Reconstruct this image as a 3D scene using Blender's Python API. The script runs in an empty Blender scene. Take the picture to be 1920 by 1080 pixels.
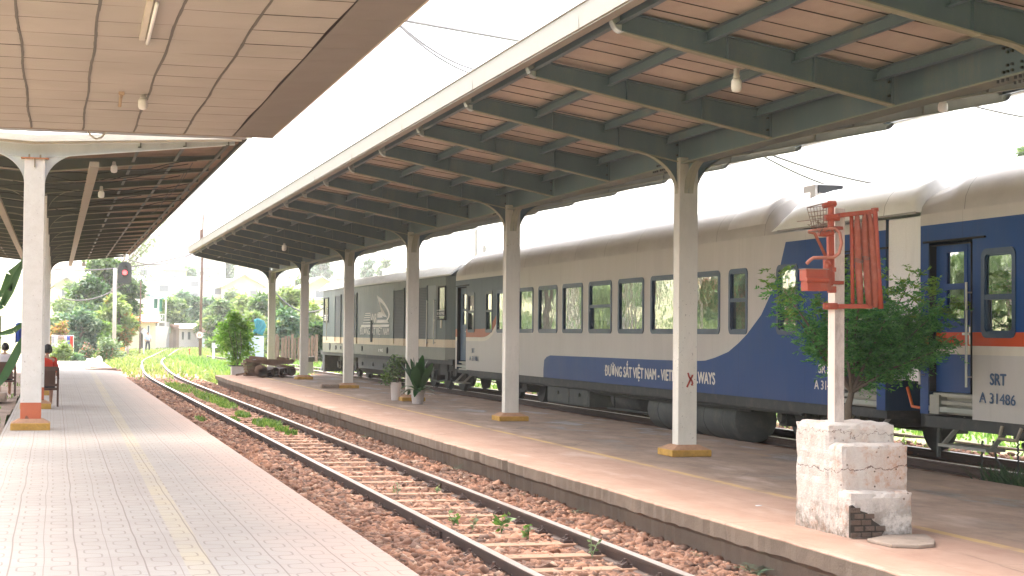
import bpy, bmesh, math, random
import numpy as np
from mathutils import Vector, Matrix
from math import sin, cos, tan, pi, radians, atan, sqrt
SC = bpy.context.scene
COL = SC.collection
# ------------------------------------------------------------------ camera, sky, sun, exposure
F_PX = 3100.0
CAM = Vector((0, 0, 1.5))
yaw = atan(856 / F_PX); pitch = atan(85.6 / F_PX); roll = 0.009
fw = Vector((sin(yaw) * cos(pitch), cos(yaw) * cos(pitch), sin(pitch)))
r0 = Vector((cos(yaw), -sin(yaw), 0)); u0 = r0.cross(fw)
RT = r0 * cos(roll) + u0 * sin(roll); UP = -r0 * sin(roll) + u0 * cos(roll)
cd = bpy.data.cameras.new("camera"); cam = bpy.data.objects.new("camera", cd); COL.objects.link(cam)
cd.sensor_width = 36; cd.lens = F_PX / 1920 * 36; cd.clip_start = 0.1; cd.clip_end = 3000
m = Matrix.Identity(4)
for i in range(3):
    m[i][0] = RT[i]; m[i][1] = UP[i]; m[i][2] = -fw[i]; m[i][3] = CAM[i]
cam.matrix_world = m
SC.camera = cam
SUN_EL, SUN_AZ = radians(66), radians(-12)      # azimuth from +Y towards +X
W = bpy.data.worlds.new("World"); SC.world = W; W.use_nodes = True
wn = W.node_tree.nodes; wl = W.node_tree.links
for n in list(wn): wn.remove(n)
sky = wn.new('ShaderNodeTexSky'); sky.sky_type = 'NISHITA'; sky.sun_disc = False
sky.sun_elevation = SUN_EL; sky.sun_rotation = SUN_AZ
sky.air_density = 1.0; sky.dust_density = 6.0; sky.ozone_density = 1.0
hs = wn.new('ShaderNodeHueSaturation'); hs.inputs['Saturation'].default_value = 0.5
bg = wn.new('ShaderNodeBackground'); bg.inputs['Strength'].default_value = 0.15
wo = wn.new('ShaderNodeOutputWorld')
wl.new(sky.outputs[0], hs.inputs['Color']); wl.new(hs.outputs[0], bg.inputs[0]); wl.new(bg.outputs[0], wo.inputs[0])
sd = bpy.data.lights.new("sun", 'SUN'); sd.energy = 0.5; sd.angle = radians(50); sd.color = (1.0, 0.95, 0.87)
so = bpy.data.objects.new("sun", sd); COL.objects.link(so)
so.rotation_euler = Vector((sin(SUN_AZ) * cos(SUN_EL), cos(SUN_AZ) * cos(SUN_EL), sin(SUN_EL))).to_track_quat('Z', 'Y').to_euler()
SC.view_settings.view_transform = 'Standard'; SC.view_settings.look = 'None'
SC.view_settings.exposure = 3.0; SC.view_settings.gamma = 1.0
SC.cycles.max_bounces = 8; SC.cycles.diffuse_bounces = 5; SC.cycles.transparent_max_bounces = 24
SC.cycles.volume_bounces = 1
SC.cycles.sample_clamp_indirect = 8

# ------------------------------------------------------------------ helpers
def G(x, y, z=0.0):
    "point of height z seen at pixel x,y of the 1920x1080 photograph"
    d = fw + RT * ((x - 960) / F_PX) - UP * ((y - 540) / F_PX)
    return CAM + d * ((z - CAM.z) / d.z)
def AT(x, y, Y):
    d = fw + RT * ((x - 960) / F_PX) - UP * ((y - 540) / F_PX)
    return CAM + d * (Y / d.y)
def AX(x, y, X):
    d = fw + RT * ((x - 960) / F_PX) - UP * ((y - 540) / F_PX)
    return CAM + d * (X / d.x)
RND = random.Random(7)

def tag(o, label=None, cat=None, group=None, kind=None):
    if label: o['label'] = label
    if cat: o['category'] = cat
    if group: o['group'] = group
    if kind: o['kind'] = kind
    return o
def thing(name, loc, label, cat, group=None, rz=0.0):
    o = bpy.data.objects.new(name, None); COL.objects.link(o)
    o.location = loc; o.rotation_euler = (0, 0, rz); o.empty_display_size = 0.2
    return tag(o, label, cat, group)
def root_of(p):
    while p.parent: p = p.parent
    return p
class MB:
    def __init__(s): s.v = []; s.f = []
    def add(s, vs, fs):
        n = len(s.v); s.v += [tuple(v) for v in vs]; s.f += [tuple(i + n for i in f) for f in fs]; return s
    def box(s, x0, x1, y0, y1, z0, z1):
        return s.add([(x0,y0,z0),(x1,y0,z0),(x1,y1,z0),(x0,y1,z0),(x0,y0,z1),(x1,y0,z1),(x1,y1,z1),(x0,y1,z1)],
                     [(0,3,2,1),(4,5,6,7),(0,1,5,4),(1,2,6,5),(2,3,7,6),(3,0,4,7)])
    def frus(s, x0, x1, y0, y1, z0, z1, i):
        return s.add([(x0,y0,z0),(x1,y0,z0),(x1,y1,z0),(x0,y1,z0),(x0+i,y0+i,z1),(x1-i,y0+i,z1),(x1-i,y1-i,z1),(x0+i,y1-i,z1)],
                     [(0,3,2,1),(4,5,6,7),(0,1,5,4),(1,2,6,5),(2,3,7,6),(3,0,4,7)])
    def bar(s, p0, p1, w, h, up=(0, 0, 1)):
        p0 = Vector(p0); p1 = Vector(p1); d = (p1 - p0).normalized(); up = Vector(up)
        if abs(d.dot(up)) > .98: up = Vector((0, 1, 0))
        a = d.cross(up).normalized(); b = a.cross(d).normalized()
        vs = [p + a * (i * w / 2) + b * (j * h / 2) for p in (p0, p1) for i, j in ((-1,-1),(1,-1),(1,1),(-1,1))]
        return s.add(vs, [(0,3,2,1),(4,5,6,7),(0,1,5,4),(1,2,6,5),(2,3,7,6),(3,0,4,7)])
    def tube(s, pts, r, n=8, cap=True):
        pts = [Vector(p) for p in pts]; k = len(pts)
        rs = r if isinstance(r, (list, tuple)) else [r] * k
        prev = None; vs = []
        for i, p in enumerate(pts):
            d = (pts[min(i+1, k-1)] - pts[max(i-1, 0)]).normalized()
            if prev is None:
                a = d.cross(Vector((0, 0, 1)))
                if a.length < .05: a = d.cross(Vector((0, 1, 0)))
                a.normalize()
            else:
                a = (prev - d * prev.dot(d)).normalized()
            prev = a; b = d.cross(a)
            vs += [p + (a * cos(2*pi*j/n) + b * sin(2*pi*j/n)) * rs[i] for j in range(n)]
        fs = [(i*n+j, i*n+(j+1) % n, (i+1)*n+(j+1) % n, (i+1)*n+j) for i in range(k-1) for j in range(n)]
        if cap: fs += [tuple(range(n-1, -1, -1)), tuple(range((k-1)*n, k*n))]
        return s.add(vs, fs)
    def prism(s, poly, a0, a1, axis='Y'):
        "poly in the plane across axis (Y: x,z; X: y,z; Z: x,y)"
        n = len(poly)
        def P(p, a): return {'Y': (p[0], a, p[1]), 'X': (a, p[0], p[1]), 'Z': (p[0], p[1], a)}[axis]
        return s.add([P(p, a0) for p in poly] + [P(p, a1) for p in poly],
                     [tuple(range(n)), tuple(range(2*n-1, n-1, -1))] + [(i, i+n, (i+1) % n + n, (i+1) % n) for i in range(n)])
    def lathe(s, prof, c, n=16):
        c = Vector(c); vs = []; k = len(prof)
        for r, z in prof: vs += [c + Vector((r*cos(2*pi*j/n), r*sin(2*pi*j/n), z)) for j in range(n)]
        fs = [(i*n+j, i*n+(j+1) % n, (i+1)*n+(j+1) % n, (i+1)*n+j) for i in range(k-1) for j in range(n)]
        fs += [tuple(range(n-1, -1, -1)), tuple(range((k-1)*n, k*n))]
        return s.add(vs, fs)
    def ball(s, c, r, n=10, sc=(1, 1, 1)):
        c = Vector(c); k = n // 2 + 1; vs = []; fs = []
        for i in range(k):
            t = pi * i / (k - 1)
            vs += [c + Vector((r*sc[0]*sin(t)*cos(2*pi*j/n), r*sc[1]*sin(t)*sin(2*pi*j/n), r*sc[2]*cos(t))) for j in range(n)]
        fs = [(i*n+j, (i+1)*n+j, (i+1)*n+(j+1) % n, i*n+(j+1) % n) for i in range(k-1) for j in range(n)]
        return s.add(vs, fs)
    def grid(s, fn, nu, nv):
        return s.add([fn(i/nu, j/nv) for i in range(nu+1) for j in range(nv+1)],
                     [(i*(nv+1)+j, (i+1)*(nv+1)+j, (i+1)*(nv+1)+j+1, i*(nv+1)+j+1) for i in range(nu) for j in range(nv)])
    def build(s, name, mat, parent=None, smooth=False, bevel=0, fix=True, world=True, solid=0):
        me = bpy.data.meshes.new(name)
        off = Vector((0, 0, 0))
        if parent is not None and world:
            off = Vector(root_of(parent).location)
        me.from_pydata([(v[0]-off.x, v[1]-off.y, v[2]-off.z) for v in s.v], [], s.f)
        if fix:
            bm = bmesh.new(); bm.from_mesh(me)
            bmesh.ops.remove_doubles(bm, verts=bm.verts, dist=1e-5)
            bmesh.ops.recalc_face_normals(bm, faces=bm.faces)
            bm.to_mesh(me); bm.free()
        me.materials.append(mat)
        if smooth:
            for p in me.polygons: p.use_smooth = True
        o = bpy.data.objects.new(name, me); COL.objects.link(o)
        if parent is not None: o.parent = parent
        if solid:
            q = o.modifiers.new("thick", 'SOLIDIFY'); q.thickness = solid; q.offset = 0
        if bevel:
            q = o.modifiers.new("bevel", 'BEVEL'); q.width = bevel; q.segments = 2; q.limit_method = 'ANGLE'
        return o
def copy_tree(o, parent=None):
    c = o.copy(); COL.objects.link(c); c.parent = parent
    for ch in o.children: copy_tree(ch, c)
    return c
def numesh(name, verts, faces_flat, nper, mat, parent=None, smooth=False, origin=None):
    "fast mesh from numpy: verts (N,3), faces_flat int array, nper verts per face"
    v = np.asarray(verts, dtype=np.float32)
    if origin is not None: v = v - np.array(origin, dtype=np.float32)
    me = bpy.data.meshes.new(name); nf = len(faces_flat) // nper
    me.vertices.add(len(v)); me.vertices.foreach_set('co', v.ravel())
    me.loops.add(len(faces_flat)); me.loops.foreach_set('vertex_index', np.asarray(faces_flat, dtype=np.int32))
    me.polygons.add(nf); me.polygons.foreach_set('loop_start', np.arange(0, nf*nper, nper, dtype=np.int32))
    try: me.polygons.foreach_set('loop_total', np.full(nf, nper, dtype=np.int32))
    except Exception: pass
    if smooth: me.polygons.foreach_set('use_smooth', np.ones(nf, dtype=bool))
    me.materials.append(mat); me.update(calc_edges=True); me.validate()
    o = bpy.data.objects.new(name, me); COL.objects.link(o)
    if parent is not None: o.parent = parent
    return o
_fontcache = {}
def text_part(name, txt, mat, parent, P0, P1, height, bold=0.02, ext=0.003, nrm=(-1, 0, 0)):
    "lettering from P0 (lower left) to P1 (lower right), fitted to that width and height; thing-local coords"
    cu = bpy.data.curves.new(name, 'FONT'); cu.body = txt; cu.size = 1; cu.extrude = 0.0; cu.resolution_u = 3
    t = bpy.data.objects.new(name, cu); COL.objects.link(t)
    dg = bpy.context.evaluated_depsgraph_get(); dg.update()
    me = bpy.data.meshes.new_from_object(t.evaluated_get(dg))
    bpy.data.objects.remove(t)
    P0 = Vector(P0); P1 = Vector(P1); n = Vector(nrm).normalized(); dx = (P1 - P0); w = dx.length; dx.normalize(); up = Vector((0, 0, 1))
    xs = [v.co.x for v in me.vertices]; x0, x1 = min(xs), max(xs); cap = 0.73
    base = [(v.co.x, v.co.y) for v in me.vertices]; fcs = [tuple(p.vertices) for p in me.polygons]; vs = []; fs = []
    for k, (ox, oy) in enumerate(((0, 0), (bold, 0), (-bold, 0), (0, bold*.6), (0, -bold*.6), (bold*.5, 0), (-bold*.5, 0)) if bold else ((0, 0),)):
        m0 = len(vs)
        for (qx, qy) in base:
            a = (qx + ox - x0) / (x1 - x0) * w; b = (qy + oy) / cap * height; vs.append(P0 + dx * a + up * b + n * (ext + .0004*k))
        fs += [tuple(i + m0 for i in f) for f in fcs]
    me = bpy.data.meshes.new(name); me.from_pydata(vs, [], fs)
    me.materials.clear(); me.materials.append(mat)
    o = bpy.data.objects.new(name, me); COL.objects.link(o); o.parent = parent
    return o
def rrect(w, h, r, n=4):
    "rounded rectangle outline, centred, counter-clockwise"
    pts = []
    for cx, cy, a0 in ((w/2-r, h/2-r, 0), (-w/2+r, h/2-r, 90), (-w/2+r, -h/2+r, 180), (w/2-r, -h/2+r, 270)):
        for i in range(n+1):
            a = radians(a0 + 90*i/n); pts.append((cx + r*cos(a), cy + r*sin(a)))
    return pts

# ------------------------------------------------------------------ materials
class NT:
    def __init__(s, name, rough=.7, metal=0.0, spec=.5):
        s.mat = bpy.data.materials.new(name); s.mat.use_nodes = True
        s.n = s.mat.node_tree.nodes; s.l = s.mat.node_tree.links
        s.b = s.n['Principled BSDF']; s.out = s.n['Material Output']
        s.b.inputs['Roughness'].default_value = rough; s.b.inputs['Metallic'].default_value = metal
        s.b.inputs['Specular IOR Level'].default_value = spec
        tc = s.n.new('ShaderNodeTexCoord'); s.obj = tc.outputs['Object']
        s._sep = None
    def put(s, sock, val):
        if isinstance(val, bpy.types.NodeSocket): s.l.new(val, sock)
        elif isinstance(val, (tuple, list)) and len(val) == 3 and sock.type == 'RGBA': sock.default_value = (*val, 1)
        else: sock.default_value = val
    def M(s, op, a, b=None, c=None, clamp=False):
        q = s.n.new('ShaderNodeMath'); q.operation = op; q.use_clamp = clamp
        for i, v in enumerate((a, b, c)):
            if v is not None: s.put(q.inputs[i], v)
        return q.outputs[0]
    def xyz(s):
        if s._sep is None:
            q = s.n.new('ShaderNodeSeparateXYZ'); s.l.new(s.obj, q.inputs[0]); s._sep = q.outputs
        return s._sep
    def map(s, scale=(1, 1, 1), rot=(0, 0, 0), loc=(0, 0, 0), src=None):
        q = s.n.new('ShaderNodeMapping'); s.l.new(src or s.obj, q.inputs[0])
        q.inputs['Scale'].default_value = scale; q.inputs['Rotation'].default_value = rot; q.inputs['Location'].default_value = loc
        return q.outputs[0]
    def noise(s, scale, detail=4, rough=.6, vec=None, dist=0.0):
        q = s.n.new('ShaderNodeTexNoise'); s.l.new(vec or s.obj, q.inputs['Vector'])
        q.inputs['Scale'].default_value = scale; q.inputs['Detail'].default_value = detail
        q.inputs['Roughness'].default_value = rough; q.inputs['Distortion'].default_value = dist
        return q.outputs['Fac']
    def voro(s, scale, feature='F1', vec=None, out='Distance', rnd=1.0):
        q = s.n.new('ShaderNodeTexVoronoi'); q.feature = feature; s.l.new(vec or s.obj, q.inputs['Vector'])
        q.inputs['Scale'].default_value = scale; q.inputs['Randomness'].default_value = rnd
        return q.outputs[out]
    def ramp(s, fac, stops, interp='LINEAR'):
        q = s.n.new('ShaderNodeValToRGB'); s.put(q.inputs[0], fac); e = q.color_ramp.elements; q.color_ramp.interpolation = interp
        while len(e) < len(stops): e.new(.5)
        for el, (p, c) in zip(e, stops):
            el.position = p; el.color = (*c, 1) if isinstance(c, (tuple, list)) else (c, c, c, 1)
        return q.outputs[0]
    def mix(s, fac, a, b, mode='MIX'):
        q = s.n.new('ShaderNodeMix'); q.data_type = 'RGBA'; q.blend_type = mode
        s.put(q.inputs[0], fac); s.put(q.inputs[6], a); s.put(q.inputs[7], b); return q.outputs[2]
    def bump(s, h, strength=.3, dist=.01):
        q = s.n.new('ShaderNodeBump'); q.inputs['Strength'].default_value = strength; q.inputs['Distance'].default_value = dist
        s.put(q.inputs['Height'], h); s.l.new(q.outputs[0], s.b.inputs['Normal'])
    def island(s):
        q = s.n.new('ShaderNodeNewGeometry'); return q.outputs['Random Per Island']
    def col(s, c): s.put(s.b.inputs['Base Color'], c); return s
    def rgh(s, c): s.put(s.b.inputs['Roughness'], c); return s
def mul(c, k): return tuple(min(1, x*k) for x in c)
def painted(name, c, rough=.5, dirt=(.08, .06, .04), amt=.35, scale=3, metal=0, bump=.15, streak=True, fine=60):
    t = NT(name, rough, metal)
    v = t.map(scale=(1, 1, .22)) if streak else t.obj
    n1 = t.noise(scale, 6, .65, v)
    n2 = t.noise(fine, 3, .6)
    base = t.mix(t.ramp(n1, [(.3, 0), (.7, 1)]), mul(c, .82), mul(c, 1.08))
    k = t.M('MULTIPLY', t.ramp(t.M('ADD', t.M('MULTIPLY', n1, .7), t.M('MULTIPLY', n2, .3)), [(.5, 0), (.68, 1)]), amt)
    t.col(t.mix(k, base, dirt)); t.bump(n2, bump, .004)
    t.rgh(t.M('ADD', t.M('MULTIPLY', n1, .25), rough - .12))
    return t.mat
def plain(name, c, rough=.6, metal=0, var=.15, scale=8):
    t = NT(name, rough, metal); n = t.noise(scale, 4)
    t.col(t.mix(n, mul(c, 1-var), mul(c, 1+var))); return t.mat
def concrete(name, c, dark, rough=.9, scale=4, spots=True, bump=.5):
    t = NT(name, rough); n = t.noise(scale, 8, .7); n2 = t.noise(90, 3)
    base = t.mix(t.ramp(n, [(.35, 0), (.65, 1)]), mul(c, .78), mul(c, 1.12))
    n3 = t.noise(scale*2.3, 8, .75, t.map(loc=(3, 5, 1)))
    base = t.mix(t.ramp(n3, [(.58, 0), (.72, 1)]), base, dark)
    if spots: base = t.mix(t.ramp(t.voro(26), [(.0, 1), (.07, 1), (.1, 0)]), base, mul(dark, .5))
    t.col(base); t.bump(t.M('ADD', n2, t.M('MULTIPLY', n, 2)), bump, .006); return t.mat
def leafmat(name, cols, trans=.35, rough=.55):
    t = NT(name, rough); r = t.island(); n = len(cols)
    c = t.ramp(r, [(i/(n-1), cols[i]) for i in range(n)])
    big = t.noise(.9, 3)
    c = t.mix(t.ramp(big, [(.35, 0), (.7, 1)]), t.mix(1.0, c, (.62, .72, .6), 'MULTIPLY'), c)
    t.col(c)
    tr = t.n.new('ShaderNodeBsdfTranslucent'); t.l.new(t.mix(1.0, c, (1.25, 1.35, .6), 'MULTIPLY'), tr.inputs[0])
    mx = t.n.new('ShaderNodeMixShader'); mx.inputs[0].default_value = trans
    t.l.new(t.b.outputs[0], mx.inputs[1]); t.l.new(tr.outputs[0], mx.inputs[2]); t.l.new(mx.outputs[0], t.out.inputs[0])
    return t.mat

STEEL = painted('steel_paint_greygreen', (.078, .118, .135), .45, (.20, .15, .09), .35, 2.2)
STEEL_D = painted('steel_paint_shaded', (.085, .10, .085), .55, (.13, .10, .06), .4, 2.2)  # darker copy of the left canopy paint, shade under the roof put into it
FLANGE = painted('flange_tan_dust', (.26, .25, .18), .6, (.14, .12, .08), .5, 3)
TANBEAM = painted('beam_tan', (.30, .25, .18), .6, (.12, .1, .07), .5, 3)
GUTB = painted('gutter_dull_beige', (.27, .245, .195), .55, (.17, .14, .10), .4, 2, streak=False)
BEIGE = painted('gutter_beige', (.58, .52, .41), .5, (.3, .26, .2), .3, 2, streak=False)
WHITEST = painted('steel_paint_lit', (.68, .72, .72), .4, (.35, .32, .27), .25, 2)  # paler copy of the same canopy paint, light on the front frame put in
COLW = concrete('column_whitewash', (.62, .57, .49), (.34, .30, .24), .8, 3.2, True, .25)
COLG = concrete('column_weathered', (.40, .36, .30), (.2, .18, .14), .85, 3.5, True, .3)
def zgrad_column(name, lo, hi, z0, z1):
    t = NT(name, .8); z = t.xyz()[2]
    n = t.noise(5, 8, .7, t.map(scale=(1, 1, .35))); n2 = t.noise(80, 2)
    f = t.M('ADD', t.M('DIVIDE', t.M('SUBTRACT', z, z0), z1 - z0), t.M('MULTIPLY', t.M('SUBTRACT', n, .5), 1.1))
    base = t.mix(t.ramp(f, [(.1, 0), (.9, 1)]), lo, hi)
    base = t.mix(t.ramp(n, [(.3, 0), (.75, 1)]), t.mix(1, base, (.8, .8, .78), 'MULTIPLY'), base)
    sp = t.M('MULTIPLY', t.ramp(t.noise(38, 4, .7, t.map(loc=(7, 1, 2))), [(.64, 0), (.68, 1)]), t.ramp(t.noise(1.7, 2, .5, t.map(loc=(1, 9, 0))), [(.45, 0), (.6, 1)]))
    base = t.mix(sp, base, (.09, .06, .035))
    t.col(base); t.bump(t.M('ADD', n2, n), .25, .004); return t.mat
COLUMN = zgrad_column('column_paint', (.80, .76, .68), (.42, .39, .33), 1.3, 3.3)  # shaft paler below, darker above: the fall of light put into the colour
YELLOW = concrete('plinth_yellow', (.50, .28, .055), (.26, .15, .07), .85, 9, True, .5)
PLTOP = concrete('plinth_top_dust', (.42, .23, .13), (.27, .15, .08), .9, 8, False, .4)
BOLT = plain('bolt_dark', (.05, .05, .045), .5, .3)
BLACKI = plain('black_iron', (.035, .036, .037), .6, .2)
WHITEP = plain('white_plastic', (.8, .79, .76), .35)
ROOFTOP = plain('roof_sheet_top', (.35, .35, .36), .6)
GLASSD = None
# ------------------------------------------------------------------ ground, tracks beds, platforms (the setting)
def ground_mat():
    t = NT('ground_earth_grass', .95); n = t.noise(.35, 8, .65); n2 = t.noise(9, 5, .7)
    e = t.mix(n2, (.21, .115, .07), (.33, .2, .13)); g = t.mix(n2, (.11, .15, .045), (.24, .27, .10))
    t.col(t.mix(t.ramp(n, [(.40, 0), (.52, 1)]), e, g)); t.bump(n2, .6, .05); return t.mat
GROUND = ground_mat()
def hgt(x, y):
    "terrain height"
    d = 0.0
    if y > 200: d = min(1, (y-200)/260) ** 1.2 * 17
    if x < -14: d += min(1, (-14-x)/60) * 5
    return -0.42 + d
NX, NY = 60, 90
def gfn(u, v):
    x = -260 + 700*u; y = -60 + 760*v
    if y < 200: pass
    return (x, y, hgt(x, y))
g = MB().grid(gfn, NX, NY).build('ground', GROUND, None, True); tag(g, kind='structure')
far = MB().box(-2500, 2500, -300, 2900, -1.0, -.9).build('terrain', GROUND); tag(far, kind='structure')

def tile_mat():
    t = NT('platform_tiles', .8); X, Y, Z = t.xyz()
    wob = t.M('MULTIPLY', t.M('SUBTRACT', t.noise(.5, 2), .5), .05)
    x = t.M('ADD', t.M('ADD', X, .26), wob)
    def cell(a, p): return t.M('FRACT', t.M('DIVIDE', a, p))
    def line(fr, p, w):      # distance to cell border
        d = t.M('MULTIPLY', t.M('MINIMUM', fr, t.M('SUBTRACT', 1.0, fr)), p)
        return t.M('LESS_THAN', d, w)
    fx = cell(x, .42); bold = line(fx, .42, .005)
    fx2 = cell(x, .21); thin = line(fx2, .21, .0032)
    colid = t.M('FLOOR', t.M('DIVIDE', x, .42))
    yo = t.M('ADD', Y, t.M('MULTIPLY', t.M('SINE', t.M('MULTIPLY', colid, 12.9)), .21))
    fy = cell(yo, .42); cross = line(fy, .42, .004)
    big = line(cell(t.M('ADD', Y, t.M('MULTIPLY', X, .02)), 3.36), 3.36, .006)
    # meander groove inside each half tile
    v = t.M('MULTIPLY', cell(yo, .42), 2*pi*1.0)
    s = t.M('TANH', t.M('MULTIPLY', t.M('SINE', v), 3.2))
    f = t.M('ADD', .5, t.M('MULTIPLY', s, .27))
    ch = t.M('SUBTRACT', 1.0, t.M('MULTIPLY', s, s))
    slope = t.M('MULTIPLY', t.M('MULTIPLY', ch, t.M('COSINE', v)), 3.2*.27*2*pi*.5)
    dd = t.M('DIVIDE', t.M('ABSOLUTE', t.M('SUBTRACT', fx2, f)), t.M('SQRT', t.M('ADD', 1.0, t.M('MULTIPLY', slope, slope))))
    mea = t.M('LESS_THAN', dd, .030)
    wear = t.ramp(t.noise(3.5, 5, .7), [(.3, .45), (.55, 1)])
    far_f = t.ramp(t.M('DIVIDE', Y, 60.0), [(.0, 1), (.35, .85), (1, .55)])
    ln = t.M('MAXIMUM', t.M('MULTIPLY', bold, .75), t.M('MAXIMUM', t.M('MULTIPLY', thin, .6), t.M('MULTIPLY', cross, .65)))
    ln = t.M('MAXIMUM', ln, t.M('MULTIPLY', t.M('MULTIPLY', mea, wear), .62))
    ln = t.M('MAXIMUM', ln, t.M('MULTIPLY', big, .5))
    ln = t.M('MULTIPLY', ln, far_f)
    n = t.noise(1.1, 6, .65); n2 = t.noise(60, 3)
    base = t.mix(t.ramp(n, [(.3, 0), (.7, 1)]), (.325, .28, .235), (.41, .36, .308))
    # per-tile tone
    wn_ = t.n.new('ShaderNodeTexWhiteNoise'); wn_.noise_dimensions = '2D'
    cv = t.n.new('ShaderNodeCombineXYZ'); t.l.new(colid, cv.inputs[0]); t.l.new(t.M('FLOOR', t.M('DIVIDE', yo, .42)), cv.inputs[1]); t.l.new(cv.outputs[0], wn_.inputs['Vector'])
    base = t.mix(t.M('MULTIPLY', wn_.outputs['Value'], .16), base, (.38, .29, .24))
    # red dust towards the track edge
    edge = t.M('MULTIPLY', t.ramp(t.M('ADD', X, t.M('MULTIPLY', n, .5)), [(.0, 0), (.55, 0), (1.0, 1)]), 1.0)
    q = t.M('MULTIPLY', t.M('SMOOTH_MIN', t.M('MAXIMUM', t.M('SUBTRACT', t.M('ADD', X, t.M('MULTIPLY', n, .9)), 1.75), 0.0), 1.0, .2), .75)
    base = t.mix(q, base, (.44, .27, .20))
    # yellow worn line
    yl = t.M('MULTIPLY', t.M('LESS_THAN', t.M('ABSOLUTE', t.M('SUBTRACT', X, t.M('ADD', .83, t.M('MULTIPLY', Y, .008)))), .085), t.ramp(n, [(.3, .45), (.7, .08)]))
    base = t.mix(yl, base, (.56, .45, .22))
    base = t.mix(t.ramp(t.noise(.42, 5, .6, t.map(loc=(9, 1, 0))), [(.45, 0), (.68, .45)]), base, (.30, .255, .215))
    st = t.ramp(t.noise(2.3, 7, .75, t.map(loc=(3, 3, 3))), [(.60, 0), (.74, .5)])
    base = t.mix(st, base, (.33, .25, .2))
    t.col(t.mix(ln, base, (.17, .12, .095)))
    t.bump(t.M('SUBTRACT', t.M('MULTIPLY', n2, .4), ln), .5, .006)
    t.rgh(t.M('ADD', .62, t.M('MULTIPLY', n, .3)))
    return t.mat
TILE = tile_mat()
CURB = concrete('curb_concrete', (.34, .26, .2), (.13, .1, .075), .95, 5, True, .8)
p = MB(); p.box(-.72, 2.2, -3, 82, -.5, 0); o = p.build('platform', TILE); tag(o, kind='structure')
# right platform: tiled top with broken lip and recessed wall
def rplat_mat():
    t = NT('platform_right_slab', .85); X, Y, Z = t.xyz()
    n = t.noise(.5, 7, .62); n2 = t.noise(50, 4, .7); n3 = t.noise(2.2, 8, .72, t.map(scale=(1, .5, 1)))
    dust = t.mix(t.ramp(n3, [(.3, 0), (.7, 1)]), (.31, .175, .12), (.43, .275, .195))
    slab = t.mix(t.ramp(n3, [(.32, 0), (.68, 1)]), (.19, .125, .085), (.35, .245, .175))
    k = t.M('MULTIPLY', t.M('SUBTRACT', t.M('ADD', X, t.M('MULTIPLY', n, .9)), 6.85), 2.2, clamp=True)
    base = t.mix(k, dust, slab)
    # paler worn bands and wet green-black patches near the train side
    base = t.mix(t.ramp(t.noise(.9, 5, .6, t.map(scale=(1.6, .5, 1), loc=(5, 2, 0))), [(.56, 0), (.7, .7)]), base, (.50, .37, .29))
    wet = t.M('MULTIPLY', t.ramp(t.noise(.8, 6, .6, t.map(scale=(1.5, .55, 1), loc=(1, 7, 0))), [(.53, 0), (.62, 1)]), t.M('MULTIPLY', t.M('SUBTRACT', X, 6.9), .9, clamp=True))
    base = t.mix(t.M('MULTIPLY', wet, .75), base, (.085, .075, .055))
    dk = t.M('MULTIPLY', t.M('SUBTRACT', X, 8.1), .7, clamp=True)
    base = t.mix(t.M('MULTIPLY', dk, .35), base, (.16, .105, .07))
    # joints
    def line(a, p, w):
        fr = t.M('FRACT', t.M('DIVIDE', a, p)); d = t.M('MULTIPLY', t.M('MINIMUM', fr, t.M('SUBTRACT', 1.0, fr)), p)
        return t.M('LESS_THAN', d, w)
    wob = t.M('MULTIPLY', t.M('SUBTRACT', n3, .5), .05)
    j = t.M('MAXIMUM', line(t.M('ADD', X, wob), .405, .004), line(t.M('ADD', Y, wob), .81, .004))
    j = t.M('MULTIPLY', j, t.ramp(n3, [(.35, .15), (.65, .8)]))
    cr = t.M('MULTIPLY', t.M('MULTIPLY', t.ramp(t.voro(.45, 'DISTANCE_TO_EDGE', t.mix(.10, t.map(loc=(2, 1, 0)), t.noise(3, 4))), [(.0, 1), (.003, 1), (.007, 0)]), t.ramp(n, [(.45, 0), (.55, 1)])), .6)
    j = t.M('MAXIMUM', j, cr)
    base = t.mix(t.M('MULTIPLY', j, .6), base, (.08, .055, .04))
    w1 = t.M('ABSOLUTE', t.M('SUBTRACT', t.M('ADD', X, wob), 6.6))
    yl = t.M('MULTIPLY', t.M('LESS_THAN', w1, .05), t.ramp(t.noise(1.3, 6, .7, t.map(loc=(0, 4, 4))), [(.36, 0), (.55, .8)]))
    base = t.mix(yl, base, (.55, .36, .13))
    w2 = t.M('ABSOLUTE', t.M('SUBTRACT', t.M('ADD', X, wob), 8.62))
    yl2 = t.M('MULTIPLY', t.M('LESS_THAN', w2, .04), t.ramp(n3, [(.45, 0), (.6, .35)]))
    base = t.mix(yl2, base, (.42, .26, .1))
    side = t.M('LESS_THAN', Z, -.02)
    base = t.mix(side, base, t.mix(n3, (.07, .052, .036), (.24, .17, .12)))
    t.col(base); t.bump(t.M('SUBTRACT', t.M('ADD', n2, t.M('MULTIPLY', n3, 1.5)), j), .55, .01)
    t.rgh(t.M('SUBTRACT', .88, t.M('MULTIPLY', wet, .5)))
    return t.mat
RPLAT = rplat_mat()
p = MB(); rr = random.Random(3)
ys = list(np.arange(4, 57.2, .11)); prof = []
for y in ys:
    lip = rr.choice([0, 0, .004, .012, -.01, .022, .008, -.015]) + .012*sin(y*1.3)
    lip *= .6
    if rr.random() < .03: lip += .035
    taper = max(0, (y - 52)) * .02
    xe = 5.2 + lip + taper
    prof.append([(9.45, 0), (xe + .012, 0), (xe, -.012), (xe - .002 + rr.uniform(0, .008), -.13 - rr.uniform(0, .012)), (xe + .06, -.155), (xe + .10, -.19), (xe + .11, -.6), (9.45, -.6)])
vs = []; fs = []; K = len(prof[0])
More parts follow.
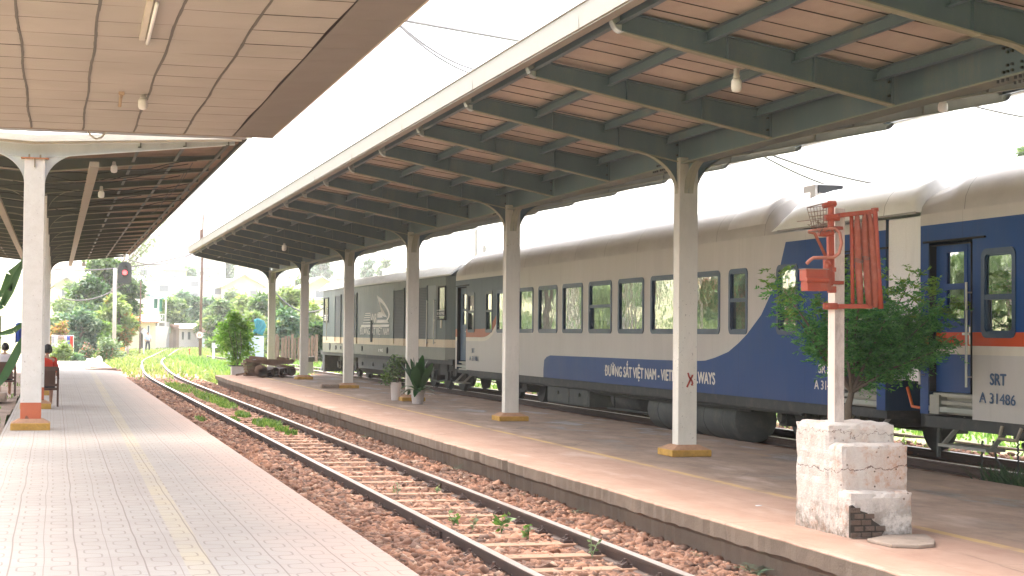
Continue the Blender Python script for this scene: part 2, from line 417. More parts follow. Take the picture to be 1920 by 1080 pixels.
for i, y in enumerate(ys):
    vs += [(a, y, b) for a, b in prof[i]]
for i in range(len(ys)-1):
    for k in range(K):
        fs.append((i*K+k, i*K+(k+1) % K, (i+1)*K+(k+1) % K, (i+1)*K+k))
fs.append(tuple(range(K))); fs.append(tuple(range((len(ys)-1)*K, len(ys)*K)))
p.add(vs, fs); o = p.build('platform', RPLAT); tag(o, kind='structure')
# dirt yard left of the platform with a little kerb
def dirt_mat():
    t = NT('yard_dirt', .95); n = t.noise(1.2, 8, .7); n2 = t.noise(25, 5, .7)
    t.col(t.mix(t.ramp(n, [(.35, 0), (.7, 1)]), (.20, .13, .09), (.42, .31, .24))); t.bump(t.M('ADD', n, n2), .7, .03); return t.mat
DIRT = dirt_mat()
o = MB().grid(lambda u, v: (-7 + 6.2*u, 5 + 105*v, -.12 + .05*sin(u*9 + v*70) + .04*sin(v*160)), 24, 160).build('yard', DIRT, None, True); tag(o, kind='structure')

# track bed surface
def X_TR(y):
    "centre line of the near track"
    T = [(0, 3.95), (60, 3.95), (65, 3.99), (70, 4.13), (80, 4.55), (90, 5.0), (102, 5.68), (116, 7.0), (140, 9.0), (162, 11.0), (185, 13.7), (215, 17.4), (260, 24)]
    for (a, b), (c, d) in zip(T, T[1:]):
        if y <= c: return b + (d-b)*(y-a)/(c-a)
    return T[-1][1]
def XS(y):
    return (X_TR(y-6) + X_TR(y-3) + X_TR(y) + X_TR(y+3) + X_TR(y+6)) / 5 if y > 50 else 3.95
def ballast_mat():
    t = NT('ballast_bed', .95); v = t.voro(22, out='Color'); d = t.voro(22)
    sp = t.n.new('ShaderNodeSeparateColor'); t.l.new(v, sp.inputs[0])
    c = t.ramp(sp.outputs[0], [(0, (.10, .045, .03)), (.4, (.22, .095, .055)), (.75, (.31, .145, .09)), (1, (.36, .22, .16))])
    n = t.noise(.35, 5); c = t.mix(t.ramp(n, [(.4, 0), (.65, .6)]), c, (.16, .08, .05))
    t.col(c); t.bump(t.M('SUBTRACT', 1.0, d), 1.0, .03); return t.mat
BALL = ballast_mat()
def bed(u, v):
    y = 5 + 80*v; x = 2.15 + 3.35*u
    h = -.385 + .012*sin(x*9+y*3) + .01*sin(y*7.3)
    return (x, y, h)
o = MB().grid(bed, 16, 300).build('ballast_bed', BALL, None, True); tag(o, kind='structure')
def bed2(u, v):
    y = -5 + 90*v; x = 9.6 + 14*u
    return (x, y, -.30 + .02*sin(y*2) - .10*max(0, u-.25))
def bed2_mat():
    t = NT('yard_ballast_grass', .95); n = t.noise(.8, 8, .7); n2 = t.noise(30, 5, .7); X = t.xyz()[0]
    r = t.mix(n2, (.16, .09, .06), (.38, .26, .2)); g = t.mix(n2, (.10, .15, .04), (.28, .32, .11))
    k = t.ramp(t.M('ADD', t.M('MULTIPLY', t.M('SUBTRACT', X, 13.2), .45), t.M('MULTIPLY', t.M('SUBTRACT', n, .5), 2.4)), [(.2, 0), (.5, 1)])
    t.col(t.mix(k, r, g)); t.bump(n2, 1, .03); return t.mat
o = MB().grid(bed2, 20, 200).build('siding_bed', bed2_mat(), None, True); tag(o, kind='structure')

# loose ballast stones as one mass
def stones(name, n, xr, yf, zf, smin, smax, seed, mat):
    rg = np.random.RandomState(seed)
    ph = (1+5**.5)/2
    ico = np.array([(-1,ph,0),(1,ph,0),(-1,-ph,0),(1,-ph,0),(0,-1,ph),(0,1,ph),(0,-1,-ph),(0,1,-ph),(ph,0,-1),(ph,0,1),(-ph,0,-1),(-ph,0,1)], float)/1.9
    ft = np.array([(0,11,5),(0,5,1),(0,1,7),(0,7,10),(0,10,11),(1,5,9),(5,11,4),(11,10,2),(10,7,6),(7,1,8),(3,9,4),(3,4,2),(3,2,6),(3,6,8),(3,8,9),(4,9,5),(2,4,11),(6,2,10),(8,6,7),(9,8,1)])
    x, y = xr(rg, n), yf(rg, n)
    s = rg.uniform(smin, smax, n) * (1 + .5*rg.rand(n)**4)
    P = ico[None] * (1 + rg.uniform(-.42, .38, (n, 12, 1)))
    P = P * np.stack([s*rg.uniform(.7, 1.35, n), s*rg.uniform(.7, 1.3, n), s*rg.uniform(.45, .85, n)], 1)[:, None, :]
    a, b = rg.uniform(0, 6.28, n), rg.normal(0, .5, n)
    ca, sa, cb, sb = np.cos(a), np.sin(a), np.cos(b), np.sin(b)
    px = P[..., 0]*cb[:, None] + P[..., 2]*sb[:, None]; pz = -P[..., 0]*sb[:, None] + P[..., 2]*cb[:, None]; py = P[..., 1]
    qx = px*ca[:, None] - py*sa[:, None]; qy = px*sa[:, None] + py*ca[:, None]
    z = zf(rg, x, y)
    V = np.stack([qx + x[:, None], qy + y[:, None], pz + z[:, None]], 2).reshape(-1, 3)
    F = (ft[None] + (np.arange(n)*12)[:, None, None]).reshape(-1)
    o = numesh(name, V, F, 3, mat); tag(o, kind='stuff'); return o
def stone_mat():
    t = NT('ballast_stone_red', .9); r = t.island(); n = t.noise(40, 4, .7); n0 = t.noise(.6, 4)
    c = t.ramp(r, [(0, (.045, .022, .014)), (.3, (.14, .058, .032)), (.65, (.25, .105, .055)), (.9, (.34, .165, .095)), (1, (.40, .28, .20))])
    c = t.mix(t.ramp(n0, [(.42, 0), (.62, .5)]), c, (.07, .042, .032))
    t.col(t.mix(t.M('MULTIPLY', n, .4), c, (.22, .125, .08))); t.bump(n, .5, .004); return t.mat
STONE = stone_mat()
def bx(a, b): return lambda rg, n: rg.uniform(a, b, n)
def byn(rg, n):  # denser near camera
    u = rg.rand(n); return 9.0 * (34/9.0) ** (u ** .95)
def bz(rg, x, y):
    b = -.365 + rg.uniform(-.012, .02, len(x))
    d = np.abs(x-3.95); b = np.where((d < .45), b - .035, b)
    b = np.where((np.abs(d-.54) < .1), b - .05, b)
    b = np.where(x < 2.9, b + .035*np.clip((2.9-x)/.5, 0, 1), b)
    return b
stones('ballast_stones', 34000, bx(2.2, 5.36), byn, bz, .026, .050, 5, STONE)
stones('ballast_stones', 16000, bx(2.2, 5.36), lambda rg, n: rg.uniform(33, 66, n), lambda rg, x, y: bz(rg, x, y), .03, .055, 6, STONE)
stones('siding_stones', 9000, lambda rg, n: 12.3 + np.abs(rg.normal(0, .55, n)), lambda rg, n: rg.uniform(12, 48, n), lambda rg, x, y: -.27 + rg.uniform(-.02, .04, len(x)), .03, .06, 8, stone_mat())

# ------------------------------------------------------------------ tracks
RAILSIDE = painted('rail_rust_side', (.075, .045, .035), .75, (.16, .08, .05), .6, 6, streak=False)
def rail_mat():
    t = NT('rail_steel', .45, .0); n = t.noise(7, 4); Z = t.xyz()[2]
    top = t.M('GREATER_THAN', Z, -.004)
    t.col(t.mix(top, t.mix(n, (.04, .024, .018), (.09, .05, .034)), t.mix(n, (.46, .37, .32), (.60, .52, .47))))
    t.rgh(t.M('SUBTRACT', .8, t.M('MULTIPLY', top, .5))); t.b.inputs['Metallic'].default_value = 0.0
    t.put(t.b.inputs['Metallic'], t.M('MULTIPLY', top, .7)); return t.mat
RAIL = rail_mat()
RP = [(-.033, 0), (.033, 0), (.036, -.012), (.033, -.034), (.009, -.045), (.008, -.105), (.055, -.118), (.06, -.132), (-.06, -.132), (-.055, -.118), (-.008, -.105), (-.009, -.045), (-.033, -.034), (-.036, -.012)]
def rail_sweep(mb, fx, y0, y1, step, z):
    n = max(1, int((y1-y0)/step)); k = len(RP); vs = []
    for i in range(n+1):
        y = y0 + (y1-y0)*i/n; x = fx(y)
        vs += [(x + a, y, z + b) for a, b in RP]
    fs = [(i*k+j, (i+1)*k+j, (i+1)*k+(j+1) % k, i*k+(j+1) % k) for i in range(n) for j in range(k)]
    fs += [tuple(range(k)), tuple(range(n*k, (n+1)*k))]
    mb.add(vs, fs)
SLEEPER = painted('sleeper_rusty', (.30, .165, .10), .85, (.14, .08, .05), .5, 5, streak=False, bump=.5)
tr = thing('railway_track', (3.95, 10, -.25), 'single rusty track running between the two platforms and curving away right', 'railway track')
for s in (-1, 1):
    mb = MB(); rail_sweep(mb, lambda y: XS(y) + s*.54, 4, 225, 1.4, -.25); mb.build('rail', RAIL, tr)
sl = None; fz_obj = []
for i in range(66):
    y = 8.6 + .78*i; x = XS(y)
    if sl is None:
        mb = MB(); mb.box(-.92, .92, -.10, .10, -.145-.06, -.122-.004)
        sl = mb.build('sleeper', SLEEPER, tr, bevel=.012, world=False)
        for s in (-1, 1):
            fz = MB(); fz.box(s*.54-.15, s*.54+.15, -.06, .06, -.129, -.1265)
            for q in (-1, 1):
                cx = s*.54 + q*.085
                fz.box(cx-.045, cx+.045, -.055, .055, -.128, -.10); fz.tube([(cx, 0, -.10), (cx, 0, -.055)], .016, 6)
                fz.tube([(cx-.03, .03, -.1), (cx, .045, -.08), (cx+.03, .03, -.1)], .01, 5); fz.tube([(cx-.03, -.03, -.1), (cx, -.045, -.08), (cx+.03, -.03, -.1)], .01, 5)
            fz.build('rail_fastener', RAILSIDE, sl, world=False)
        sl.location = (x - 3.95, y - 10, .024)
    else:
        c = copy_tree(sl, tr) if i < 50 else sl.copy()
        if i >= 50: COL.objects.link(c); c.parent = tr
        c.location = (x - 3.95, y - 10, .024 + rr.uniform(-.008, .006))
for (x, y) in ((3.41, 14.9), (4.49, 19.6), (3.41, 30.0)):   # fish plates
    mb = MB()
    for s in (-1, 1): mb.box(x + s*.02 - .012, x + s*.02 + .012, y-.28, y+.28, -.25-.105, -.25-.045)
    for k in range(4): mb.tube([(x-.05, y-.21+.14*k, -.325), (x+.05, y-.21+.14*k, -.325)], .014, 6)
    mb.build('fish_plate', RAILSIDE, tr)

tr2 = thing('railway_track', (11.75, 10, -.12), 'bright-railed track under the standing train beyond the right platform', 'railway track')
LOCO_TH = radians(-1.35)
def xl(y): return 11.75 if y < 43.5 else 11.75 - (y-43.5)*tan(radians(1.35))
for s in (-1, 1):
    mb = MB(); rail_sweep(mb, lambda y: xl(y) + s*.54, -4, 110, 3.0, -.12); mb.build('rail', RAIL, tr2)
sl2 = MB().box(-.95, .95, -.11, .11, -.27, -.135).build('sleeper', SLEEPER, tr2, world=False); sl2.location = (0, -12, 0)
for i in range(1, 96):
    y = -2 + .78*i; c = sl2.copy(); COL.objects.link(c); c.parent = tr2; c.location = (xl(y) - 11.75, y-10, 0)
tr3 = thing('railway_track', (20, 90, -.25), 'far track crossing the grass yard beyond the train', 'railway track')
for s in (-1, 1):
    mb = MB(); rail_sweep(mb, lambda y: 15.2 + (y-60)*.022 + s*.54, 0, 150, 5, -.27); mb.build('rail', RAIL, tr3)
tr4 = thing('railway_track', (16, 180, -.25), 'distant track joining from the right behind the grass', 'railway track')
for s in (-1, 1):
    mb = MB(); rail_sweep(mb, lambda y: 17.4 + (215-y)*.12 + s*.54, 130, 215, 5, -.27); mb.build('rail', RAIL, tr4)
# ------------------------------------------------------------------ right platform canopy
def panelmat(name, c1, c2):
    t = NT(name, .9); n = t.noise(2.5, 6, .65, t.map(scale=(1, .4, 1))); n2 = t.noise(110, 2)
    n3 = t.noise(.55, 4, .6, t.map(loc=(4, 4, 0)))
    base = t.mix(t.ramp(n, [(.3, 0), (.7, 1)]), c1, c2)
    base = t.mix(t.ramp(n3, [(.5, 0), (.75, .35)]), base, mul(c1, .55))
    base = t.mix(t.ramp(t.voro(5), [(.0, 1), (.018, 1), (.03, 0)]), base, mul(c1, .3))
    t.col(base); t.bump(t.M('ADD', n2, n), .2, .004); return t.mat
RPANEL = panelmat('canopy_sheet_pink', (.36, .295, .24), (.46, .38, .315))
SEAM = plain('seam_dark', (.045, .035, .03), .9)
BAY = 8.2/3
def ibeam(mb, fl, x0, z0t, z0b, x1, z1t, z1b, y, w=.11, tw=.012):
    "I rafter across X between two ends at station y: web into mb, bottom flange into fl, top flange into mb"
    mb.add([(x0, y-tw/2, z0b), (x1, y-tw/2, z1b), (x1, y-tw/2, z1t), (x0, y-tw/2, z0t), (x0, y+tw/2, z0b), (x1, y+tw/2, z1b), (x1, y+tw/2, z1t), (x0, y+tw/2, z0t)],
           [(0,1,2,3),(7,6,5,4),(0,4,5,1),(3,2,6,7),(0,3,7,4),(1,5,6,2)])
    mb.bar((x0, y, z0t), (x1, y, z1t), w, .012)
    fl.bar((x0, y, z0b), (x1, y, z1b), w, .012)
def canopy_rafter(root, xc, y, reach, tipt, tipb, roott, rootb, webmat, flmat, side, roots=.09, bulb=True):
    mb = MB(); fl = MB(); x0 = xc + side*roots; xt = xc + side*reach
    xe = xt - side*(tipt-tipb)*.5
    ibeam(mb, fl, x0, roott, rootb, xe, tipt, tipb + .004, y)
    for u in (.0, .30, .62):   # web stiffeners
        x = x0 + (xe-x0)*u + side*.01; zt = roott + (tipt-roott)*u; zb = rootb + (tipb-rootb)*u
        mb.box(x-.004, x+.004, y-.05, y+.05, zb+.006, zt-.006)
    r = mb.build('rafter', webmat, root)
    fl.build('flange', flmat, r)
    if bulb:   # rounded end plate
        e = MB(); n = 9; R = (tipt-tipb)
        pts = []
        for i in range(n+1):
            a = pi/2*i/n; pts.append((xe + side*R*.62*sin(a) , tipb + R*(1-cos(a))))
        for (a, b), (c, d) in zip(pts, pts[1:]):
            e.add([(a, y-.055, b), (a, y+.055, b), (c, y+.055, d), (c, y-.055, d), (a, y-.055, b+.008), (a, y+.055, b+.008), (c, y+.055, d+.008), (c, y-.055, d+.008)],
                  [(0,1,2,3),(7,6,5,4),(0,4,5,1),(1,5,6,2),(2,6,7,3),(3,7,4,0)])
        w = [(xe, tipt), (xe, tipb)] + pts
        e.prism([(xe, tipb+.002)] + pts[1:] + [(xe, tipt)], y-.006, y+.006, 'Y')
        e.build('rafter_end', RAFEND, r, True)
    return r
RAFEND = painted('rafter_end_grey', (.42, .44, .42), .45, (.2, .17, .12), .2, 4)
def arc_bracket(mb, fl, x0, z0, x1, z1, y, w=.10, axis='X', n=12, top=None, bulge=1.0):
    """quarter-ellipse gusset from (x0,z0) on the column to (x1,z1) under the beam; web + curved flange.
    axis 'X': spans X at station y; axis 'Y': spans Y at x=y"""
    pts = [(x0 + (x1-x0)*(1-cos(pi/2*i/n)), z0 + (z1-z0)*sin(pi/2*i/n)) for i in range(n+1)]
    def P(a, b, c): return (a, y + c, b) if axis == 'X' else (y + c, a, b)
    for (a, b), (c, d) in zip(pts, pts[1:]):
        fl.add([P(a, b, -w/2), P(a, b, w/2), P(c, d, w/2), P(c, d, -w/2), P(a, b+.01, -w/2), P(a, b+.01, w/2), P(c, d+.01, w/2), P(c, d+.01, -w/2)],
               [(0,1,2,3),(7,6,5,4),(0,4,5,1),(1,5,6,2),(2,6,7,3),(3,7,4,0)])
        zt = z1 + .01 if top is None else top
        mb.add([P(a, b, -.0042), P(c, d, -.0042), P(c, zt, -.0042), P(a, zt, -.0042), P(a, b, .0042), P(c, d, .0042), P(c, zt, .0042), P(a, zt, .0042)],
               [(0,1,2,3),(7,6,5,4),(0,4,5,1),(3,2,6,7)])
STEEL_R = painted('steel_paint_sidelit', (.27, .275, .24), .55, (.28, .23, .16), .4, 2)  # outer rafters painted paler for the light reaching them from the right
rc = thing('platform_canopy', (7.6, 19.37, 0), 'long steel butterfly canopy over the right platform with beige gutter and green-grey rafters', 'platform canopy')
XC = 7.6; YA = 19.37
# columns with plinths
for k in range(-2, 6):
    y = YA + 8.2*k
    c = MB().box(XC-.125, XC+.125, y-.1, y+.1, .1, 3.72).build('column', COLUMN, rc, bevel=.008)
    b = MB(); b.box(XC-.26, XC+.26, y-.26, y+.26, 0, .085); b.frus(XC-.255, XC+.255, y-.255, y+.255, .085, .135, .12)
    w = MB().box(XC-.262, XC+.262, y-.262, y+.262, .0, .085).build('plinth', YELLOW, c, bevel=.012)
    w2 = MB().frus(XC-.258, XC+.258, y-.258, y+.258, .083, .14, .11).build('plinth_top', PLTOP, c, bevel=.01)
    for s in (-1, 1):
        for ax in 'XY':
            web = MB(); fl = MB()
            if ax == 'X': arc_bracket(web, fl, XC + s*.125, 3.27, XC + s*.85, 3.80, y, .11, 'X')
            else: arc_bracket(web, fl, y + s*.10, 3.27, y + s*.62, 3.655, XC, .12, 'Y')
            web.add(fl.v, fl.f) if False else None
            web.build('bracket', STEEL, c); fl.build('bracket_flange', FLANGE, c)
# rafters
for k in range(-6, 16):
    y = YA + BAY*k
    for s in (-1, 1):
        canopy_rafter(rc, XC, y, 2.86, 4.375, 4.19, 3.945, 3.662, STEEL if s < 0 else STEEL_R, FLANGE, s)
# main girder
yg0, yg1 = YA - 6*BAY - .6, YA + 15*BAY + .15
gd = MB(); gd.box(XC-.008, XC+.008, yg0, yg1, 3.655, 3.955); gd.box(XC-.09, XC+.09, yg0, yg1, 3.955, 3.97)
for k in range(-2, 6):   # splice plates
    y = YA + 8.2*k + .75
    for s in (-1, 1): gd.box(XC + s*.014 - .004, XC + s*.014 + .004, y-.24, y+.24, 3.68, 3.93)
go = gd.build('main_girder', STEEL, rc)
MB().box(XC-.11, XC+.11, yg0, yg1, 3.64, 3.655).build('flange', painted('girder_flange_paint', (.17, .18, .14), .55, (.3, .25, .17), .5, 1.5), go)
bo = MB()
for k in range(-2, 4):
    y = YA + 8.2*k + .75
    for s in (-1, 1):
        for dz in (3.71, 3.76, 3.87, 3.91):
            for dy in (-.2, -.14, -.07, .07, .14, .2):
                if dz in (3.76, 3.87) and abs(dy) > .17: continue
                bo.tube([(XC + s*.018, y+dy, dz), (XC + s*.04, y+dy, dz)], .013, 6)
    for dx in (-.08, .08):
        for dy in (-.2, -.13, -.06, .06, .13, .2): bo.tube([(XC+dx, y+dy, 3.64), (XC+dx, y+dy, 3.615)], .013, 6)
for k in range(-6, 16):
    y = YA + BAY*k
    for s in (-1, 1):
        bo.tube([(XC + s*.13, y-.03, 3.75), (XC + s*.13, y+.03, 3.75)], .014, 6); bo.tube([(XC + s*.13, y-.03, 3.88), (XC + s*.13, y+.03, 3.88)], .014, 6)
bo.build('bolts', BOLT, go)
# purlins
def zr(x, xc=XC, r0=3.955, tip=4.385, reach=2.86): return r0 + (tip-r0)*abs(x-xc)/reach
for s in (-1, 1):
    for d in (.25, 1.08, 1.95, 2.78):
        x = XC + s*d; z = zr(x) - .006
        mb = MB(); mb.box(x-.004, x+.004, yg0, yg1, z-.10, z); mb.box(x-.045, x+.012, yg0, yg1, z-.102, z-.094)
        mb.box(x-.045, x+.045, yg0, yg1, z-.002, z+.004)
        mb.build('purlin', STEEL, rc)
# roof sheets, each wavy, with dark laps
PITCH = 1.03
def sheet(s):
    mb = MB(); sm = MB()
    def fz(x, y):
        ph = ((y - yg0) / PITCH) % 1.0
        b = .028 * sin(pi * min(1, ph/.55))**2 if ph < .55 else 0
        return zr(x) + .012 + .035 - b
    ny = int((yg1-yg0)/PITCH*10)
    xs = [XC + s*(.05 + (2.95-.05)*i/6) for i in range(7)]
    vs = []; fs = []
    for j in range(ny+1):
        y = yg0 + (yg1-yg0)*j/ny
        vs += [(x, y, fz(x, y)) for x in xs]
    for j in range(ny):
        for i in range(6): fs.append((j*7+i, j*7+i+1, (j+1)*7+i+1, (j+1)*7+i))
    mb.add(vs, fs)
    k = 0
    while yg0 + k*PITCH < yg1:
        y = yg0 + k*PITCH
        sm.bar((xs[0], y, zr(xs[0]) + .044), (xs[-1], y, zr(xs[-1]) + .044), .016, .008)
        y += PITCH*.58
        sm.bar((xs[0], y, zr(xs[0]) + .044), (xs[-1], y, zr(xs[-1]) + .044), .010, .008)
        k += 1
    o = mb.build('roof_sheet', RPANEL, rc, True)
    sm.build('sheet_joints', SEAM, o)
    # waterproof top
    MB().add([(XC, yg0, zr(XC)+.09), (XC + s*2.95, yg0, zr(XC + s*2.95)+.09), (XC + s*2.95, yg1, zr(XC + s*2.95)+.09), (XC, yg1, zr(XC)+.09)], [(0,1,2,3)]).build('roof_top', ROOFTOP, rc, solid=.02)
sheet(-1); sheet(1)
# gutters
for s in (-1, 1):
    x = XC + s*3.0
    mb = MB()
    mb.prism([(x, 4.30), (x + s*.02, 4.30), (x + s*.03, 4.50), (x + s*.045, 4.505), (x + s*.045, 4.515), (x + s*.0, 4.515)], yg0, yg1, 'Y')
    mb.box(min(x, x - s*.10), max(x, x - s*.10), yg0, yg1, 4.285, 4.30)
    mb.box(min(x - s*.10, x - s*.108), max(x - s*.10, x - s*.108), yg0, yg1, 4.285, 4.40)
    for k in range(0, 40, 2):
        y = yg0 + k*2.0
        if y < yg1 - .1: mb.box(min(x, x + s*.026), max(x, x + s*.026), y-.01, y+.01, 4.298, 4.505)
    mb.build('gutter', GUTB, rc)

# ------------------------------------------------------------------ left platform canopy (starts beyond the awning)
LX = -.33; LY = 25.6 + .28; LS = 6.8; LB = LS/3
lc = thing('platform_canopy', (LX, LY, 0), 'dark-raftered canopy over the far left platform with white front post and pale gable beam', 'platform canopy')
LPANEL = panelmat('canopy_sheet_brown', (.22, .16, .11), (.33, .23, .16))
def redband(name):
    t = NT(name, .7); z = t.xyz()[2]; n = t.noise(6, 6, .7); n2 = t.noise(70, 2)
    w = t.mix(t.ramp(n, [(.3, 0), (.7, 1)]), (.66, .63, .58), (.76, .74, .70))
    sp = t.ramp(t.noise(30, 4, .7, t.map(loc=(7, 1, 2))), [(.66, 0), (.70, 1)])
    w = t.mix(sp, w, (.2, .12, .07))
    r = t.mix(n, (.50, .12, .05), (.60, .17, .08))
    base = t.mix(t.M('LESS_THAN', z, .405), w, r)
    patch = t.M('MULTIPLY', t.M('LESS_THAN', z, .24), t.ramp(t.noise(7, 3, .5, t.map(loc=(.3, 0, .1))), [(.54, 0), (.57, 1)]))
    base = t.mix(patch, base, (.22, .1, .06)); t.col(base); t.bump(n2, .15, .003); return t.mat
POSTW = redband('post_white_red_foot')
for k in range(7):
    y = LY + LS*k
    c = MB().box(LX-.15, LX+.15, y-.12, y+.12, .12, 4.06).build('column', POSTW, lc, bevel=.008)
    MB().box(LX-.285, LX+.285, y-.28, y+.28, -.01, .105).build('plinth', YELLOW, c, bevel=.015)
    MB().frus(LX-.28, LX+.28, y-.275, y+.275, .103, .165, .11).build('plinth_top', PLTOP, c, bevel=.01)
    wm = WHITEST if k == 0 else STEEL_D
    for s in (-1, 1):
        web = MB(); fl = MB(); arc_bracket(web, fl, LX + s*.15, 3.68, LX + s*.74, 4.17, y, .09, 'X')
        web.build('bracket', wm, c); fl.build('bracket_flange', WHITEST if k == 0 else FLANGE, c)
    if k == 0:
        MB().box(LX-.2, LX+.2, y-.17, y+.17, 4.06, 4.075).build('cap_plate', plain('rusty_cap', (.5, .22, .1), .8), c)
        b = MB(); [b.tube([(LX+d, y-.15, 4.06), (LX+d, y-.15, 4.12)], .014, 6) for d in (-.08, .08)]; b.box(LX-.01, LX+.01, y-.16, y-.12, 3.93, 4.06); b.build('cap_bolts', TANBEAM, c)
lyend = LY + LS*6 + .4; ly0 = LY - .12
def zl(x): return 4.30 + .17*abs(x-LX)/3.0
for k in range(0, 19):
    y = LY + LB*k
    for s in (-1, 1):
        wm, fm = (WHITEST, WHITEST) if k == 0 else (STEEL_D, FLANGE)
        reach = 2.98; mb = MB(); fl = MB()
        ibeam(mb, fl, LX, 4.28, 4.08, LX + s*reach, 4.455, 4.40, y, .1)
        for u in (.3, .62, .97):
            x = LX + s*reach*u; zt = 4.28 + .175*u; zb = 4.08 + .32*u
            mb.box(x-.004, x+.004, y-.045, y+.045, zb+.004, zt-.004)
        r = mb.build('rafter', wm, lc); fl.build('flange', fm, r)
for x in (-2.5, -1.8, .62+.6, 1.9, 2.55):
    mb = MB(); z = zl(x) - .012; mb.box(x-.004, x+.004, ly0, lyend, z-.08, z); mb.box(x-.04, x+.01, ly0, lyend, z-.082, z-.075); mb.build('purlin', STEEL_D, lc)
for x in (.54, -1.12):
    MB().box(x-.07, x+.07, ly0+.15, lyend, 3.985, 4.06).build('long_beam', TANBEAM, lc)
mb = MB()
for s in (-1, 1):
    mb.grid(lambda u, v: (LX + s*3.12*u, ly0 - .1 + (lyend-ly0+.3)*v, zl(LX + s*3.12*u) + .01 + .02*abs(sin(v*140))), 6, 260)
mb.build('roof_sheet', LPANEL, lc, True)
mb = MB()
for s in (-1, 1):
    mb.add([(LX, ly0-.3, 4.37), (LX + s*3.2, ly0-.3, 4.53), (LX + s*3.2, lyend+.2, 4.53), (LX, lyend+.2, 4.37)], [(0,1,2,3)])
mb.build('roof_top', BEIGE, lc, solid=.02)
mb = MB()   # beige verge board along the gable, thin edge lip along the track side
for s in (-1, 1):
    mb.bar((LX, ly0-.3, 4.335), (LX + s*3.2, ly0-.3, 4.50), .015, .10)
    mb.bar((LX, ly0-.22, 4.30), (LX + s*3.05, ly0-.22, 4.46), .015, .09)
mb.build('verge_board', BEIGE, lc)
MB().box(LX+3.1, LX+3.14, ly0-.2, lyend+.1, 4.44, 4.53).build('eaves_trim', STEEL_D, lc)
# cables strung under the rafters
mb = MB(); rr2 = random.Random(11)
for j in range(9):
    y = LY + 1.0 + j*1.1; x0, x1 = rr2.uniform(-1.5, 0), rr2.uniform(1.6, 2.6); pts = []
    for i in range(14):
        u = i/13; pts.append((x0 + (x1-x0)*u, y + .6*sin(u*3 + j), 4.03 + .30*max(0, u-.2)**1.3 - .05*sin(pi*u) + .02*sin(u*23+j)))
    mb.tube(pts, .007, 5)
for y in (LY+2.5, LY+4.4, LY+9):
    mb.tube([(2.2, y + i*.5, 4.34 - .10*sin(pi*i/12)) for i in range(13)], .006, 5)
mb.build('cables', BLACKI, lc)

# ------------------------------------------------------------------ near awning ceiling
aw = thing('station_awning', (0, 22.2, 4.1), 'flat pinkish panelled station ceiling overhead at top left with dark joints', 'awning')
def ceil_mat():
    t = NT('ceiling_board', .85); n = t.noise(.9, 5, .6); n2 = t.noise(160, 2); n3 = t.noise(5, 7, .72)
    base = t.mix(t.ramp(n, [(.3, 0), (.7, 1)]), (.355, .325, .275), (.42, .385, .33))
    base = t.mix(t.ramp(n3, [(.6, 0), (.75, .3)]), base, (.28, .23, .18))
    wn_ = t.island(); base = t.mix(t.M('MULTIPLY', wn_, .16), base, (.34, .29, .24))
    t.col(base); t.bump(t.M('ADD', n2, n), .2, .004); return t.mat
CEIL = ceil_mat()
FASC = plain('fascia_greyboard', (.21, .185, .16), .85, 0, .1, 3)
mb = MB(); PX, PY = .645, .72; xs0 = 2.24; rr3 = random.Random(2)
ny = int((22.2 - 9)/PY)
for i in range(6):
    for j in range(ny):
        x1 = xs0 - i*PX; x0 = x1 - PX; y1 = 22.2 - j*PY; y0 = y1 - PY
        g0 = .011 if True else 0; gy = .0065 + rr3.uniform(0, .004)
        sg = rr3.uniform(.004, .016); t0, t1 = rr3.uniform(-.003, .003), rr3.uniform(-.003, .003)
        def pf(u, v, x0=x0, x1=x1, y0=y0, y1=y1, sg=sg, t0=t0, t1=t1, gy=gy):
            x = x0 + g0 + (PX-2*g0)*u; y = y0 + gy + (PY-2*gy)*v
            return (x + .008*sin(y*2.1), y + .004*sin(x*5), 4.1 - sg*sin(pi*u)*sin(pi*v) + t0*(u-.5) + t1*(v-.5))
        mb.grid(pf, 4, 4)
mb.build('ceiling_boards', CEIL, aw, True, fix=False)
MB().box(-1.62, 2.76, 9.3, 22.19, 4.125, 4.14).build('ceiling_backing', SEAM, aw)
rrj = random.Random(8); FILL = plain('joint_filler', (.13, .12, .10), .8)
for i in range(1, 6):     # old filler strips over the long joints
    mb = MB(); x = xs0 - i*PX; pts = [(x + rrj.uniform(-.004, .004) + .008*sin(y*2.1), y) for y in np.arange(9.3, 22.15, .25)]
    for (a, b), (c, d) in zip(pts, pts[1:]):
        w = rrj.uniform(.009, .014); mb.add([(a-w, b, 4.094), (a+w, b, 4.094), (c+w, d, 4.094), (c-w, d, 4.094)], [(0,1,2,3)])
    mb.build('joint_strip', FILL, aw, solid=.003)
mb = MB()
j = 0
while 22.2 - j*PY > 9.5:
    y1 = 22.2 - j*PY; y0 = y1 - PY + .006
    mb.add([(2.255, y0, 4.1), (2.255, y1, 4.1), (2.78, y1, 4.118), (2.78, y0, 4.118)], [(0,1,2,3)]); j += 1
mb.build('soffit_strip', FASC, aw, solid=.006, fix=False)
MB().box(2.78, 2.80, 9.3, 22.2, 4.112, 4.30).build('fascia', BEIGE, aw)
MB().box(-1.62, 2.78, 22.2, 22.22, 4.093, 4.30).build('fascia', plain('fascia_end', (.30, .23, .18), .8), aw)
MB().box(-1.7, 2.85, 9.2, 22.25, 4.302, 4.36).build('roof_top', ROOFTOP, aw)
cb = MB(); cb.tube([AT(490, 244, 22.3) + Vector((0,0,0)), AT(500, 252, 22.35), AT(512, 258, 22.4), AT(522, 244, 22.4)], .012, 6)
pts = [AT(163, 243, 22.3), AT(170, 254, 22.3), AT(180, 261, 22.3), AT(190, 258, 22.3), AT(200, 245, 22.3)]
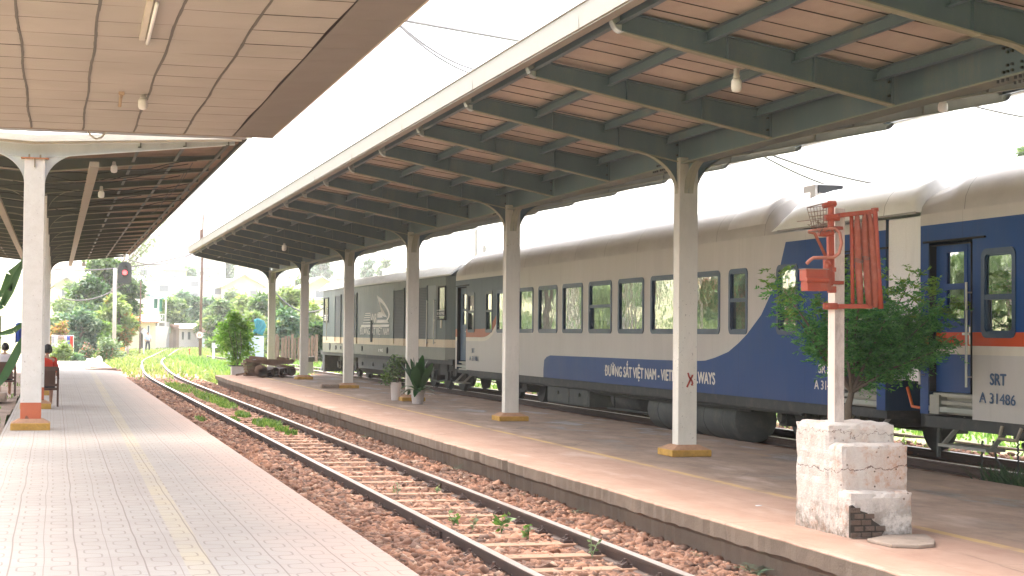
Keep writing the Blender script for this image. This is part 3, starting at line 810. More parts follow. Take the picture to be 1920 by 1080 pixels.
cb.tube(pts, .014, 6); cb.tube([AT(585, 28, 15), AT(600, 27, 14.9), AT(613, 36, 14.7), AT(622, 52, 14.6)], .008, 5)
cb.build('loose_cable', plain('cable_white', (.55, .5, .44), .6), aw)
# unseen slab added over the roof gap to shade the platform, then awning posts
MB().box(-1.9, 2.7, 22.0, 24.9, 4.372, 4.395).build('gap_shade_slab', ROOFTOP, aw)
for y in (10.2, 15.8, 21.6):
    MB().box(-1.6, -1.36, y-.12, y+.12, -.2, 4.12).build('column', POSTW, aw, bevel=.01)
# ------------------------------------------------------------------ train
C_BLUE = (.001, .052, .205); C_GREY = (.53, .495, .465); C_ORG = (.55, .06, .008); C_CRM = (.66, .60, .50)
def coach_mat(name, kind):
    t = NT(name, .45, 0, .12); X, Y, Z = t.xyz(); Z = t.M('SUBTRACT', Z, .12)   # root sits at z=-.12
    n = t.noise(2.0, 7, .68, t.map(scale=(1, 1, .18))); n2 = t.noise(60, 3); n3 = t.noise(.8, 4, .6)
    if kind == 1:
        fc = t.n.new('ShaderNodeFloatCurve'); cu = fc.mapping.curves[0]
        P = [(.5, 34.83), (.73, 34.83), (.93, 34.78), (1.0, 34.6), (1.04, 34.3), (1.06, 26.5), (1.08, 25.5), (1.14, 25.05), (1.24, 24.5), (1.38, 24.1), (1.52, 23.77), (1.82, 23.23), (2.16, 22.85), (2.51, 22.57), (2.88, 22.37), (3.0, 22.3)]
        P = [((z-.5)/2.5, (y-19.32)/24) for z, y in P]
        while len(cu.points) < len(P): cu.points.new(.5, .5)
        for pt, (a, b) in zip(cu.points, P): pt.location = (a, b); pt.handle_type = 'VECTOR'
        fc.mapping.update()
        t.put(fc.inputs['Value'], t.M('DIVIDE', t.M('SUBTRACT', Z, .5), 2.5))
        yb = t.M('MULTIPLY', fc.outputs[0], 24.0)
        blue = t.M('MULTIPLY', t.M('LESS_THAN', Y, yb), t.M('LESS_THAN', Z, 2.885))
        base = t.mix(blue, C_GREY, C_BLUE)
        q = t.M('MAXIMUM', t.M('SUBTRACT', 40.6-19.32, Y), 0.0)
        c = t.M('ADD', 1.3, t.M('MULTIPLY', t.M('POWER', q, 3.0), .07))
        d = t.M('SUBTRACT', Z, c); lim = t.M('LESS_THAN', Z, 2.9)
        base = t.mix(t.M('MULTIPLY', t.M('GREATER_THAN', d, 0.0), lim), base, C_CRM)
        base = t.mix(t.M('MULTIPLY', t.M('GREATER_THAN', d, .10), lim), base, (.36, .10, .05))
        base = t.mix(t.M('MULTIPLY', t.M('GREATER_THAN', d, .31), lim), base, (.055, .085, .12))
    else:
        st = lambda a, b: t.M('MULTIPLY', t.M('GREATER_THAN', Z, a), t.M('LESS_THAN', Z, b))
        base = t.mix(st(1.565, 2.88), C_GREY, C_BLUE)
        base = t.mix(st(1.405, 1.565), base, C_ORG)
        base = t.mix(st(1.30, 1.405), base, C_CRM)
        door = t.M('MULTIPLY', t.M('GREATER_THAN', Y, 17.22 + 1.6), t.M('LESS_THAN', Z, 1.30))
        base = t.mix(t.M('MULTIPLY', door, t.M('GREATER_THAN', Z, .52)), base, C_BLUE)
    base = t.mix(t.ramp(n, [(.35, .35), (.7, 0)]), base, t.mix(1, base, (.72, .70, .68), 'MULTIPLY'))
    seam = t.M('LESS_THAN', t.M('FRACT', t.M('DIVIDE', Y, 2.38)), .0035); base = t.mix(t.M('MULTIPLY', seam, .45), base, t.mix(1, base, (.35, .33, .3), 'MULTIPLY'))
    sn = t.noise(9, 6, .75, t.map(scale=(1, 1, .05))); stk = t.M('MULTIPLY', t.ramp(sn, [(.55, 0), (.72, 1)]), t.ramp(Z, [(.0, .55), (.5, .45), (.51, .4), (.52, .0)] if False else [(.2, .5), (1.0, .18)])); base = t.mix(t.M('MULTIPLY', stk, .5), base, (.17, .145, .12))
    dust = t.M('MULTIPLY', t.ramp(n3, [(.35, 0), (.8, 1)]), .07)
    base = t.mix(dust, base, (.28, .24, .20))
    low = t.M('MULTIPLY', t.M('SUBTRACT', 1.15, Z, clamp=True), t.ramp(n, [(.3, .04), (.7, .3)]))
    base = t.mix(low, base, (.17, .14, .12))
    t.col(base); t.bump(t.M('ADD', t.M('MULTIPLY', n2, .3), t.M('MULTIPLY', n3, 2)), .18, .006)
    t.rgh(t.M('ADD', .28, t.M('MULTIPLY', n, .3))); return t.mat
def roofpaint(name, c):
    t = NT(name, .5); n = t.noise(1.5, 7, .7, t.map(scale=(1.5, .5, 1))); n2 = t.noise(50, 2); Y = t.xyz()[1]
    base = t.mix(t.ramp(n, [(.3, 0), (.7, 1)]), mul(c, .82), mul(c, 1.08))
    fr = t.M('FRACT', t.M('DIVIDE', Y, 1.9)); base = t.mix(t.M('LESS_THAN', fr, .008), base, mul(c, .45))
    t.col(base); t.bump(n, .2, .01); return t.mat
ROOFG = roofpaint('coach_roof_grey', (.46, .43, .41)); FAIR = roofpaint('coach_fairing_light', (.6, .57, .55))
def glass_mat(name, tint=(.42, .50, .47), refl=.02):
    t = NT(name, .05)
    for n in list(t.n):
        if n != t.out and n.type != 'TEX_COORD': t.n.remove(n)
    tr = t.n.new('ShaderNodeBsdfTransparent'); tr.inputs[0].default_value = (*tint, 1)
    gl = t.n.new('ShaderNodeBsdfGlossy'); gl.inputs['Roughness'].default_value = .03
    bp = t.n.new('ShaderNodeBump'); bp.inputs['Strength'].default_value = .18; bp.inputs['Distance'].default_value = .02
    n = t.n.new('ShaderNodeTexNoise'); n.inputs['Scale'].default_value = 2.6; n.inputs['Detail'].default_value = 2.5; t.l.new(t.obj, n.inputs['Vector'])
    t.l.new(n.outputs['Fac'], bp.inputs['Height']); t.l.new(bp.outputs[0], gl.inputs['Normal'])
    fr = t.n.new('ShaderNodeFresnel'); fr.inputs[0].default_value = 1.5
    a = t.M('ADD', t.M('MULTIPLY', fr.outputs[0], .7), refl)
    mx = t.n.new('ShaderNodeMixShader'); t.l.new(a, mx.inputs[0]); t.l.new(tr.outputs[0], mx.inputs[1]); t.l.new(gl.outputs[0], mx.inputs[2])
    t.l.new(mx.outputs[0], t.out.inputs[0]); return t.mat
GLASS = glass_mat('coach_glass')
FRAMEB = painted('window_frame_blue', (.008, .042, .10), .4, (.10, .09, .07), .25, 5)
FRAMEG = painted('window_frame_slate', (.03, .05, .065), .45, (.12, .1, .08), .3, 5)
DARKGAP = plain('dark_gap', (.012, .013, .014), .8)
UNDER = painted('underframe_black', (.04, .041, .04), .75, (.13, .11, .09), .5, 5, streak=False)
UNDERG = painted('underframe_grey', (.075, .078, .072), .75, (.16, .14, .11), .5, 4, streak=False)
STEPM = painted('step_frame_grey', (.30, .29, .25), .5, (.14, .10, .07), .45, 8, metal=.2)
STEELBAR = painted('handrail_steel', (.45, .44, .41), .35, (.2, .17, .13), .25, 10, metal=.6)
INTER = plain('coach_interior', (.34, .35, .31), .8)
SEATM = plain('coach_seats', (.06, .12, .14), .8)
CURT = plain('curtain_beige', (.52, .50, .42), .9)
LETW = plain('lettering_white', (.66, .62, .58), .5); LETB = plain('lettering_blue', (.02, .07, .16), .5)
def window(root, side_x, y0, y1, z0, z1, split=None, fm=None, frame=.065, curtain=None, drop=0, blank=False):
    fm = fm or FRAMEB; w, h = y1-y0, z1-z0; cy, cz = (y0+y1)/2, (z0+z1)/2
    o = rrect(w, h, .10); i = rrect(w-2*frame, h-2*frame, .06)
    mb = MB(); n = len(o)
    xa, xb = side_x - .012, side_x + .05
    vs = [(xa, cy+a, cz+b) for a, b in o] + [(xa, cy+a, cz+b) for a, b in i] + [(xb, cy+a, cz+b) for a, b in o] + [(xb, cy+a, cz+b) for a, b in i]
    fs = []
    for k in range(n):
        l = (k+1) % n
        fs += [(k, l, n+l, n+k), (2*n+k, 3*n+k, 3*n+l, 2*n+l), (k, 2*n+k, 2*n+l, l), (n+k, n+l, 3*n+l, 3*n+k)]
    mb.add(vs, fs)
    i2 = rrect(w-2*frame+.012, h-2*frame+.012, .06); i3 = rrect(w-2*frame-.03, h-2*frame-.03, .05)
    xc = side_x + .012
    for k in range(n):
        l = (k+1) % n
        mb.add([(xc, cy+i2[k][0], cz+i2[k][1]), (xc, cy+i2[l][0], cz+i2[l][1]), (xc, cy+i3[l][0], cz+i3[l][1]), (xc, cy+i3[k][0], cz+i3[k][1])], [(0,1,2,3)])
    if split: mb.box(side_x-.008, side_x+.03, y0+frame*.7, y1-frame*.7, split-.03, split+.03)
    f = mb.build('window', fm, root)
    g = MB()
    gy0, gy1, gz0, gz1 = y0+frame*.9, y1-frame*.9, z0+frame*.9, z1-frame*.9
    if split:
        g.add([(side_x+.02, gy0, split), (side_x+.02, gy1, split), (side_x+.02, gy1, gz1), (side_x+.02, gy0, gz1)], [(0,1,2,3)])
        s = .0 if not drop else drop
        g.add([(side_x+.04, gy0, gz0), (side_x+.04, gy1 - s, gz0), (side_x+.04, gy1 - s, split), (side_x+.04, gy0, split)], [(0,1,2,3)])
    else: g.add([(side_x+.02, gy0, gz0), (side_x+.02, gy1, gz0), (side_x+.02, gy1, gz1), (side_x+.02, gy0, gz1)], [(0,1,2,3)])
    g.build('pane', GLASS, f, fix=False)
    if curtain:
        c = MB()
        for a, b in curtain:
            ya, yb = y0 + w*a, y0 + w*b
            c.grid(lambda u, v: (side_x + .12 + .018*sin(u*(yb-ya)*85), ya + (yb-ya)*u, z0-.02 + (h+.04)*v), 28, 1)
        c.build('curtain', CURT, f, True, fix=False)
    return f
def corner(mb, xs, y0, y1, z0, z1): pass
def side_with_holes(root, x, y0, y1, z0, z1, holes, mat, zwin):
    "flat side sheet with rounded window openings; holes: (ya,yb); zwin (za,zb)"
    mb = MB(); za, zb = zwin
    def q(a, b, c, d):
        ny = max(1, int((b-a)/1.5))
        for k in range(ny):
            p, r = a + (b-a)*k/ny, a + (b-a)*(k+1)/ny
            mb.add([(x, p, c), (x, r, c), (x, r, d), (x, p, d)], [(0,1,2,3)])
    q(y0, y1, z0, za); q(y0, y1, zb, z1)
    cur = y0
    for a, b in sorted(holes):
        q(cur, a, za, zb); cur = b
        for (cy, sy) in ((a, 1), (b, -1)):
            for (cz, sz) in ((za, 1), (zb, -1)):
                r = .09; pts = [(cy, cz)] + [(cy + sy*r*(1-sin(t)), cz + sz*r*(1-cos(t))) for t in [pi/2*i/4 for i in range(5)]]
                mb.add([(x, p_, q_) for p_, q_ in pts], [tuple(range(len(pts)))])
    q(cur, y1, za, zb)
    return mb
def wheel(mb, x, y, z, r):
    mb.tube([(x-.02, y, z), (x+.05, y, z), (x+.051, y, z), (x+.11, y, z)], [r+.025, r+.025, r, r], 28)
def bogie(root, xc, yc, rail_z, wb=2.1, mat=UNDER):
    b = MB(); r = .40
    for dy in (-wb/2, wb/2):
        b.tube([(xc-.6, yc+dy, rail_z+r), (xc+.6, yc+dy, rail_z+r)], .07, 8)
    for s in (-1, 1):
        x = xc + s*.82
        b.prism([(yc-wb/2-.35, rail_z+.42), (yc-wb/2+.28, rail_z+.42), (yc-.55, rail_z+.22), (yc+.55, rail_z+.22), (yc+wb/2-.28, rail_z+.42), (yc+wb/2+.35, rail_z+.42), (yc+wb/2+.3, rail_z+.60), (yc-wb/2-.3, rail_z+.60)], x-.06, x+.06, 'X')
        for dy in (-wb/2, wb/2):
            b.box(x-.11, x+.11, yc+dy-.14, yc+dy+.14, rail_z+.24, rail_z+.54)
            b.tube([(x+s*.10, yc+dy, rail_z+.38), (x+s*.17, yc+dy, rail_z+.38)], [.12, .09], 14)
            for q in (-.24, .24): b.tube([(x, yc+dy+q, rail_z+.5), (x, yc+dy+q, rail_z+.72)], .055, 8)
        b.tube([(x+s*.05, yc-.25, rail_z+.30), (x+s*.05, yc-.25, rail_z+.62)], .09, 10); b.tube([(x+s*.05, yc+.25, rail_z+.30), (x+s*.05, yc+.25, rail_z+.62)], .09, 10)
        b.tube([(x+s*.1, yc-wb/2, rail_z+.55), (x+s*.12, yc-.3, rail_z+.40), (x+s*.1, yc+.4, rail_z+.66)], .022, 6)
    b.box(xc-.8, xc+.8, yc-.25, yc+.25, rail_z+.35, rail_z+.62)
    o = b.build('bogie', mat, root)
    w = 0
    for dy in (-wb/2, wb/2):
        for s in (-1, 1):
            m = MB()
            x = xc + s*.54
            m.tube([(x - s*.035, yc+dy, rail_z+r), (x - s*.015, yc+dy, rail_z+r), (x - s*.014, yc+dy, rail_z+r), (x + s*.075, yc+dy, rail_z+r)][::1], [r+.03, r+.03, r+.002, r-.004], 30)
            m.build('wheel', UNDER, o, False)
    return o
def folding_step(root, x, y0, y1, ztop, zbot, slant=.18):
    mb = MB()
    for y in (y0, y1): mb.bar((x+.25, y, ztop), (x-.05, y, zbot), .03, .05)
    mb.box(x-.12, x+.14, y0-.01, y1+.01, zbot-.02, zbot+.015)
    mb.box(x+.17, x+.27, y0, y1, ztop-.05, ztop)
    mb.build('step', STEPM, root)
def rails_v(root, x, y, z0, z1):
    mb = MB(); mb.tube([(x-.07, y, z0), (x-.07, y, z1)], .016, 8)
    for z in (z0+.12, z1-.12): mb.tube([(x-.07, y, z), (x, y, z)], .01, 6)
    mb.build('handrail', STEELBAR, root)

SX = 10.35; XT = 11.75; W2 = XT - SX
def roof_shell(root, y0, y1, mat, z_eave=3.0, z_top=3.83, name='roof', end_round=(0, 0)):
    mb = MB(); n = 16; ny = 24
    def fn(u, v):
        a = pi*v; y = y0 + (y1-y0)*u; k = 1.0
        dz = 0
        if end_round[0] and y - y0 < end_round[0]: q = 1 - (y-y0)/end_round[0]; dz = q*q*.35
        if end_round[1] and y1 - y < end_round[1]: q = 1 - (y1-y)/end_round[1]; dz = q*q*.35
        cx, sz = cos(a), sin(a)
        return (XT - W2*(abs(cx)**.80)*(1 if cx > 0 else -1), y, z_eave + (z_top-z_eave)*(sz**.85)*(1-dz))
    mb.grid(fn, ny, n)
    for uu in (0, 1):
        pts = [fn(uu, j/n) for j in range(n+1)]; mb.add(pts, [tuple(range(n+1))])
    return mb.build(name, mat, root, True)

# ---- first coach (blue swoosh)
CY0, CY1 = 19.32, 43.13
c1 = thing('passenger_coach', (XT, CY0, -.12), 'grey coach with big blue swoosh and white lettering, coupled behind the locomotive', 'railway coach', 'coaches of the standing train')
COACH1 = coach_mat('coach_paint_blue_swoosh', 1)
# object coords of this root start at z=-.12: shift the paint masks by building in root space with z offset
wins = [(41.03, 41.78, 1), (39.26, 39.94, 1), (37.95, 38.86, 0), (35.65, 36.9, 0), (33.81, 35.26, 0), (32.05, 33.45, 0), (30.23, 31.66, 1), (28.42, 29.86, 0), (24.84, 28.07, 0), (23.74, 24.48, 1), (21.93, 22.67, 1)]
holes = [(a, b) for a, b, s in wins]
mb = side_with_holes(c1, SX, 21.05, 41.95, .55, 3.02, holes, COACH1, (1.52, 2.555))
mb.add([(SX, 19.32, .55), (SX, 19.56, .55), (SX, 19.56, 3.02), (SX, 19.32, 3.02)], [(0,1,2,3)])      # corner posts
mb.add([(SX, 19.56, 2.62), (SX, 21.05, 2.62), (SX, 21.05, 3.02), (SX, 19.56, 3.02)], [(0,1,2,3)])
mb.add([(SX, 20.62, .55), (SX, 21.05, .55), (SX, 21.05, 2.62), (SX, 20.62, 2.62)], [(0,1,2,3)])
mb.add([(SX, 42.95, .55), (SX, CY1, .55), (SX, CY1, 3.02), (SX, 42.95, 3.02)], [(0,1,2,3)])
mb.add([(SX, 41.95, 2.72), (SX, 42.95, 2.72), (SX, 42.95, 3.02), (SX, 41.95, 3.02)], [(0,1,2,3)])
body1 = mb.build('body_side', COACH1, c1)
mb = side_with_holes(c1, SX+2.8, CY0, CY1, .55, 3.02, holes, COACH1, (1.52, 2.555)); mb.build('body_side', COACH1, c1)
mb = MB(); mb.add([(SX, CY0, .55), (SX+2.8, CY0, .55), (SX+2.8, CY0, 3.02), (SX, CY0, 3.02)], [(0,1,2,3)]); mb.build('end_wall', FRAMEB, c1); mb = MB(); mb.add([(SX, CY1, .55), (SX+2.8, CY1, .55), (SX+2.8, CY1, 3.02), (SX, CY1, 3.02)], [(0,1,2,3)])
mb.build('end_wall', FRAMEB, c1)
roof_shell(c1, 22.9, CY1, ROOFG, 3.0, 3.76, end_round=(0, 1.2))
mb = MB(); mb.box(SX+.02, SX+2.78, CY0+.05, CY1-.05, .60, .66); mb.box(SX+.02, SX+2.78, CY0+.05, CY1-.05, 2.9, 2.93)
mb.box(SX+1.0, SX+1.04, 21.2, 34.6, .66, 2.9)
for y in (19.4+1.75, 38.2, 41.9): mb.box(SX+.1, SX+2.7, y, y+.04, .66, 2.9)
mb.build('interior', INTER, c1)
mb = MB()
for i in range(14):
    y = 22.8 + i*1.15
    for x in (SX+.2, SX+1.75): mb.box(x, x+.9, y, y+.16, .66, 1.78)
mb.build('seats', SEATM, c1)
cur = {4: [(0, .16)], 7: [(0, .1), (.86, 1)], 8: [(.12, .2), (.36, .42), (.80, .95)], 2: [(0, .9)], 3: [(.8, 1)], 9: [(.55, .9)]}
for i, (a, b, s) in enumerate(wins):
    window(c1, SX, a, b, 1.52, 2.555, split=2.06 if s else None, fm=FRAMEG if a > 38.9 else FRAMEB, frame=.075 if b-a > .9 else .07, curtain=cur.get(i))
# recessed doors
def door(root, y0, y1, z0, z1, mat, dx=.09, win=True):
    x = SX + dx; mb = MB(); wy0, wy1 = (y0+y1)/2 - .22, (y0+y1)/2 + .22; za, zb = 1.70, 2.55
    if not win: za = zb = 2.0
    mb.box(x, x+.03, y0, wy0, z0, z1); mb.box(x, x+.03, wy1, y1, z0, z1); mb.box(x, x+.03, wy0, wy1, z0, za); mb.box(x, x+.03, wy0, wy1, zb, z1)
    d = mb.build('door', mat, root)
    f = MB()
    f.box(x-.015, x, wy0-.05, wy0+.02, za-.05, zb+.05); f.box(x-.015, x, wy1-.02, wy1+.05, za-.05, zb+.05)
    f.box(x-.015, x, wy0, wy1, za-.05, za+.03); f.box(x-.015, x, wy0, wy1, zb-.02, zb+.05); f.box(x-.02, x, wy0, wy1, 2.08, 2.15)
    f.build('window_frame', mat, d)
    MB().add([(x+.01, wy0, za), (x+.01, wy1, za), (x+.01, wy1, zb), (x+.01, wy0, zb)], [(0,1,2,3)]).build('pane', GLASS, d)
    h = MB(); h.box(x-.05, x-.03, y0+.10, y0+.25, 1.53, 1.56); h.box(x-.03, x, y0+.08, y0+.13, 1.42, 1.63); h.build('handle', STEELBAR, d)
    g = MB(); g.box(SX+.002, x, y0-.01, y0, z0, z1); g.box(SX+.002, x, y1, y1+.01, z0, z1); g.box(SX+.002, x, y0, y1, z1, z1+.01)
    g.build('door_recess', DARKGAP, d)
    MB().tube([(SX-.02, y0-.35, z1+.05), (SX-.02, y1+.12, z1+.05)], .014, 6).build('rain_strip', DARKGAP, d)
    return d
def stepbox(root, y0, y1, z0=.57, z1=.83):
    mb = MB(); mb.box(SX+.12, SX+.5, y0, y1, z0, z1)
    for k in range(3): z = z0 + .03 + k*.09; mb.box(SX+.04, SX+.14, y0+.02, y1-.02, z, z+.045)
    mb.build('step_well', STEPM, root)
door(c1, 19.58, 20.6, .86, 2.6, plain('coach_door_blue', (.003, .028, .085), .5)); stepbox(c1, 19.6, 20.6)
door(c1, 41.97, 42.93, .78, 2.7, plain('coach_door_slateblue', (.045, .09, .15), .5)); stepbox(c1, 42.0, 42.9, .5, .76)
folding_step(c1, SX-.02, 18.95+.55, 20.5, .52, .22); folding_step(c1, SX-.02, 41.9, 42.8, .5, .2)
rails_v(c1, SX, 20.72, .95, 2.1); rails_v(c1, SX, 19.5, .95, 2.1)
text_part('lettering', 'ĐƯỜNG SẮT VIỆT NAM - VIETNAM RAILWAYS', LETW, c1, (SX-XT, 30.60-CY0, .705+.12), (SX-XT, 25.03-CY0, .705+.12), .198, .045, .006)
text_part('lettering', 'SRT', LETW, c1, (SX-XT, 21.25-CY0, .99+.12), (SX-XT, 20.90-CY0, .99+.12), .13, .035, .006)
text_part('lettering', 'A 31481', LETW, c1, (SX-XT, 21.38-CY0, .76+.12), (SX-XT, 20.70-CY0, .76+.12), .13, .02, .006)
text_part('lettering', 'A 31481', LETB, c1, (SX-XT, 41.55-CY0, .80+.12), (SX-XT, 40.6-CY0, .80+.12), .12, .015, .006)
text_part('lettering', 'SRT', LETB, c1, (SX-XT, 41.3-CY0, 1.0+.12), (SX-XT, 41.0-CY0, 1.0+.12), .12, .015, .006)
# underframe
ub = MB(); ub.box(SX+.05, SX+2.75, CY0+.05, CY1-.05, .44, .56); ub.box(SX+.03, SX+.09, 21, 41.8, .40, .56)
for y in (23.9, 26.5, 29.3, 31.2, 33.8, 36.0): ub.box(SX+.15, SX+2.6, y-.04, y+.04, .34, .46)
ub.tube([(SX+.12, 22.0, .38), (SX+.12, 41, .38)], .035, 8); ub.tube([(SX+.2, 24, .33), (SX+.22, 34, .31)], .025, 8)
ub.build('underframe', UNDER, c1)
mb = MB(); mb.box(SX+.12, SX+.8, 31.95, 34.9, 0.02, .42); mb.box(SX+.10, SX+.12, 33.3, 34.85, .05, .40); mb.box(SX+.1, SX+.12, 32.0, 33.2, .05, .40)
for y in (32.5, 34.0): mb.tube([(SX+.1, y, .25), (SX+.06, y, .25)], .04, 8)
mb.build('equipment_box', UNDERG, c1, bevel=.01)
mb = MB(); mb.tube([(SX+.55, 29.6, .25), (SX+.55, 29.65, .25), (SX+.55, 31.15, .25), (SX+.55, 31.2, .25)], [.2, .25, .25, .2], 18)
for y in (29.9, 30.9): mb.box(SX+.5, SX+.6, y-.03, y+.03, .3, .5)
mb.tube([(SX+.3, 28.6, .04), (SX+.3, 31.3, .04)], .025, 6); mb.tube([(SX+.3, 30.9, .04), (SX+.3, 30.9, .44)], .02, 6); mb.build('air_tank', UNDER, c1, True)
mb = MB()
for a, b in ((24.75, 26.75), (26.95, 28.95)):
    mb.tube([(SX+.62, a, .14), (SX+.62, a+.06, .14), (SX+.62, a+.061, .14), (SX+.62, b-.06, .14), (SX+.62, b, .14)], [.26, .36, .37, .37, .26], 22)
    for u in (.3, .7): y = a + (b-a)*u; mb.tube([(SX+.62, y-.02, .14), (SX+.62, y+.02, .14)], .378, 22)
mb.build('water_tank', UNDERG, c1, True)
bogie(c1, XT, 22.4, -.12); bogie(c1, XT, 38.7, -.12)
# roof end: raised fairing and air-conditioner housing
mb = MB()
def fair(u, v):
    y = 23.15 + 1.45*u; a = pi*(.06 + .88*v); cx, sz = cos(a), sin(a); h = .07*(1 - u)**.6 + .004
    return (XT - (W2+h*.2)*(abs(cx)**.8)*(1 if cx > 0 else -1), y, 3.0 + (.765 + h)*(sz**.85))
mb.grid(fair, 8, 18); mb.add([fair(0, j/18) for j in range(19)], [tuple(range(19))]); mb.build('roof_fairing', FAIR, c1, True)
mb = MB(); mb.box(XT-.75, XT+.75, 22.75, 23.15, 3.3, 3.80); mb.build('air_conditioner', roofpaint('ac_box_grey', (.33, .31, .29)), c1, bevel=.02)
mb = MB(); mb.box(XT-.70, XT-.30, 22.72, 22.745, 3.66, 3.78); mb.build('grille', DARKGAP, c1)
mb = MB()
def cowl(u, v):
    y = 18.47 + 4.35*u; a = pi*v; cx, sz = cos(a), sin(a); k = min(1, max(0, 1-u)/.12) ** .6 if u > .88 else 1
    return (XT - (W2+.03)*(abs(cx)**.9)*(1 if cx > 0 else -1), y, 3.06 + (.06 + .60*k)*(sz**.9))
mb.grid(cowl, 18, 18); mb.add([cowl(0, j/18) for j in range(19)], [tuple(range(19))])
mb.build('roof_cowl', roofpaint('roof_cowl_white', (.80, .79, .77)), c1, True)
mb = MB(); mb.box(SX-.03, SX+.03, 18.5, 22.6, 3.045, 3.07); mb.build('cowl_trim', plain('trim_grey', (.3, .29, .27), .6), c1)
# gangway between the coaches
mb = MB()
def gang(u, v): return (SX + .16 + .5*u, 18.46 + .84*v, 0)
for z0, z1 in ((.95, 3.02),):
    mb.prism([(SX+.03, 19.315), (SX+.06, 18.9), (SX+.03, 18.44), (SX+2.76, 18.44), (SX+2.7, 18.9), (SX+2.76, 19.315)], z0, z1, 'Z')
mb.build('gangway_bellows', painted('bellows_white', (.80, .78, .75), .7, (.3, .27, .23), .3, 2), c1, bevel=.02)
mb = MB(); mb.box(XT-.9, XT+.9, 18.5, 19.3, .35, .9); mb.tube([(XT, 18.2, .45), (XT, 19.5, .45)], .12, 10); mb.build('coupler', UNDER, c1)
mb = MB(); mb.tube([(SX+.25, 19.2, .85), (SX+.2, 18.98, .62), (SX+.25, 18.7, .60), (SX+.35, 18.5, .9)], .022, 8); mb.build('jumper_cable', plain('orange_rubber', (.55, .12, .03), .5), c1)
mb = MB(); mb.tube([(SX+.6, 18.9, .5), (SX+.5, 18.85, .3), (SX+.5, 18.85, -.02)], .03, 8); mb.build('brake_hose', UNDERG, c1)

# ---- second coach
C2Y0, C2Y1 = -1.6, 18.43
c2 = thing('passenger_coach', (XT, C2Y0, -.12), 'blue coach with orange and cream stripes, numbered A 31486, at the right edge', 'railway coach', 'coaches of the standing train')
# paint masks use root space: y measured from -1.6
COACH2 = coach_mat('coach_paint_orange_stripe', 2)
holes2 = [(16.31, 17.02), (13.2, 14.6), (11.2, 12.6), (9.2, 10.6), (6.8, 8.2), (4.8, 6.2)]
mb = side_with_holes(c2, SX, C2Y0, 17.22, .545, 3.02, holes2, COACH2, (1.50, 2.53))
mb.add([(SX, 18.23, .56), (SX, 18.43, .56), (SX, 18.43, 3.02), (SX, 18.23, 3.02)], [(0,1,2,3)])
mb.add([(SX, 17.22, 2.66), (SX, 18.23, 2.66), (SX, 18.23, 3.02), (SX, 17.22, 3.02)], [(0,1,2,3)])
mb.build('body_side', COACH2, c2)
mb = side_with_holes(c2, SX+2.8, C2Y0, C2Y1, .545, 3.02, holes2, COACH2, (1.50, 2.53)); mb.build('body_side', COACH2, c2)
mb = MB(); mb.add([(SX, C2Y1, .9), (SX+2.8, C2Y1, .9), (SX+2.8, C2Y1, 3.02), (SX, C2Y1, 3.02)], [(0,1,2,3)]); mb.add([(SX, C2Y0, .55), (SX+2.8, C2Y0, .55), (SX+2.8, C2Y0, 3.02), (SX, C2Y0, 3.02)], [(0,1,2,3)]); mb.add([(SX, C2Y1, .56), (SX+.5, C2Y1, .56), (SX+.5, C2Y1, .9), (SX, C2Y1, .9)], [(0,1,2,3)])
mb.build('end_wall', FRAMEB, c2)
roof_shell(c2, C2Y0, C2Y1, ROOFG, 3.0, 3.72, end_round=(0, .7))
mb = MB(); mb.box(SX+.02, SX+2.78, C2Y0+.05, C2Y1-.05, .60, .66); mb.box(SX+.02, SX+2.78, C2Y0+.05, C2Y1-.05, 2.9, 2.93); mb.box(SX+.05, SX+2.7, 15.6, 15.65, .66, 2.9); mb.box(SX+1.0, SX+1.05, 15.7, 18.3, .66, 2.9); mb.build('interior', INTER, c2)
window(c2, SX, 16.31, 17.02, 1.50, 2.53, split=1.97, frame=.07, curtain=[(.05, .35), (.5, 1)])
for a, b in holes2[1:]: window(c2, SX, a, b, 1.50, 2.53, frame=.07)
door(c2, 17.27, 18.2, .84, 2.62, COACH2); stepbox(c2, 17.25, 18.2)
mb = MB(); mb.box(SX+.01, SX+.3, 18.0, 18.22, .57, .80); mb.build('step_side', STEPM, c2)
folding_step(c2, SX-.02, 16.72, 17.75, .53, .22)
rails_v(c2, SX, 17.24, .92, 2.15); rails_v(c2, SX, 18.32, .92, 2.14)
text_part('lettering', 'SRT', LETB, c2, (SX-XT, 16.83-C2Y0, .965+.12), (SX-XT, 16.50-C2Y0, .965+.12), .135, .045, .006)
text_part('lettering', 'A 31486', LETB, c2, (SX-XT, 17.06-C2Y0, .755+.12), (SX-XT, 16.31-C2Y0, .745+.12), .125, .018, .006)
ub = MB(); ub.box(SX+.05, SX+2.75, C2Y0+.05, C2Y1-.05, .40, .54); ub.tube([(SX+.12, 2, .38), (SX+.12, 16.5, .38)], .035, 8)
ub.build('underframe', UNDER, c2)
mb = MB(); mb.tube([(SX+.02, 16.62, .5), (SX-.03, 16.6, .36), (SX-.03, 16.25, .36), (SX+.02, 16.23, .5)], .022, 8); mb.build('lifting_bracket', TANBEAM, c2)
bogie(c2, XT, 15.4, -.12, 2.3); bogie(c2, XT, 3.0, -.12)
mb = MB()   # hanging brake rigging and chains
for (yy, zt) in ((16.45, .45), (17.2, .3)):
    z = zt; k = 0
    while z > -.16: mb.tube([(SX+.12 + (.012 if k % 2 else 0), yy, z), (SX+.12 - (.012 if k % 2 else 0), yy+.015, z-.05)], .011, 5); z -= .045; k += 1
mb.tube([(SX+.2, 17.1, .3), (SX+.15, 16.95, .1), (SX+.2, 16.75, -.08)], .014, 6)
mb.tube([(SX+.3, 16.6, .30), (SX+.28, 16.4, .05), (SX+.26, 16.1, -.05), (SX+.28, 15.8, .06), (SX+.3, 15.6, .3)], .045, 8)
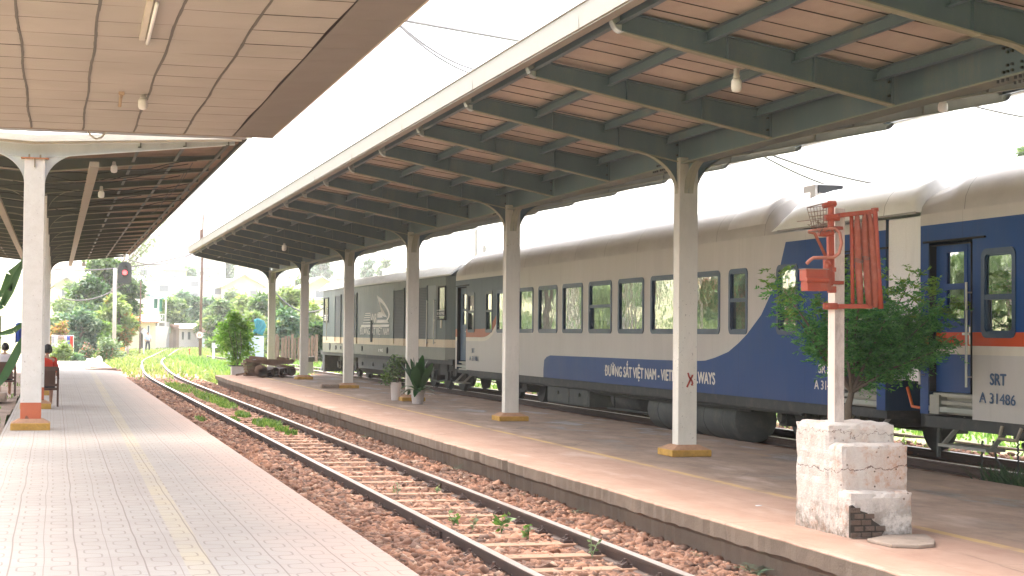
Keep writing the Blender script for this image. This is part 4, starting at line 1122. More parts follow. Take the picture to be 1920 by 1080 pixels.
mb.build('brake_rigging', UNDER, c2)

# ---- locomotive
LOC0 = (10.35 + 1.35, 43.55)
lo = thing('locomotive', (LOC0[0], LOC0[1], -.12), 'weathered teal diesel locomotive with cream stripe and sail emblem at the head of the train', 'locomotive', rz=radians(1.35))
LL = 20.2; HX = -1.35
def loco_mat():
    t = NT('loco_paint_teal', .5); X, Y, Z = t.xyz()
    n = t.noise(1.8, 8, .7, t.map(scale=(1, 1.2, .16))); n2 = t.noise(50, 3); n3 = t.noise(3, 6, .7, t.map(scale=(1, 1.6, .3), loc=(0, 3, 1)))
    base = t.mix(t.M('LESS_THAN', Z, 1.44), (.024, .048, .054), (.52, .40, .26))
    base = t.mix(t.M('LESS_THAN', Z, 1.22), base, (.115, .115, .09))
    top = t.M('MULTIPLY', t.M('SUBTRACT', Z, 2.1, clamp=True), t.ramp(n3, [(.35, .2), (.65, 1)]))
    base = t.mix(t.M('MULTIPLY', top, .6), base, (.12, .12, .10))
    base = t.mix(t.ramp(n, [(.52, 0), (.7, .4)]), base, (.15, .14, .12))
    pn = t.M('FRACT', t.M('DIVIDE', Y, 2.35)); base = t.mix(t.M('MULTIPLY', t.M('LESS_THAN', pn, .006), .7), base, (.02, .025, .03))
    t.col(base); t.bump(t.M('ADD', n, t.M('MULTIPLY', n2, .3)), .25, .006); t.rgh(t.M('ADD', .35, t.M('MULTIPLY', n, .3))); return t.mat
LOCOP = loco_mat()
def LP(px, py):   # photo point on the loco side plane -> local (y, z)
    a = radians(1.35); nrm = Vector((cos(a), sin(a), 0)); p0 = Vector((LOC0[0], LOC0[1], 0)) + Matrix.Rotation(a, 3, 'Z') @ Vector((HX, 0, 0))
    d = fw + RT * ((px - 960) / F_PX) - UP * ((py - 540) / F_PX)
    h = CAM + d * ((p0 - CAM).dot(nrm) / d.dot(nrm))
    l = Matrix.Rotation(-a, 3, 'Z') @ (h - Vector((LOC0[0], LOC0[1], -.12)))
    return l.y, l.z
def ZL(mx, my): return LP(580 + mx/4.153, 480 + my/4.153)
mb = MB()
prof = [(HX, .87), (HX, 3.18), (HX+.32, 3.40), (-HX-.32, 3.40), (-HX, 3.18), (-HX, .87)]
n = len(prof); vs = []
stt = [(-.0, .80, 0), (.75, 1.0, 1), (LL-.75, 1.0, 1), (LL, .80, 0)]
for y, kx, fl_ in stt:
    for (x, z) in prof:
        yy = y
        if fl_ == 0 and z > 1.5: yy = y + (.0 if y < 1 else 0)
        vs.append((x*kx if fl_ == 0 else x, yy, z))
fs = [(i*n+j, (i+1)*n+j, (i+1)*n+(j+1) % n, i*n+(j+1) % n) for i in range(3) for j in range(n)] + [tuple(range(n)), tuple(range(3*n, 4*n))]
mb.add(vs, fs); mb.build('body', LOCOP, lo, world=False)
mb = MB()
mb.prism([(HX-.04, 3.19), (HX+.30, 3.42), (-HX-.30, 3.42), (-HX+.04, 3.19), (-HX+.04, 3.225), (-HX-.28, 3.50), (HX+.28, 3.50), (HX-.04, 3.225)], .1, LL-.1, 'Y')
for y in (3, 6.2, 9.4, 12.6): mb.box(-.7, .7, y, y+2.2, 3.5, 3.58)
mb.build('roof', roofpaint('loco_roof_pale', (.62, .61, .58)), lo, world=False)
def panel(pts, name, mat, t=.015, parent=None):
    (ya, za), (yb, zb) = pts
    return MB().box(HX-t, HX+.003, min(ya, yb), max(ya, yb), min(za, zb), max(za, zb)).build(name, mat, parent or lo, world=False)
GRILL = NT('loco_grille', .7)
gz = GRILL.M('FRACT', GRILL.M('MULTIPLY', GRILL.xyz()[2], 22.0)); gy_ = GRILL.M('FRACT', GRILL.M('MULTIPLY', GRILL.xyz()[1], 22.0))
GRILL.col(GRILL.mix(GRILL.M('MAXIMUM', GRILL.M('LESS_THAN', gz, .4), GRILL.M('LESS_THAN', gy_, .3)), (.018, .022, .024), (.07, .08, .082)))
for (a, b) in (((205, 300), (247, 625)), ((345, 290), (370, 650)), ((662, 245), (740, 665)), ((852, 232), (918, 668))):
    y1_, z1_ = ZL(*a); y0_, z0_ = ZL(*b); top_ = z1_; zb_ = 1.45
    g = panel(((y0_, zb_), (y1_, 2.93)), 'grille', GRILL.mat, .012)
    f = MB()
    for (q, w_) in ((y0_, .04), (y1_-.04, .04)): f.box(HX-.03, HX+.002, q, q+w_, zb_-.2, 2.98)
    f.box(HX-.028, HX+.002, y0_, y1_, 2.93, 2.97); f.box(HX-.028, HX+.002, y0_, y1_, zb_-.22, zb_-.17); f.build('grille_frame', LOCOP, g, world=False)
for (a, b) in (((1012, 205), (1060, 380)), ((120, 300), (150, 435))):
    ya, za = ZL(*a); yb, zb = ZL(*b)
    w_ = MB(); y0_, y1_ = min(ya, yb), max(ya, yb)
    for q in (y0_-.04, y1_): w_.box(HX-.03, HX+.003, q, q+.04, 1.98, 2.92)
    w_.box(HX-.03, HX+.003, y0_, y1_, 2.88, 2.92); w_.box(HX-.03, HX+.003, y0_, y1_, 1.98, 2.02)
    wo_ = w_.build('cab_window', DARKGAP, lo, world=False)
    panel(((y0_, 2.02), (y1_, 2.88)), 'pane', glass_mat('cab_glass', (.2, .22, .2), .08), .006, wo_)
for mx in (930, 985, 147):   # door edges and rails
    yy, _ = ZL(mx, 400)
    d_ = MB(); d_.tube([(HX-.06, yy, 1.3), (HX-.06, yy, 2.55)], .017, 6); [d_.tube([(HX-.06, yy, z), (HX, yy, z)], .012, 5) for z in (1.35, 2.5)]
    d_.build('handrail', STEELBAR, lo, world=False)
ya, _ = ZL(925, 300); yb, _ = ZL(990, 300)
dd = panel(((ya, 1.46), (yb, 2.96)), 'cab_door', painted('loco_door_grey', (.13, .15, .155), .5, (.2, .17, .13), .4, 3), .01)
MB().box(HX-.025, HX-.01, yb+.1, yb+.2, 1.95, 2.0).build('handle', STEELBAR, dd, world=False)
# plates
for (a, b, s_) in (((997, 420), (1060, 473), 'D19E'), ((118, 460), (146, 500), '19E')):
    ya, za = ZL(*a); yb, zb = ZL(*b)
    pl = panel(((yb, zb), (ya, za)), 'number_plate', plain('plate_dark', (.05, .06, .055), .5), .012)
    q = MB(); q.box(HX-.016, HX-.012, yb, ya, za-.02, za); q.box(HX-.016, HX-.012, yb, ya, zb, zb+.02); q.build('plate_rim', LETW, pl, world=False)
    text_part('plate_number', s_, LETW, pl, (HX-.013, ya-.05, zb+.06), (HX-.013, yb+.05, zb+.06), (za-zb)-.12, .01, .003)
yy, zz = ZL(1028, 525); panel(((yy-.08, zz-.13), (yy+.08, zz+.13)), 'side_marker', BEIGE, .02)
yy, zz = ZL(485, 585); panel(((yy-.13, zz-.36), (yy+.13, zz+.36)), 'vent_slot', DARKGAP, .02)
def poly(pts): return [ZL(a, b) for a, b in pts]
def emb(mb, pts):
    q = poly(pts); mb.add([(HX-.006, a, b) for a, b in q], [tuple(range(len(q)))])
em = MB(); SH = []
emb(em, [(527, 305), (551, 372), (577, 430), (606, 478), (562, 440), (534, 440), (560, 436)])
emb(em, [(527, 305), (548, 352), (562, 395), (606, 478), (577, 470), (534, 440), (560, 438)])
outer = [(527, 305), (562, 333), (590, 366), (610, 402), (623, 430), (628, 455), (622, 483), (610, 503), (596, 518)]
inner = [(545, 352), (566, 368), (586, 388), (602, 414), (613, 440), (617, 458), (611, 480), (600, 497), (586, 510)]
for i in range(len(outer)-1): emb(em, [outer[i], outer[i+1], inner[i+1], inner[i]])
emb(em, [(530, 496), (600, 496), (621, 520), (527, 521)]); emb(em, [(530, 448), (560, 446), (572, 478), (530, 481)])
for y_, x0_, x1_ in ((447, 438, 476), (463, 434, 475), (480, 430, 474), (498, 426, 473), (520, 420, 476)): emb(em, [(x0_, y_-2), (x1_, y_-4), (x1_, y_+3), (x0_-2, y_+3)])
emb(em, [(407, 536), (624, 533), (620, 551), (401, 556)])
em.build('emblem', LETW, lo, world=False, fix=False)
ya, za = ZL(478, 520); yb, zb = ZL(527, 520)
text_part('emblem_letters', 'VNR', LETW, lo, (HX, ya, za), (HX, yb, za), abs(ZL(500, 447)[1]-ZL(500, 520)[1]), .03, .008)
ya, za = ZL(398, 611); yb, zb = ZL(622, 613)
text_part('lettering', 'ĐƯỜNG SẮT VIỆT NAM', LETW, lo, (HX, ya, (za+zb)/2), (HX, yb, (za+zb)/2), .24, .012, .008)
ya, za = ZL(540, 745); yb, zb = ZL(575, 745); text_part('lettering', '19E', LETW, lo, (HX, ya, 1.0), (HX, yb, 1.0), .1, .005, .006)
for mx, my, r in ((160, 705, .13), (208, 713, .08), (411, 720, .09), (608, 735, .10), (247, 712, .07)):
    a, b = ZL(mx, my); MB().tube([(HX-.02, a, b), (HX+.01, a, b)], r, 14).build('skirt_port', DARKGAP, lo, world=False)
ub = MB(); ub.box(HX+.05, -HX-.05, .1, LL-.1, .75, .9)
ub.build('underframe', UNDER, lo, world=False)
mb = MB(); mb.prism([(HX+.12, .85), (HX+.12, .40), (HX+.35, .22), (-HX-.35, .22), (-HX-.12, .40), (-HX-.12, .85)], 6.9, 13.2, 'Y')
for y in (7.6, 9.0, 10.6, 12.3): mb.bar((HX+.08, y, .62), (HX+.08, y, .5), .05, .04)
mb.build('fuel_tank', UNDERG, lo, world=False)
def lbogie(yc):
    b = MB()
    for s in (-1, 1):
        x = s*.86
        b.prism([(yc-2.2, .42), (yc+2.2, .42), (yc+2.3, .66), (yc+1.2, .74), (yc-1.2, .74), (yc-2.3, .66)], x-.07, x+.07, 'X')
        for dy in (-1.65, 0, 1.65):
            b.box(x-.13, x+.13, yc+dy-.2, yc+dy+.2, .26, .56); b.tube([(x+s*.12, yc+dy, .42), (x+s*.2, yc+dy, .42)], .13, 14)
            for q in (-.35, .35): b.tube([(x+s*.04, yc+dy+q, .40), (x+s*.04, yc+dy+q, .75)], .07, 8)
        b.tube([(x+s*.12, yc-2, .35), (x+s*.14, yc-.4, .22), (x+s*.12, yc+1.8, .4)], .025, 6)
    o = b.build('bogie', UNDER, lo, world=False)
    for dy in (-1.65, 0, 1.65):
        for s in (-1, 1):
            x = s*.54; MB().tube([(x-s*.035, yc+dy, .46), (x-s*.015, yc+dy, .46), (x-s*.014, yc+dy, .46), (x+s*.075, yc+dy, .46)], [.485, .485, .455, .45], 28).build('wheel', UNDER, o, world=False)
lbogie(3.3); lbogie(LL-4.0)
mb = MB(); mb.box(-1.2, 1.2, LL-.1, LL+.1, .1, .85); mb.prism([(-1.25, .12), (1.25, .12), (1.1, .5), (-1.1, .5)], LL+.1, LL+.45, 'Y'); mb.box(-1.3, -1.2, LL-.9, LL-.6, .1, .85); mb.build('buffer_beam', UNDER, lo, world=False)
mb = MB(); mb.tube([(0, -.5, .62), (0, .3, .62)], .12, 8); mb.box(-.5, .5, -.25, .1, .8, 2.8); mb.build('coupler', UNDER, lo, world=False)
# ------------------------------------------------------------------ lamps
def bulb(loc, label, r=.062, h=.15, drop=.12, group='bulb lamps under the canopies'):
    t = thing('hanging_lamp', loc, label, 'lamp', group)
    MB().lathe([(.02, 0), (.028, -.01), (.028, -drop*.6), (.034, -drop*.7), (.034, -drop)], loc, 12).build('lamp_holder', plain('lamp_cap_grey', (.45, .43, .4), .5), t, True)
    z = -drop
    MB().lathe([(.035, z), (r*.95, z-.02), (r, z-.04), (r, z-h*.75), (r*.8, z-h*.93), (r*.3, z-h)], loc, 18).build('bulb', WHITEP, t, True)
bulb(AT(268, 172, 18.6), 'white bulb lamp hanging from the pink panelled ceiling', .05, .13, .07)
bulb(AT(1381, 128, 14.6) + Vector((0, 0, .0)), 'white bulb lamp hanging between the nearest rafters of the right canopy', .05, .13, .10)
bulb(AX(1768, 186, 8.6), 'white bulb lamp poking below the girder at the upper right', .05, .1, .03)
bulb(AT(214, 303, 27.0), 'left canopy bulb nearest the white gable beam', .052, .12, .06)
bulb(AT(190, 349, 30.2), 'left canopy bulb farther in, behind the first one', .055, .12, .09)
bulb(AX(533, 456, 6.2), 'small pale bulb lamp under the far end of the right canopy', .065, .17, .05)
bulb(AT(157, 489, 60.0), 'tiny bulb lamp at the far end of the left canopy', .07, .15, .06)
bulb(AX(598, 371, 6.0), 'dusty dark bulb lamp high among the middle rafters of the right canopy', .05, .1, .05)
tl = thing('tube_lamp', (1.05, 14.0, 4.09), 'thin fluorescent tube lamp fixed on the ceiling at the top edge of the photo', 'lamp')
a = AT(290, -30, 13.1); b = AT(273, 47, 14.9); a.z = b.z = 4.065; dd_ = (b-a)
MB().bar(a + Vector((-.03, 0, .02)), b + Vector((-.03, 0, .02)), .05, .05).build('lamp_housing', BEIGE, tl, bevel=.005)
MB().tube([a + Vector((.02, 0, -.02)), b + Vector((.02, 0, -.02)) + dd_.normalized()*.05], .016, 10).build('tube', WHITEP, tl, True)
ch = thing('ceiling_hook', AT(228, 172, 18.4), 'old rusty lamp bracket stub on the ceiling beside the bulb', 'bracket')
l = ch.location; mb = MB(); mb.box(l.x-.03, l.x+.03, l.y-.02, l.y+.02, l.z-.04, l.z); mb.tube([l + Vector((0, 0, -.03)), l + Vector((-.01, -.03, -.08)), l + Vector((-.02, -.02, -.17))], .018, 8); mb.build('hook', plain('hook_paint', (.5, .36, .26), .7), ch)

# ------------------------------------------------------------------ stepped concrete block and token-exchange post
def pinkconc():
    t = NT('block_pink_limewash', .9); X, Y, Z = t.xyz(); n = t.noise(5, 9, .72); n2 = t.noise(70, 4); n3 = t.noise(2.2, 6, .7, t.map(scale=(1, 1, .4), loc=(3, 1, 2)))
    base = t.mix(t.ramp(n, [(.3, 0), (.7, 1)]), (.52, .45, .39), (.67, .60, .53))
    base = t.mix(t.ramp(n3, [(.5, 0), (.7, .6)]), base, (.42, .25, .17))
    low = t.M('MULTIPLY', t.ramp(Z, [(.0, 1), (.14, .75), (.34, .0)]), t.ramp(t.noise(9, 8, .75, t.map(loc=(1, 8, 3))), [(.42, 0), (.58, 1)]))
    base = t.mix(t.M('MULTIPLY', low, .85), base, (.12, .09, .06))
    wv = t.M('ADD', t.M('MULTIPLY', t.M('SUBTRACT', t.noise(4.5, 6, .65), .5), .22), t.M('MULTIPLY', X, .04))
    cr = t.M('LESS_THAN', t.M('ABSOLUTE', t.M('SUBTRACT', Z, t.M('ADD', .505, wv))), .0035)
    cr2 = t.M('LESS_THAN', t.M('ABSOLUTE', t.M('SUBTRACT', Z, t.M('ADD', .76, t.M('MULTIPLY', t.M('SUBTRACT', t.noise(6, 6, .7, t.map(loc=(5, 5, 5))), .5), .3)))), .0025)
    cr = t.M('MAXIMUM', cr, cr2)
    base = t.mix(t.M('MULTIPLY', cr, t.ramp(n3, [(.34, 0), (.44, .85)])), base, (.13, .07, .05))
    pits = t.M('MULTIPLY', t.ramp(t.voro(17), [(0, 1), (.10, 1), (.14, 0)]), t.ramp(n3, [(.42, 0), (.6, .9)]))
    base = t.mix(pits, base, (.11, .075, .055))
    edge = t.M('MULTIPLY', t.ramp(t.noise(14, 6, .7), [(.5, 0), (.62, .55)]), t.ramp(n3, [(.45, 0), (.6, 1)])); base = t.mix(edge, base, (.45, .22, .12))
    t.col(base); t.bump(t.M('SUBTRACT', t.M('ADD', n2, t.M('MULTIPLY', n, 2.5)), t.M('MULTIPLY', t.M('ADD', cr, pits), 2)), .9, .008); return t.mat
PINK = pinkconc()
def rough_block(mb, x0, x1, y0, y1, z0, z1, seed, amp=.012, n=9, chip=None):
    rg = random.Random(seed)
    def jit(p):
        x, y, z = p; f = sin(x*31+seed)*cos(y*27+z*23) + .6*sin(z*51+x*13)
        k = amp*f
        e = sum(1 for a, b, c in ((x, x0, x1), (y, y0, y1), (z, z0, z1)) if min(abs(a-b), abs(a-c)) < 1e-5)
        cx, cy, cz = (x0+x1)/2, (y0+y1)/2, (z0+z1)/2
        if e >= 2: s = .018 + amp*.8*abs(f)
        else: s = 0
        d = Vector((cx-x, cy-y, cz-z)); d.normalize()
        v = Vector(p) + d*(s + k*.4)
        if z <= z0 + 1e-5: v.z = z0
        return tuple(v)
    def face(o, u, v, nu, nv): mb.grid(lambda a, b: jit(tuple(o[i] + u[i]*a + v[i]*b for i in range(3))), nu, nv)
    X, Y, Z = x1-x0, y1-y0, z1-z0; nx, ny, nz = max(3, int(X/.045)), max(3, int(Y/.045)), max(3, int(Z/.045))
    face((x0, y0, z0), (X, 0, 0), (0, 0, Z), nx, nz); face((x0, y1, z0), (X, 0, 0), (0, 0, Z), nx, nz)
    face((x0, y0, z0), (0, Y, 0), (0, 0, Z), ny, nz); face((x1, y0, z0), (0, Y, 0), (0, 0, Z), ny, nz)
    face((x0, y0, z1), (X, 0, 0), (0, Y, 0), nx, ny)
blk = thing('stepped_block', (5.98, 11.7, 0), 'cracked pink limewashed concrete block with two steps on the platform edge', 'concrete block')
mb = MB()
rough_block(mb, 5.70, 6.27, 11.54, 12.14, 0, .835, 1)
rough_block(mb, 5.712, 6.29, 11.36, 11.60, 0, .69, 2)
rough_block(mb, 5.705, 6.245, 11.20, 11.42, 0, .345, 3)
mb.build('block_body', PINK, blk, False)
BRK = concrete('exposed_brick', (.125, .085, .062), (.04, .03, .022), .95, 12, False, .9)
MB().prism([(5.712, .008), (5.96, .008), (5.99, .05), (5.95, .10), (5.90, .13), (5.85, .19), (5.78, .21), (5.73, .25), (5.712, .24)], 11.194, 11.22, 'Y').build('broken_edge', plain('mortar_dark', (.05, .038, .028), .95), blk)
mb = MB(); rb = random.Random(4)
for r in range(5):
    for c_ in range((3, 3, 2, 2, 1)[r]):
        x = 5.715 + c_*.088 + (.03 if r % 2 else 0); mb.box(x, x+.080 - .01*rb.random(), 11.182 + .008*rb.random(), 11.21, .01 + r*.046, .045 + r*.046)
mb.build('bare_bricks', BRK, blk, bevel=.003)
fsl = MB(); fsl.prism([(5.74, 10.99), (5.76, 10.66), (5.93, 10.57), (6.08, 10.62), (6.20, 10.82), (6.32, 11.17), (6.0, 11.18)], 0, .028, 'Z'); o = fsl.build('concrete_slab', CURB, None, bevel=.008); tag(o, 'thin broken grey slab lying at the foot of the stepped block', 'slab')
PZ = 11.72
post = thing('signal_post', (5.86, 11.76, .835), 'slim pale concrete post carrying orange-red iron token gear, standing on the stepped block', 'post')
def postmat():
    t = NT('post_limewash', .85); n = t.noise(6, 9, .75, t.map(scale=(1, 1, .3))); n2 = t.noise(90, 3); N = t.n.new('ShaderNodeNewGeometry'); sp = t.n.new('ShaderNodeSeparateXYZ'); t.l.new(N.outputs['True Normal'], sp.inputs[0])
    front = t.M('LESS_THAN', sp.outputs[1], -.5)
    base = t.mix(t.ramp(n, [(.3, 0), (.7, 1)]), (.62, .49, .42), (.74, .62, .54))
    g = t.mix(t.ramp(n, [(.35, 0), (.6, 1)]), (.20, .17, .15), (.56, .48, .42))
    base = t.mix(t.M('MULTIPLY', front, .75), base, g)  # mottled front also darkened as the unlit face, side left pale
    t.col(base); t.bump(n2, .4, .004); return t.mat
px0, px1 = AT(1566, 500, PZ).x - .002, AT(1583, 500, PZ).x + .006
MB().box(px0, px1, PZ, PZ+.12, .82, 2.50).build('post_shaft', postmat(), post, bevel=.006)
REDI = painted('token_gear_red', (.33, .055, .024), .6, (.22, .13, .10), .55, 9, streak=False, bump=.4)
REDR = painted('hose_wrapped_red', (.30, .075, .042), .8, (.30, .16, .12), .5, 25, streak=False, bump=.8, fine=140)
WIRE = plain('wire_rust', (.16, .10, .075), .7)
def Q(x, y, dy=0.0): return AT(x, y, PZ - .03 + dy)
def Z1(x, y, dy=0.0): return Q(1480 + x/4.5, 360 + y/4.5, dy)
gear = MB()
# rack frame on the right
gear.bar(Z1(410, 198), Z1(710, 165), .05, .035); gear.bar(Z1(700, 150), Z1(742, 150), .05, .03)
fr_ = gear.build('rack_arm', REDI, post, bevel=.004)
gear = MB(); gear.bar(Z1(415, 965), Z1(690, 965), .05, .035); gear.build('rack_arm', REDI, post, bevel=.004)
MB().tube([Z1(722, 150, -.02), Z1(735, 400, -.02), Z1(752, 700, -.02), Z1(772, 985, -.02)], [.020, .021, .021, .022], 10).build('rack_upright', REDI, post, True)
MB().tube([Z1(524, 205), Z1(530, 600), Z1(534, 945)], .016, 8).build('rack_rod', REDI, post, True)
for pts, r_ in (([(572, 175), (573, 320), (580, 550), (590, 750), (598, 945)], .029), ([(636, 165), (634, 330), (645, 560), (660, 780), (672, 965)], .028), ([(672, 170), (690, 330), (705, 560), (722, 760), (722, 975)], .031)):
    k = [Z1(x, y, -.01) for x, y in pts]; rs = [r_*.55] + [r_]*3 + [r_*.8]
    MB().tube(k, rs, 10).build('wrapped_hose', REDR, post, True)
wr = MB()
for cx, cy in ((578, 570), (645, 550), (592, 575)):
    for q in range(3):
        c0 = Z1(cx, cy + q*9, -.01); wr.tube([c0 + Vector((.03*cos(a_), .03*sin(a_), .006*sin(a_*2+q))) for a_ in [2*pi*i/10 for i in range(11)]], .003, 4)
wr.build('binding_wire', WIRE, post)
# clamps round the post
def clamp(y0_, y1_, x0_, x1_):
    m_ = MB(); a_ = Z1(x0_, y0_); b_ = Z1(x1_, y1_)
    m_.box(min(a_.x, b_.x), max(a_.x, b_.x), PZ-.025, PZ-.002, min(a_.z, b_.z), max(a_.z, b_.z)); m_.box(px0-.02, px0-.003, PZ-.02, PZ+.14, min(a_.z, b_.z), max(a_.z, b_.z))
    m_.tube([a_ + Vector((.02, -.03, -.03)), a_ + Vector((.02, .02, -.03))], .011, 6); m_.build('clamp', REDI, post, bevel=.004)
clamp(935, 990, 295, 412); clamp(748, 780, 330, 465); clamp(288, 318, 380, 458); clamp(188, 232, 375, 412)
MB().bar(Z1(345, 340, -.01), Z1(352, 780, -.01), .05, .04, (0, 1, 0)).build('upright_bar', REDI, post, bevel=.004)
g2 = MB(); g2.box(Z1(292, 0).x, Z1(400, 0).x, PZ-.09, PZ-.01, Z1(0, 235).z, Z1(0, 195).z); g2.tube([Z1(350, 75, -.03), Z1(350, 300, -.03)], .026, 10); g2.tube([Z1(282, 118, -.04), Z1(392, 95, -.04)], .022, 8)
g2.tube([Z1(322, 90, -.03), Z1(322, 130, -.03)], .024, 8); g2.tube([Z1(377, 75, -.03), Z1(377, 125, -.03)], .016, 8); g2.tube([Z1(300, 212, -.06), Z1(400, 205, -.06)], .02, 8); g2.build('top_head', REDI, post, bevel=.004)
g3 = MB(); g3.tube([Z1(245, 350, -.03), Z1(300, 352, -.03), Z1(372, 345, -.03)], .024, 8); g3.tube([Z1(290, 300, -.03), Z1(300, 350, -.03)], .02, 8); g3.tube([Z1(320, 570, -.03), Z1(322, 668, -.03)], .034, 10); g3.tube([Z1(300, 580, -.05), Z1(340, 600, -.06), Z1(355, 620, -.05)], .014, 8)
g3.box(Z1(288, 0).x, Z1(375, 0).x, PZ-.08, PZ-.02, Z1(0, 668).z, Z1(0, 630).z); g3.box(Z1(325, 0).x, Z1(382, 0).x, PZ-.07, PZ-.02, Z1(0, 845).z, Z1(0, 790).z); g3.build('spring_housing', REDI, post, bevel=.004)
MB().tube([Z1(165, 335, -.05), Z1(220, 322, -.05), Z1(330, 308, -.05), Z1(385, 305, -.06), Z1(425, 345, -.07), Z1(440, 430, -.08), Z1(420, 515, -.07), Z1(375, 552, -.06), Z1(300, 553, -.06), Z1(205, 555, -.06), Z1(175, 575, -.06), Z1(146, 605, -.06)], .0135, 10).build('catch_hook', painted('hook_pink_red', (.40, .14, .09), .6, (.2, .14, .1), .4, 8, streak=False), post, True)
MB().tube([Z1(160, 335, -.05), Z1(215, 350, -.05), Z1(305, 540, -.05)], .0125, 8).build('catch_strut', REDR, post, True)
cg = MB()
for i in range(7): cg.tube([Z1(150 + i*27, 135 - i*4, -.05), Z1(190 + i*20, 290 + i*2, -.07)], .0028, 4)
for j in range(5): cg.tube([Z1(150 + j*9, 135 + j*38, -.05), Z1(310 - j*1, 115 + j*38, -.08)], .0028, 4)
cg.tube([Z1(65, 250, .1), Z1(190, 235, -.04), Z1(385, 205, -.05)], .003, 4); cg.tube([Z1(150, 132, -.05), Z1(285, 98, -.05)], .004, 4)
cg.build('wire_cage', WIRE, post)
tg = MB(); rt = random.Random(5)
for i in range(14):
    a_ = (rt.uniform(190, 400), rt.uniform(255, 330)); tg.tube([Z1(a_[0], a_[1], -.05), Z1(a_[0]+rt.uniform(-40, 50), a_[1]+rt.uniform(-25, 25), -.07), Z1(a_[0]+rt.uniform(-60, 60), a_[1]+rt.uniform(-30, 30), -.06)], .0045, 4)
tg.build('tangled_wire', WIRE, post)
b0, b1 = Z1(90, 655), Z1(268, 838); bx_ = MB(); ya_, yb_ = PZ-.14, PZ-.02
bx_.box(b0.x, b1.x, ya_, yb_, (b0.z+b1.z)/2 - .006, b0.z); bx_.box(b0.x + .012, b1.x, ya_, yb_, b1.z, (b0.z+b1.z)/2 - .002)
bx_.tube([Vector((b0.x-.005, ya_-.005, (b0.z+b1.z)/2)), Vector((b1.x+.005, ya_-.005, (b0.z+b1.z)/2))], .022, 8)
bx_.build('token_box', REDI, post, bevel=.004)
MB().box(b0.x-.006, b1.x+.01, ya_-.01, yb_+.01, b0.z, b0.z+.006).build('box_lid', plain('lid_dusty', (.25, .17, .13), .8), post)
MB().box(b1.x, Z1(330, 0).x, PZ-.09, PZ-.05, Z1(0, 830).z, Z1(0, 665).z).build('box_bracket', REDI, post, bevel=.004)
# painted red mark on the nearest column
mk = MB(); yk = YA - .1 - .004
def MK(x, y): p_ = AT(x, y, yk); return (p_.x, yk, p_.z)
def stroke(pts, w):
    for (a, b), (c, d) in zip(pts, pts[1:]):
        A_, B_ = Vector(MK(a, b)), Vector(MK(c, d)); n_ = (B_-A_).cross(Vector((0, 1, 0))).normalized()*w
        mk.add([A_-n_, A_+n_, B_+n_, B_-n_], [(0,1,2,3)])
stroke([(1290, 699), (1292, 707), (1297, 713), (1299, 720)], .011); stroke([(1299, 703), (1294, 713), (1288, 726)], .012); stroke([(1299, 720), (1296, 722)], .014)
mko = mk.build('painted_mark', plain('mark_red', (.36, .05, .025), .6), rc, fix=False)

# ------------------------------------------------------------------ vegetation makers
def leafcloud(name, mat, pts, size, parent=None, seed=0, aspect=2.2, droop=.25, origin=(0, 0, 0), dirs=None):
    "one mesh of many small pointed leaves at pts (N,3)"
    rg = np.random.RandomState(seed); n = len(pts)
    s = size * rg.uniform(.6, 1.35, n)
    if dirs is None:
        d = rg.normal(size=(n, 3)); d[:, 2] = d[:, 2]*.55 - droop
    else: d = dirs + rg.normal(size=(n, 3))*.35
    d /= np.linalg.norm(d, axis=1)[:, None] + 1e-9
    r = rg.normal(size=(n, 3)); w = np.cross(d, r); w /= np.linalg.norm(w, axis=1)[:, None] + 1e-9
    nn = np.cross(w, d)
    L = (s*aspect/2)[:, None]; Wd = (s/2)[:, None]
    base = pts; mid = pts + d*L*.9; tip = pts + d*L*2
    a = mid + w*Wd*.8 + nn*s[:, None]*.08; b = mid - w*Wd*.8 + nn*s[:, None]*.08
    V = np.stack([base, a, tip, b], 1).reshape(-1, 3)
    F = np.arange(4*n)
    return numesh(name, V, F, 4, mat, parent, origin=origin)
LEAF_G = leafmat('foliage_green', [(0.056, 0.100, 0.037), (0.094, 0.160, 0.061), (0.152, 0.228, 0.092), (0.221, 0.286, 0.124)])
LEAF_D = leafmat('foliage_dark', [(0.031, 0.064, 0.033), (0.050, 0.102, 0.048), (0.073, 0.141, 0.062), (0.116, 0.194, 0.089)])
LEAF_Y = leafmat('foliage_yellowgreen', [(0.129, 0.182, 0.066), (0.213, 0.276, 0.108), (0.307, 0.360, 0.160), (0.385, 0.406, 0.196)])
LEAF_P = leafmat('foliage_palegrey', [(0.123, 0.167, 0.101), (0.199, 0.253, 0.166), (0.285, 0.340, 0.231), (0.371, 0.415, 0.296)])
LEAF_O = leafmat('foliage_orange', [(0.188, 0.225, 0.062), (0.350, 0.275, 0.100), (0.500, 0.250, 0.112), (0.562, 0.200, 0.125)])
LEAF_B = leafmat('foliage_bluegreen', [(0.054, 0.099, 0.065), (0.089, 0.157, 0.112), (0.139, 0.229, 0.161), (0.231, 0.321, 0.242)])
FLOWR = leafmat('flowers_pink', [(.45, .10, .08), (.5, .2, .18), (.55, .3, .28)], .2)
BARK = concrete('bark_brown', (.16, .12, .085), (.07, .05, .04), .95, 8, False, .9)
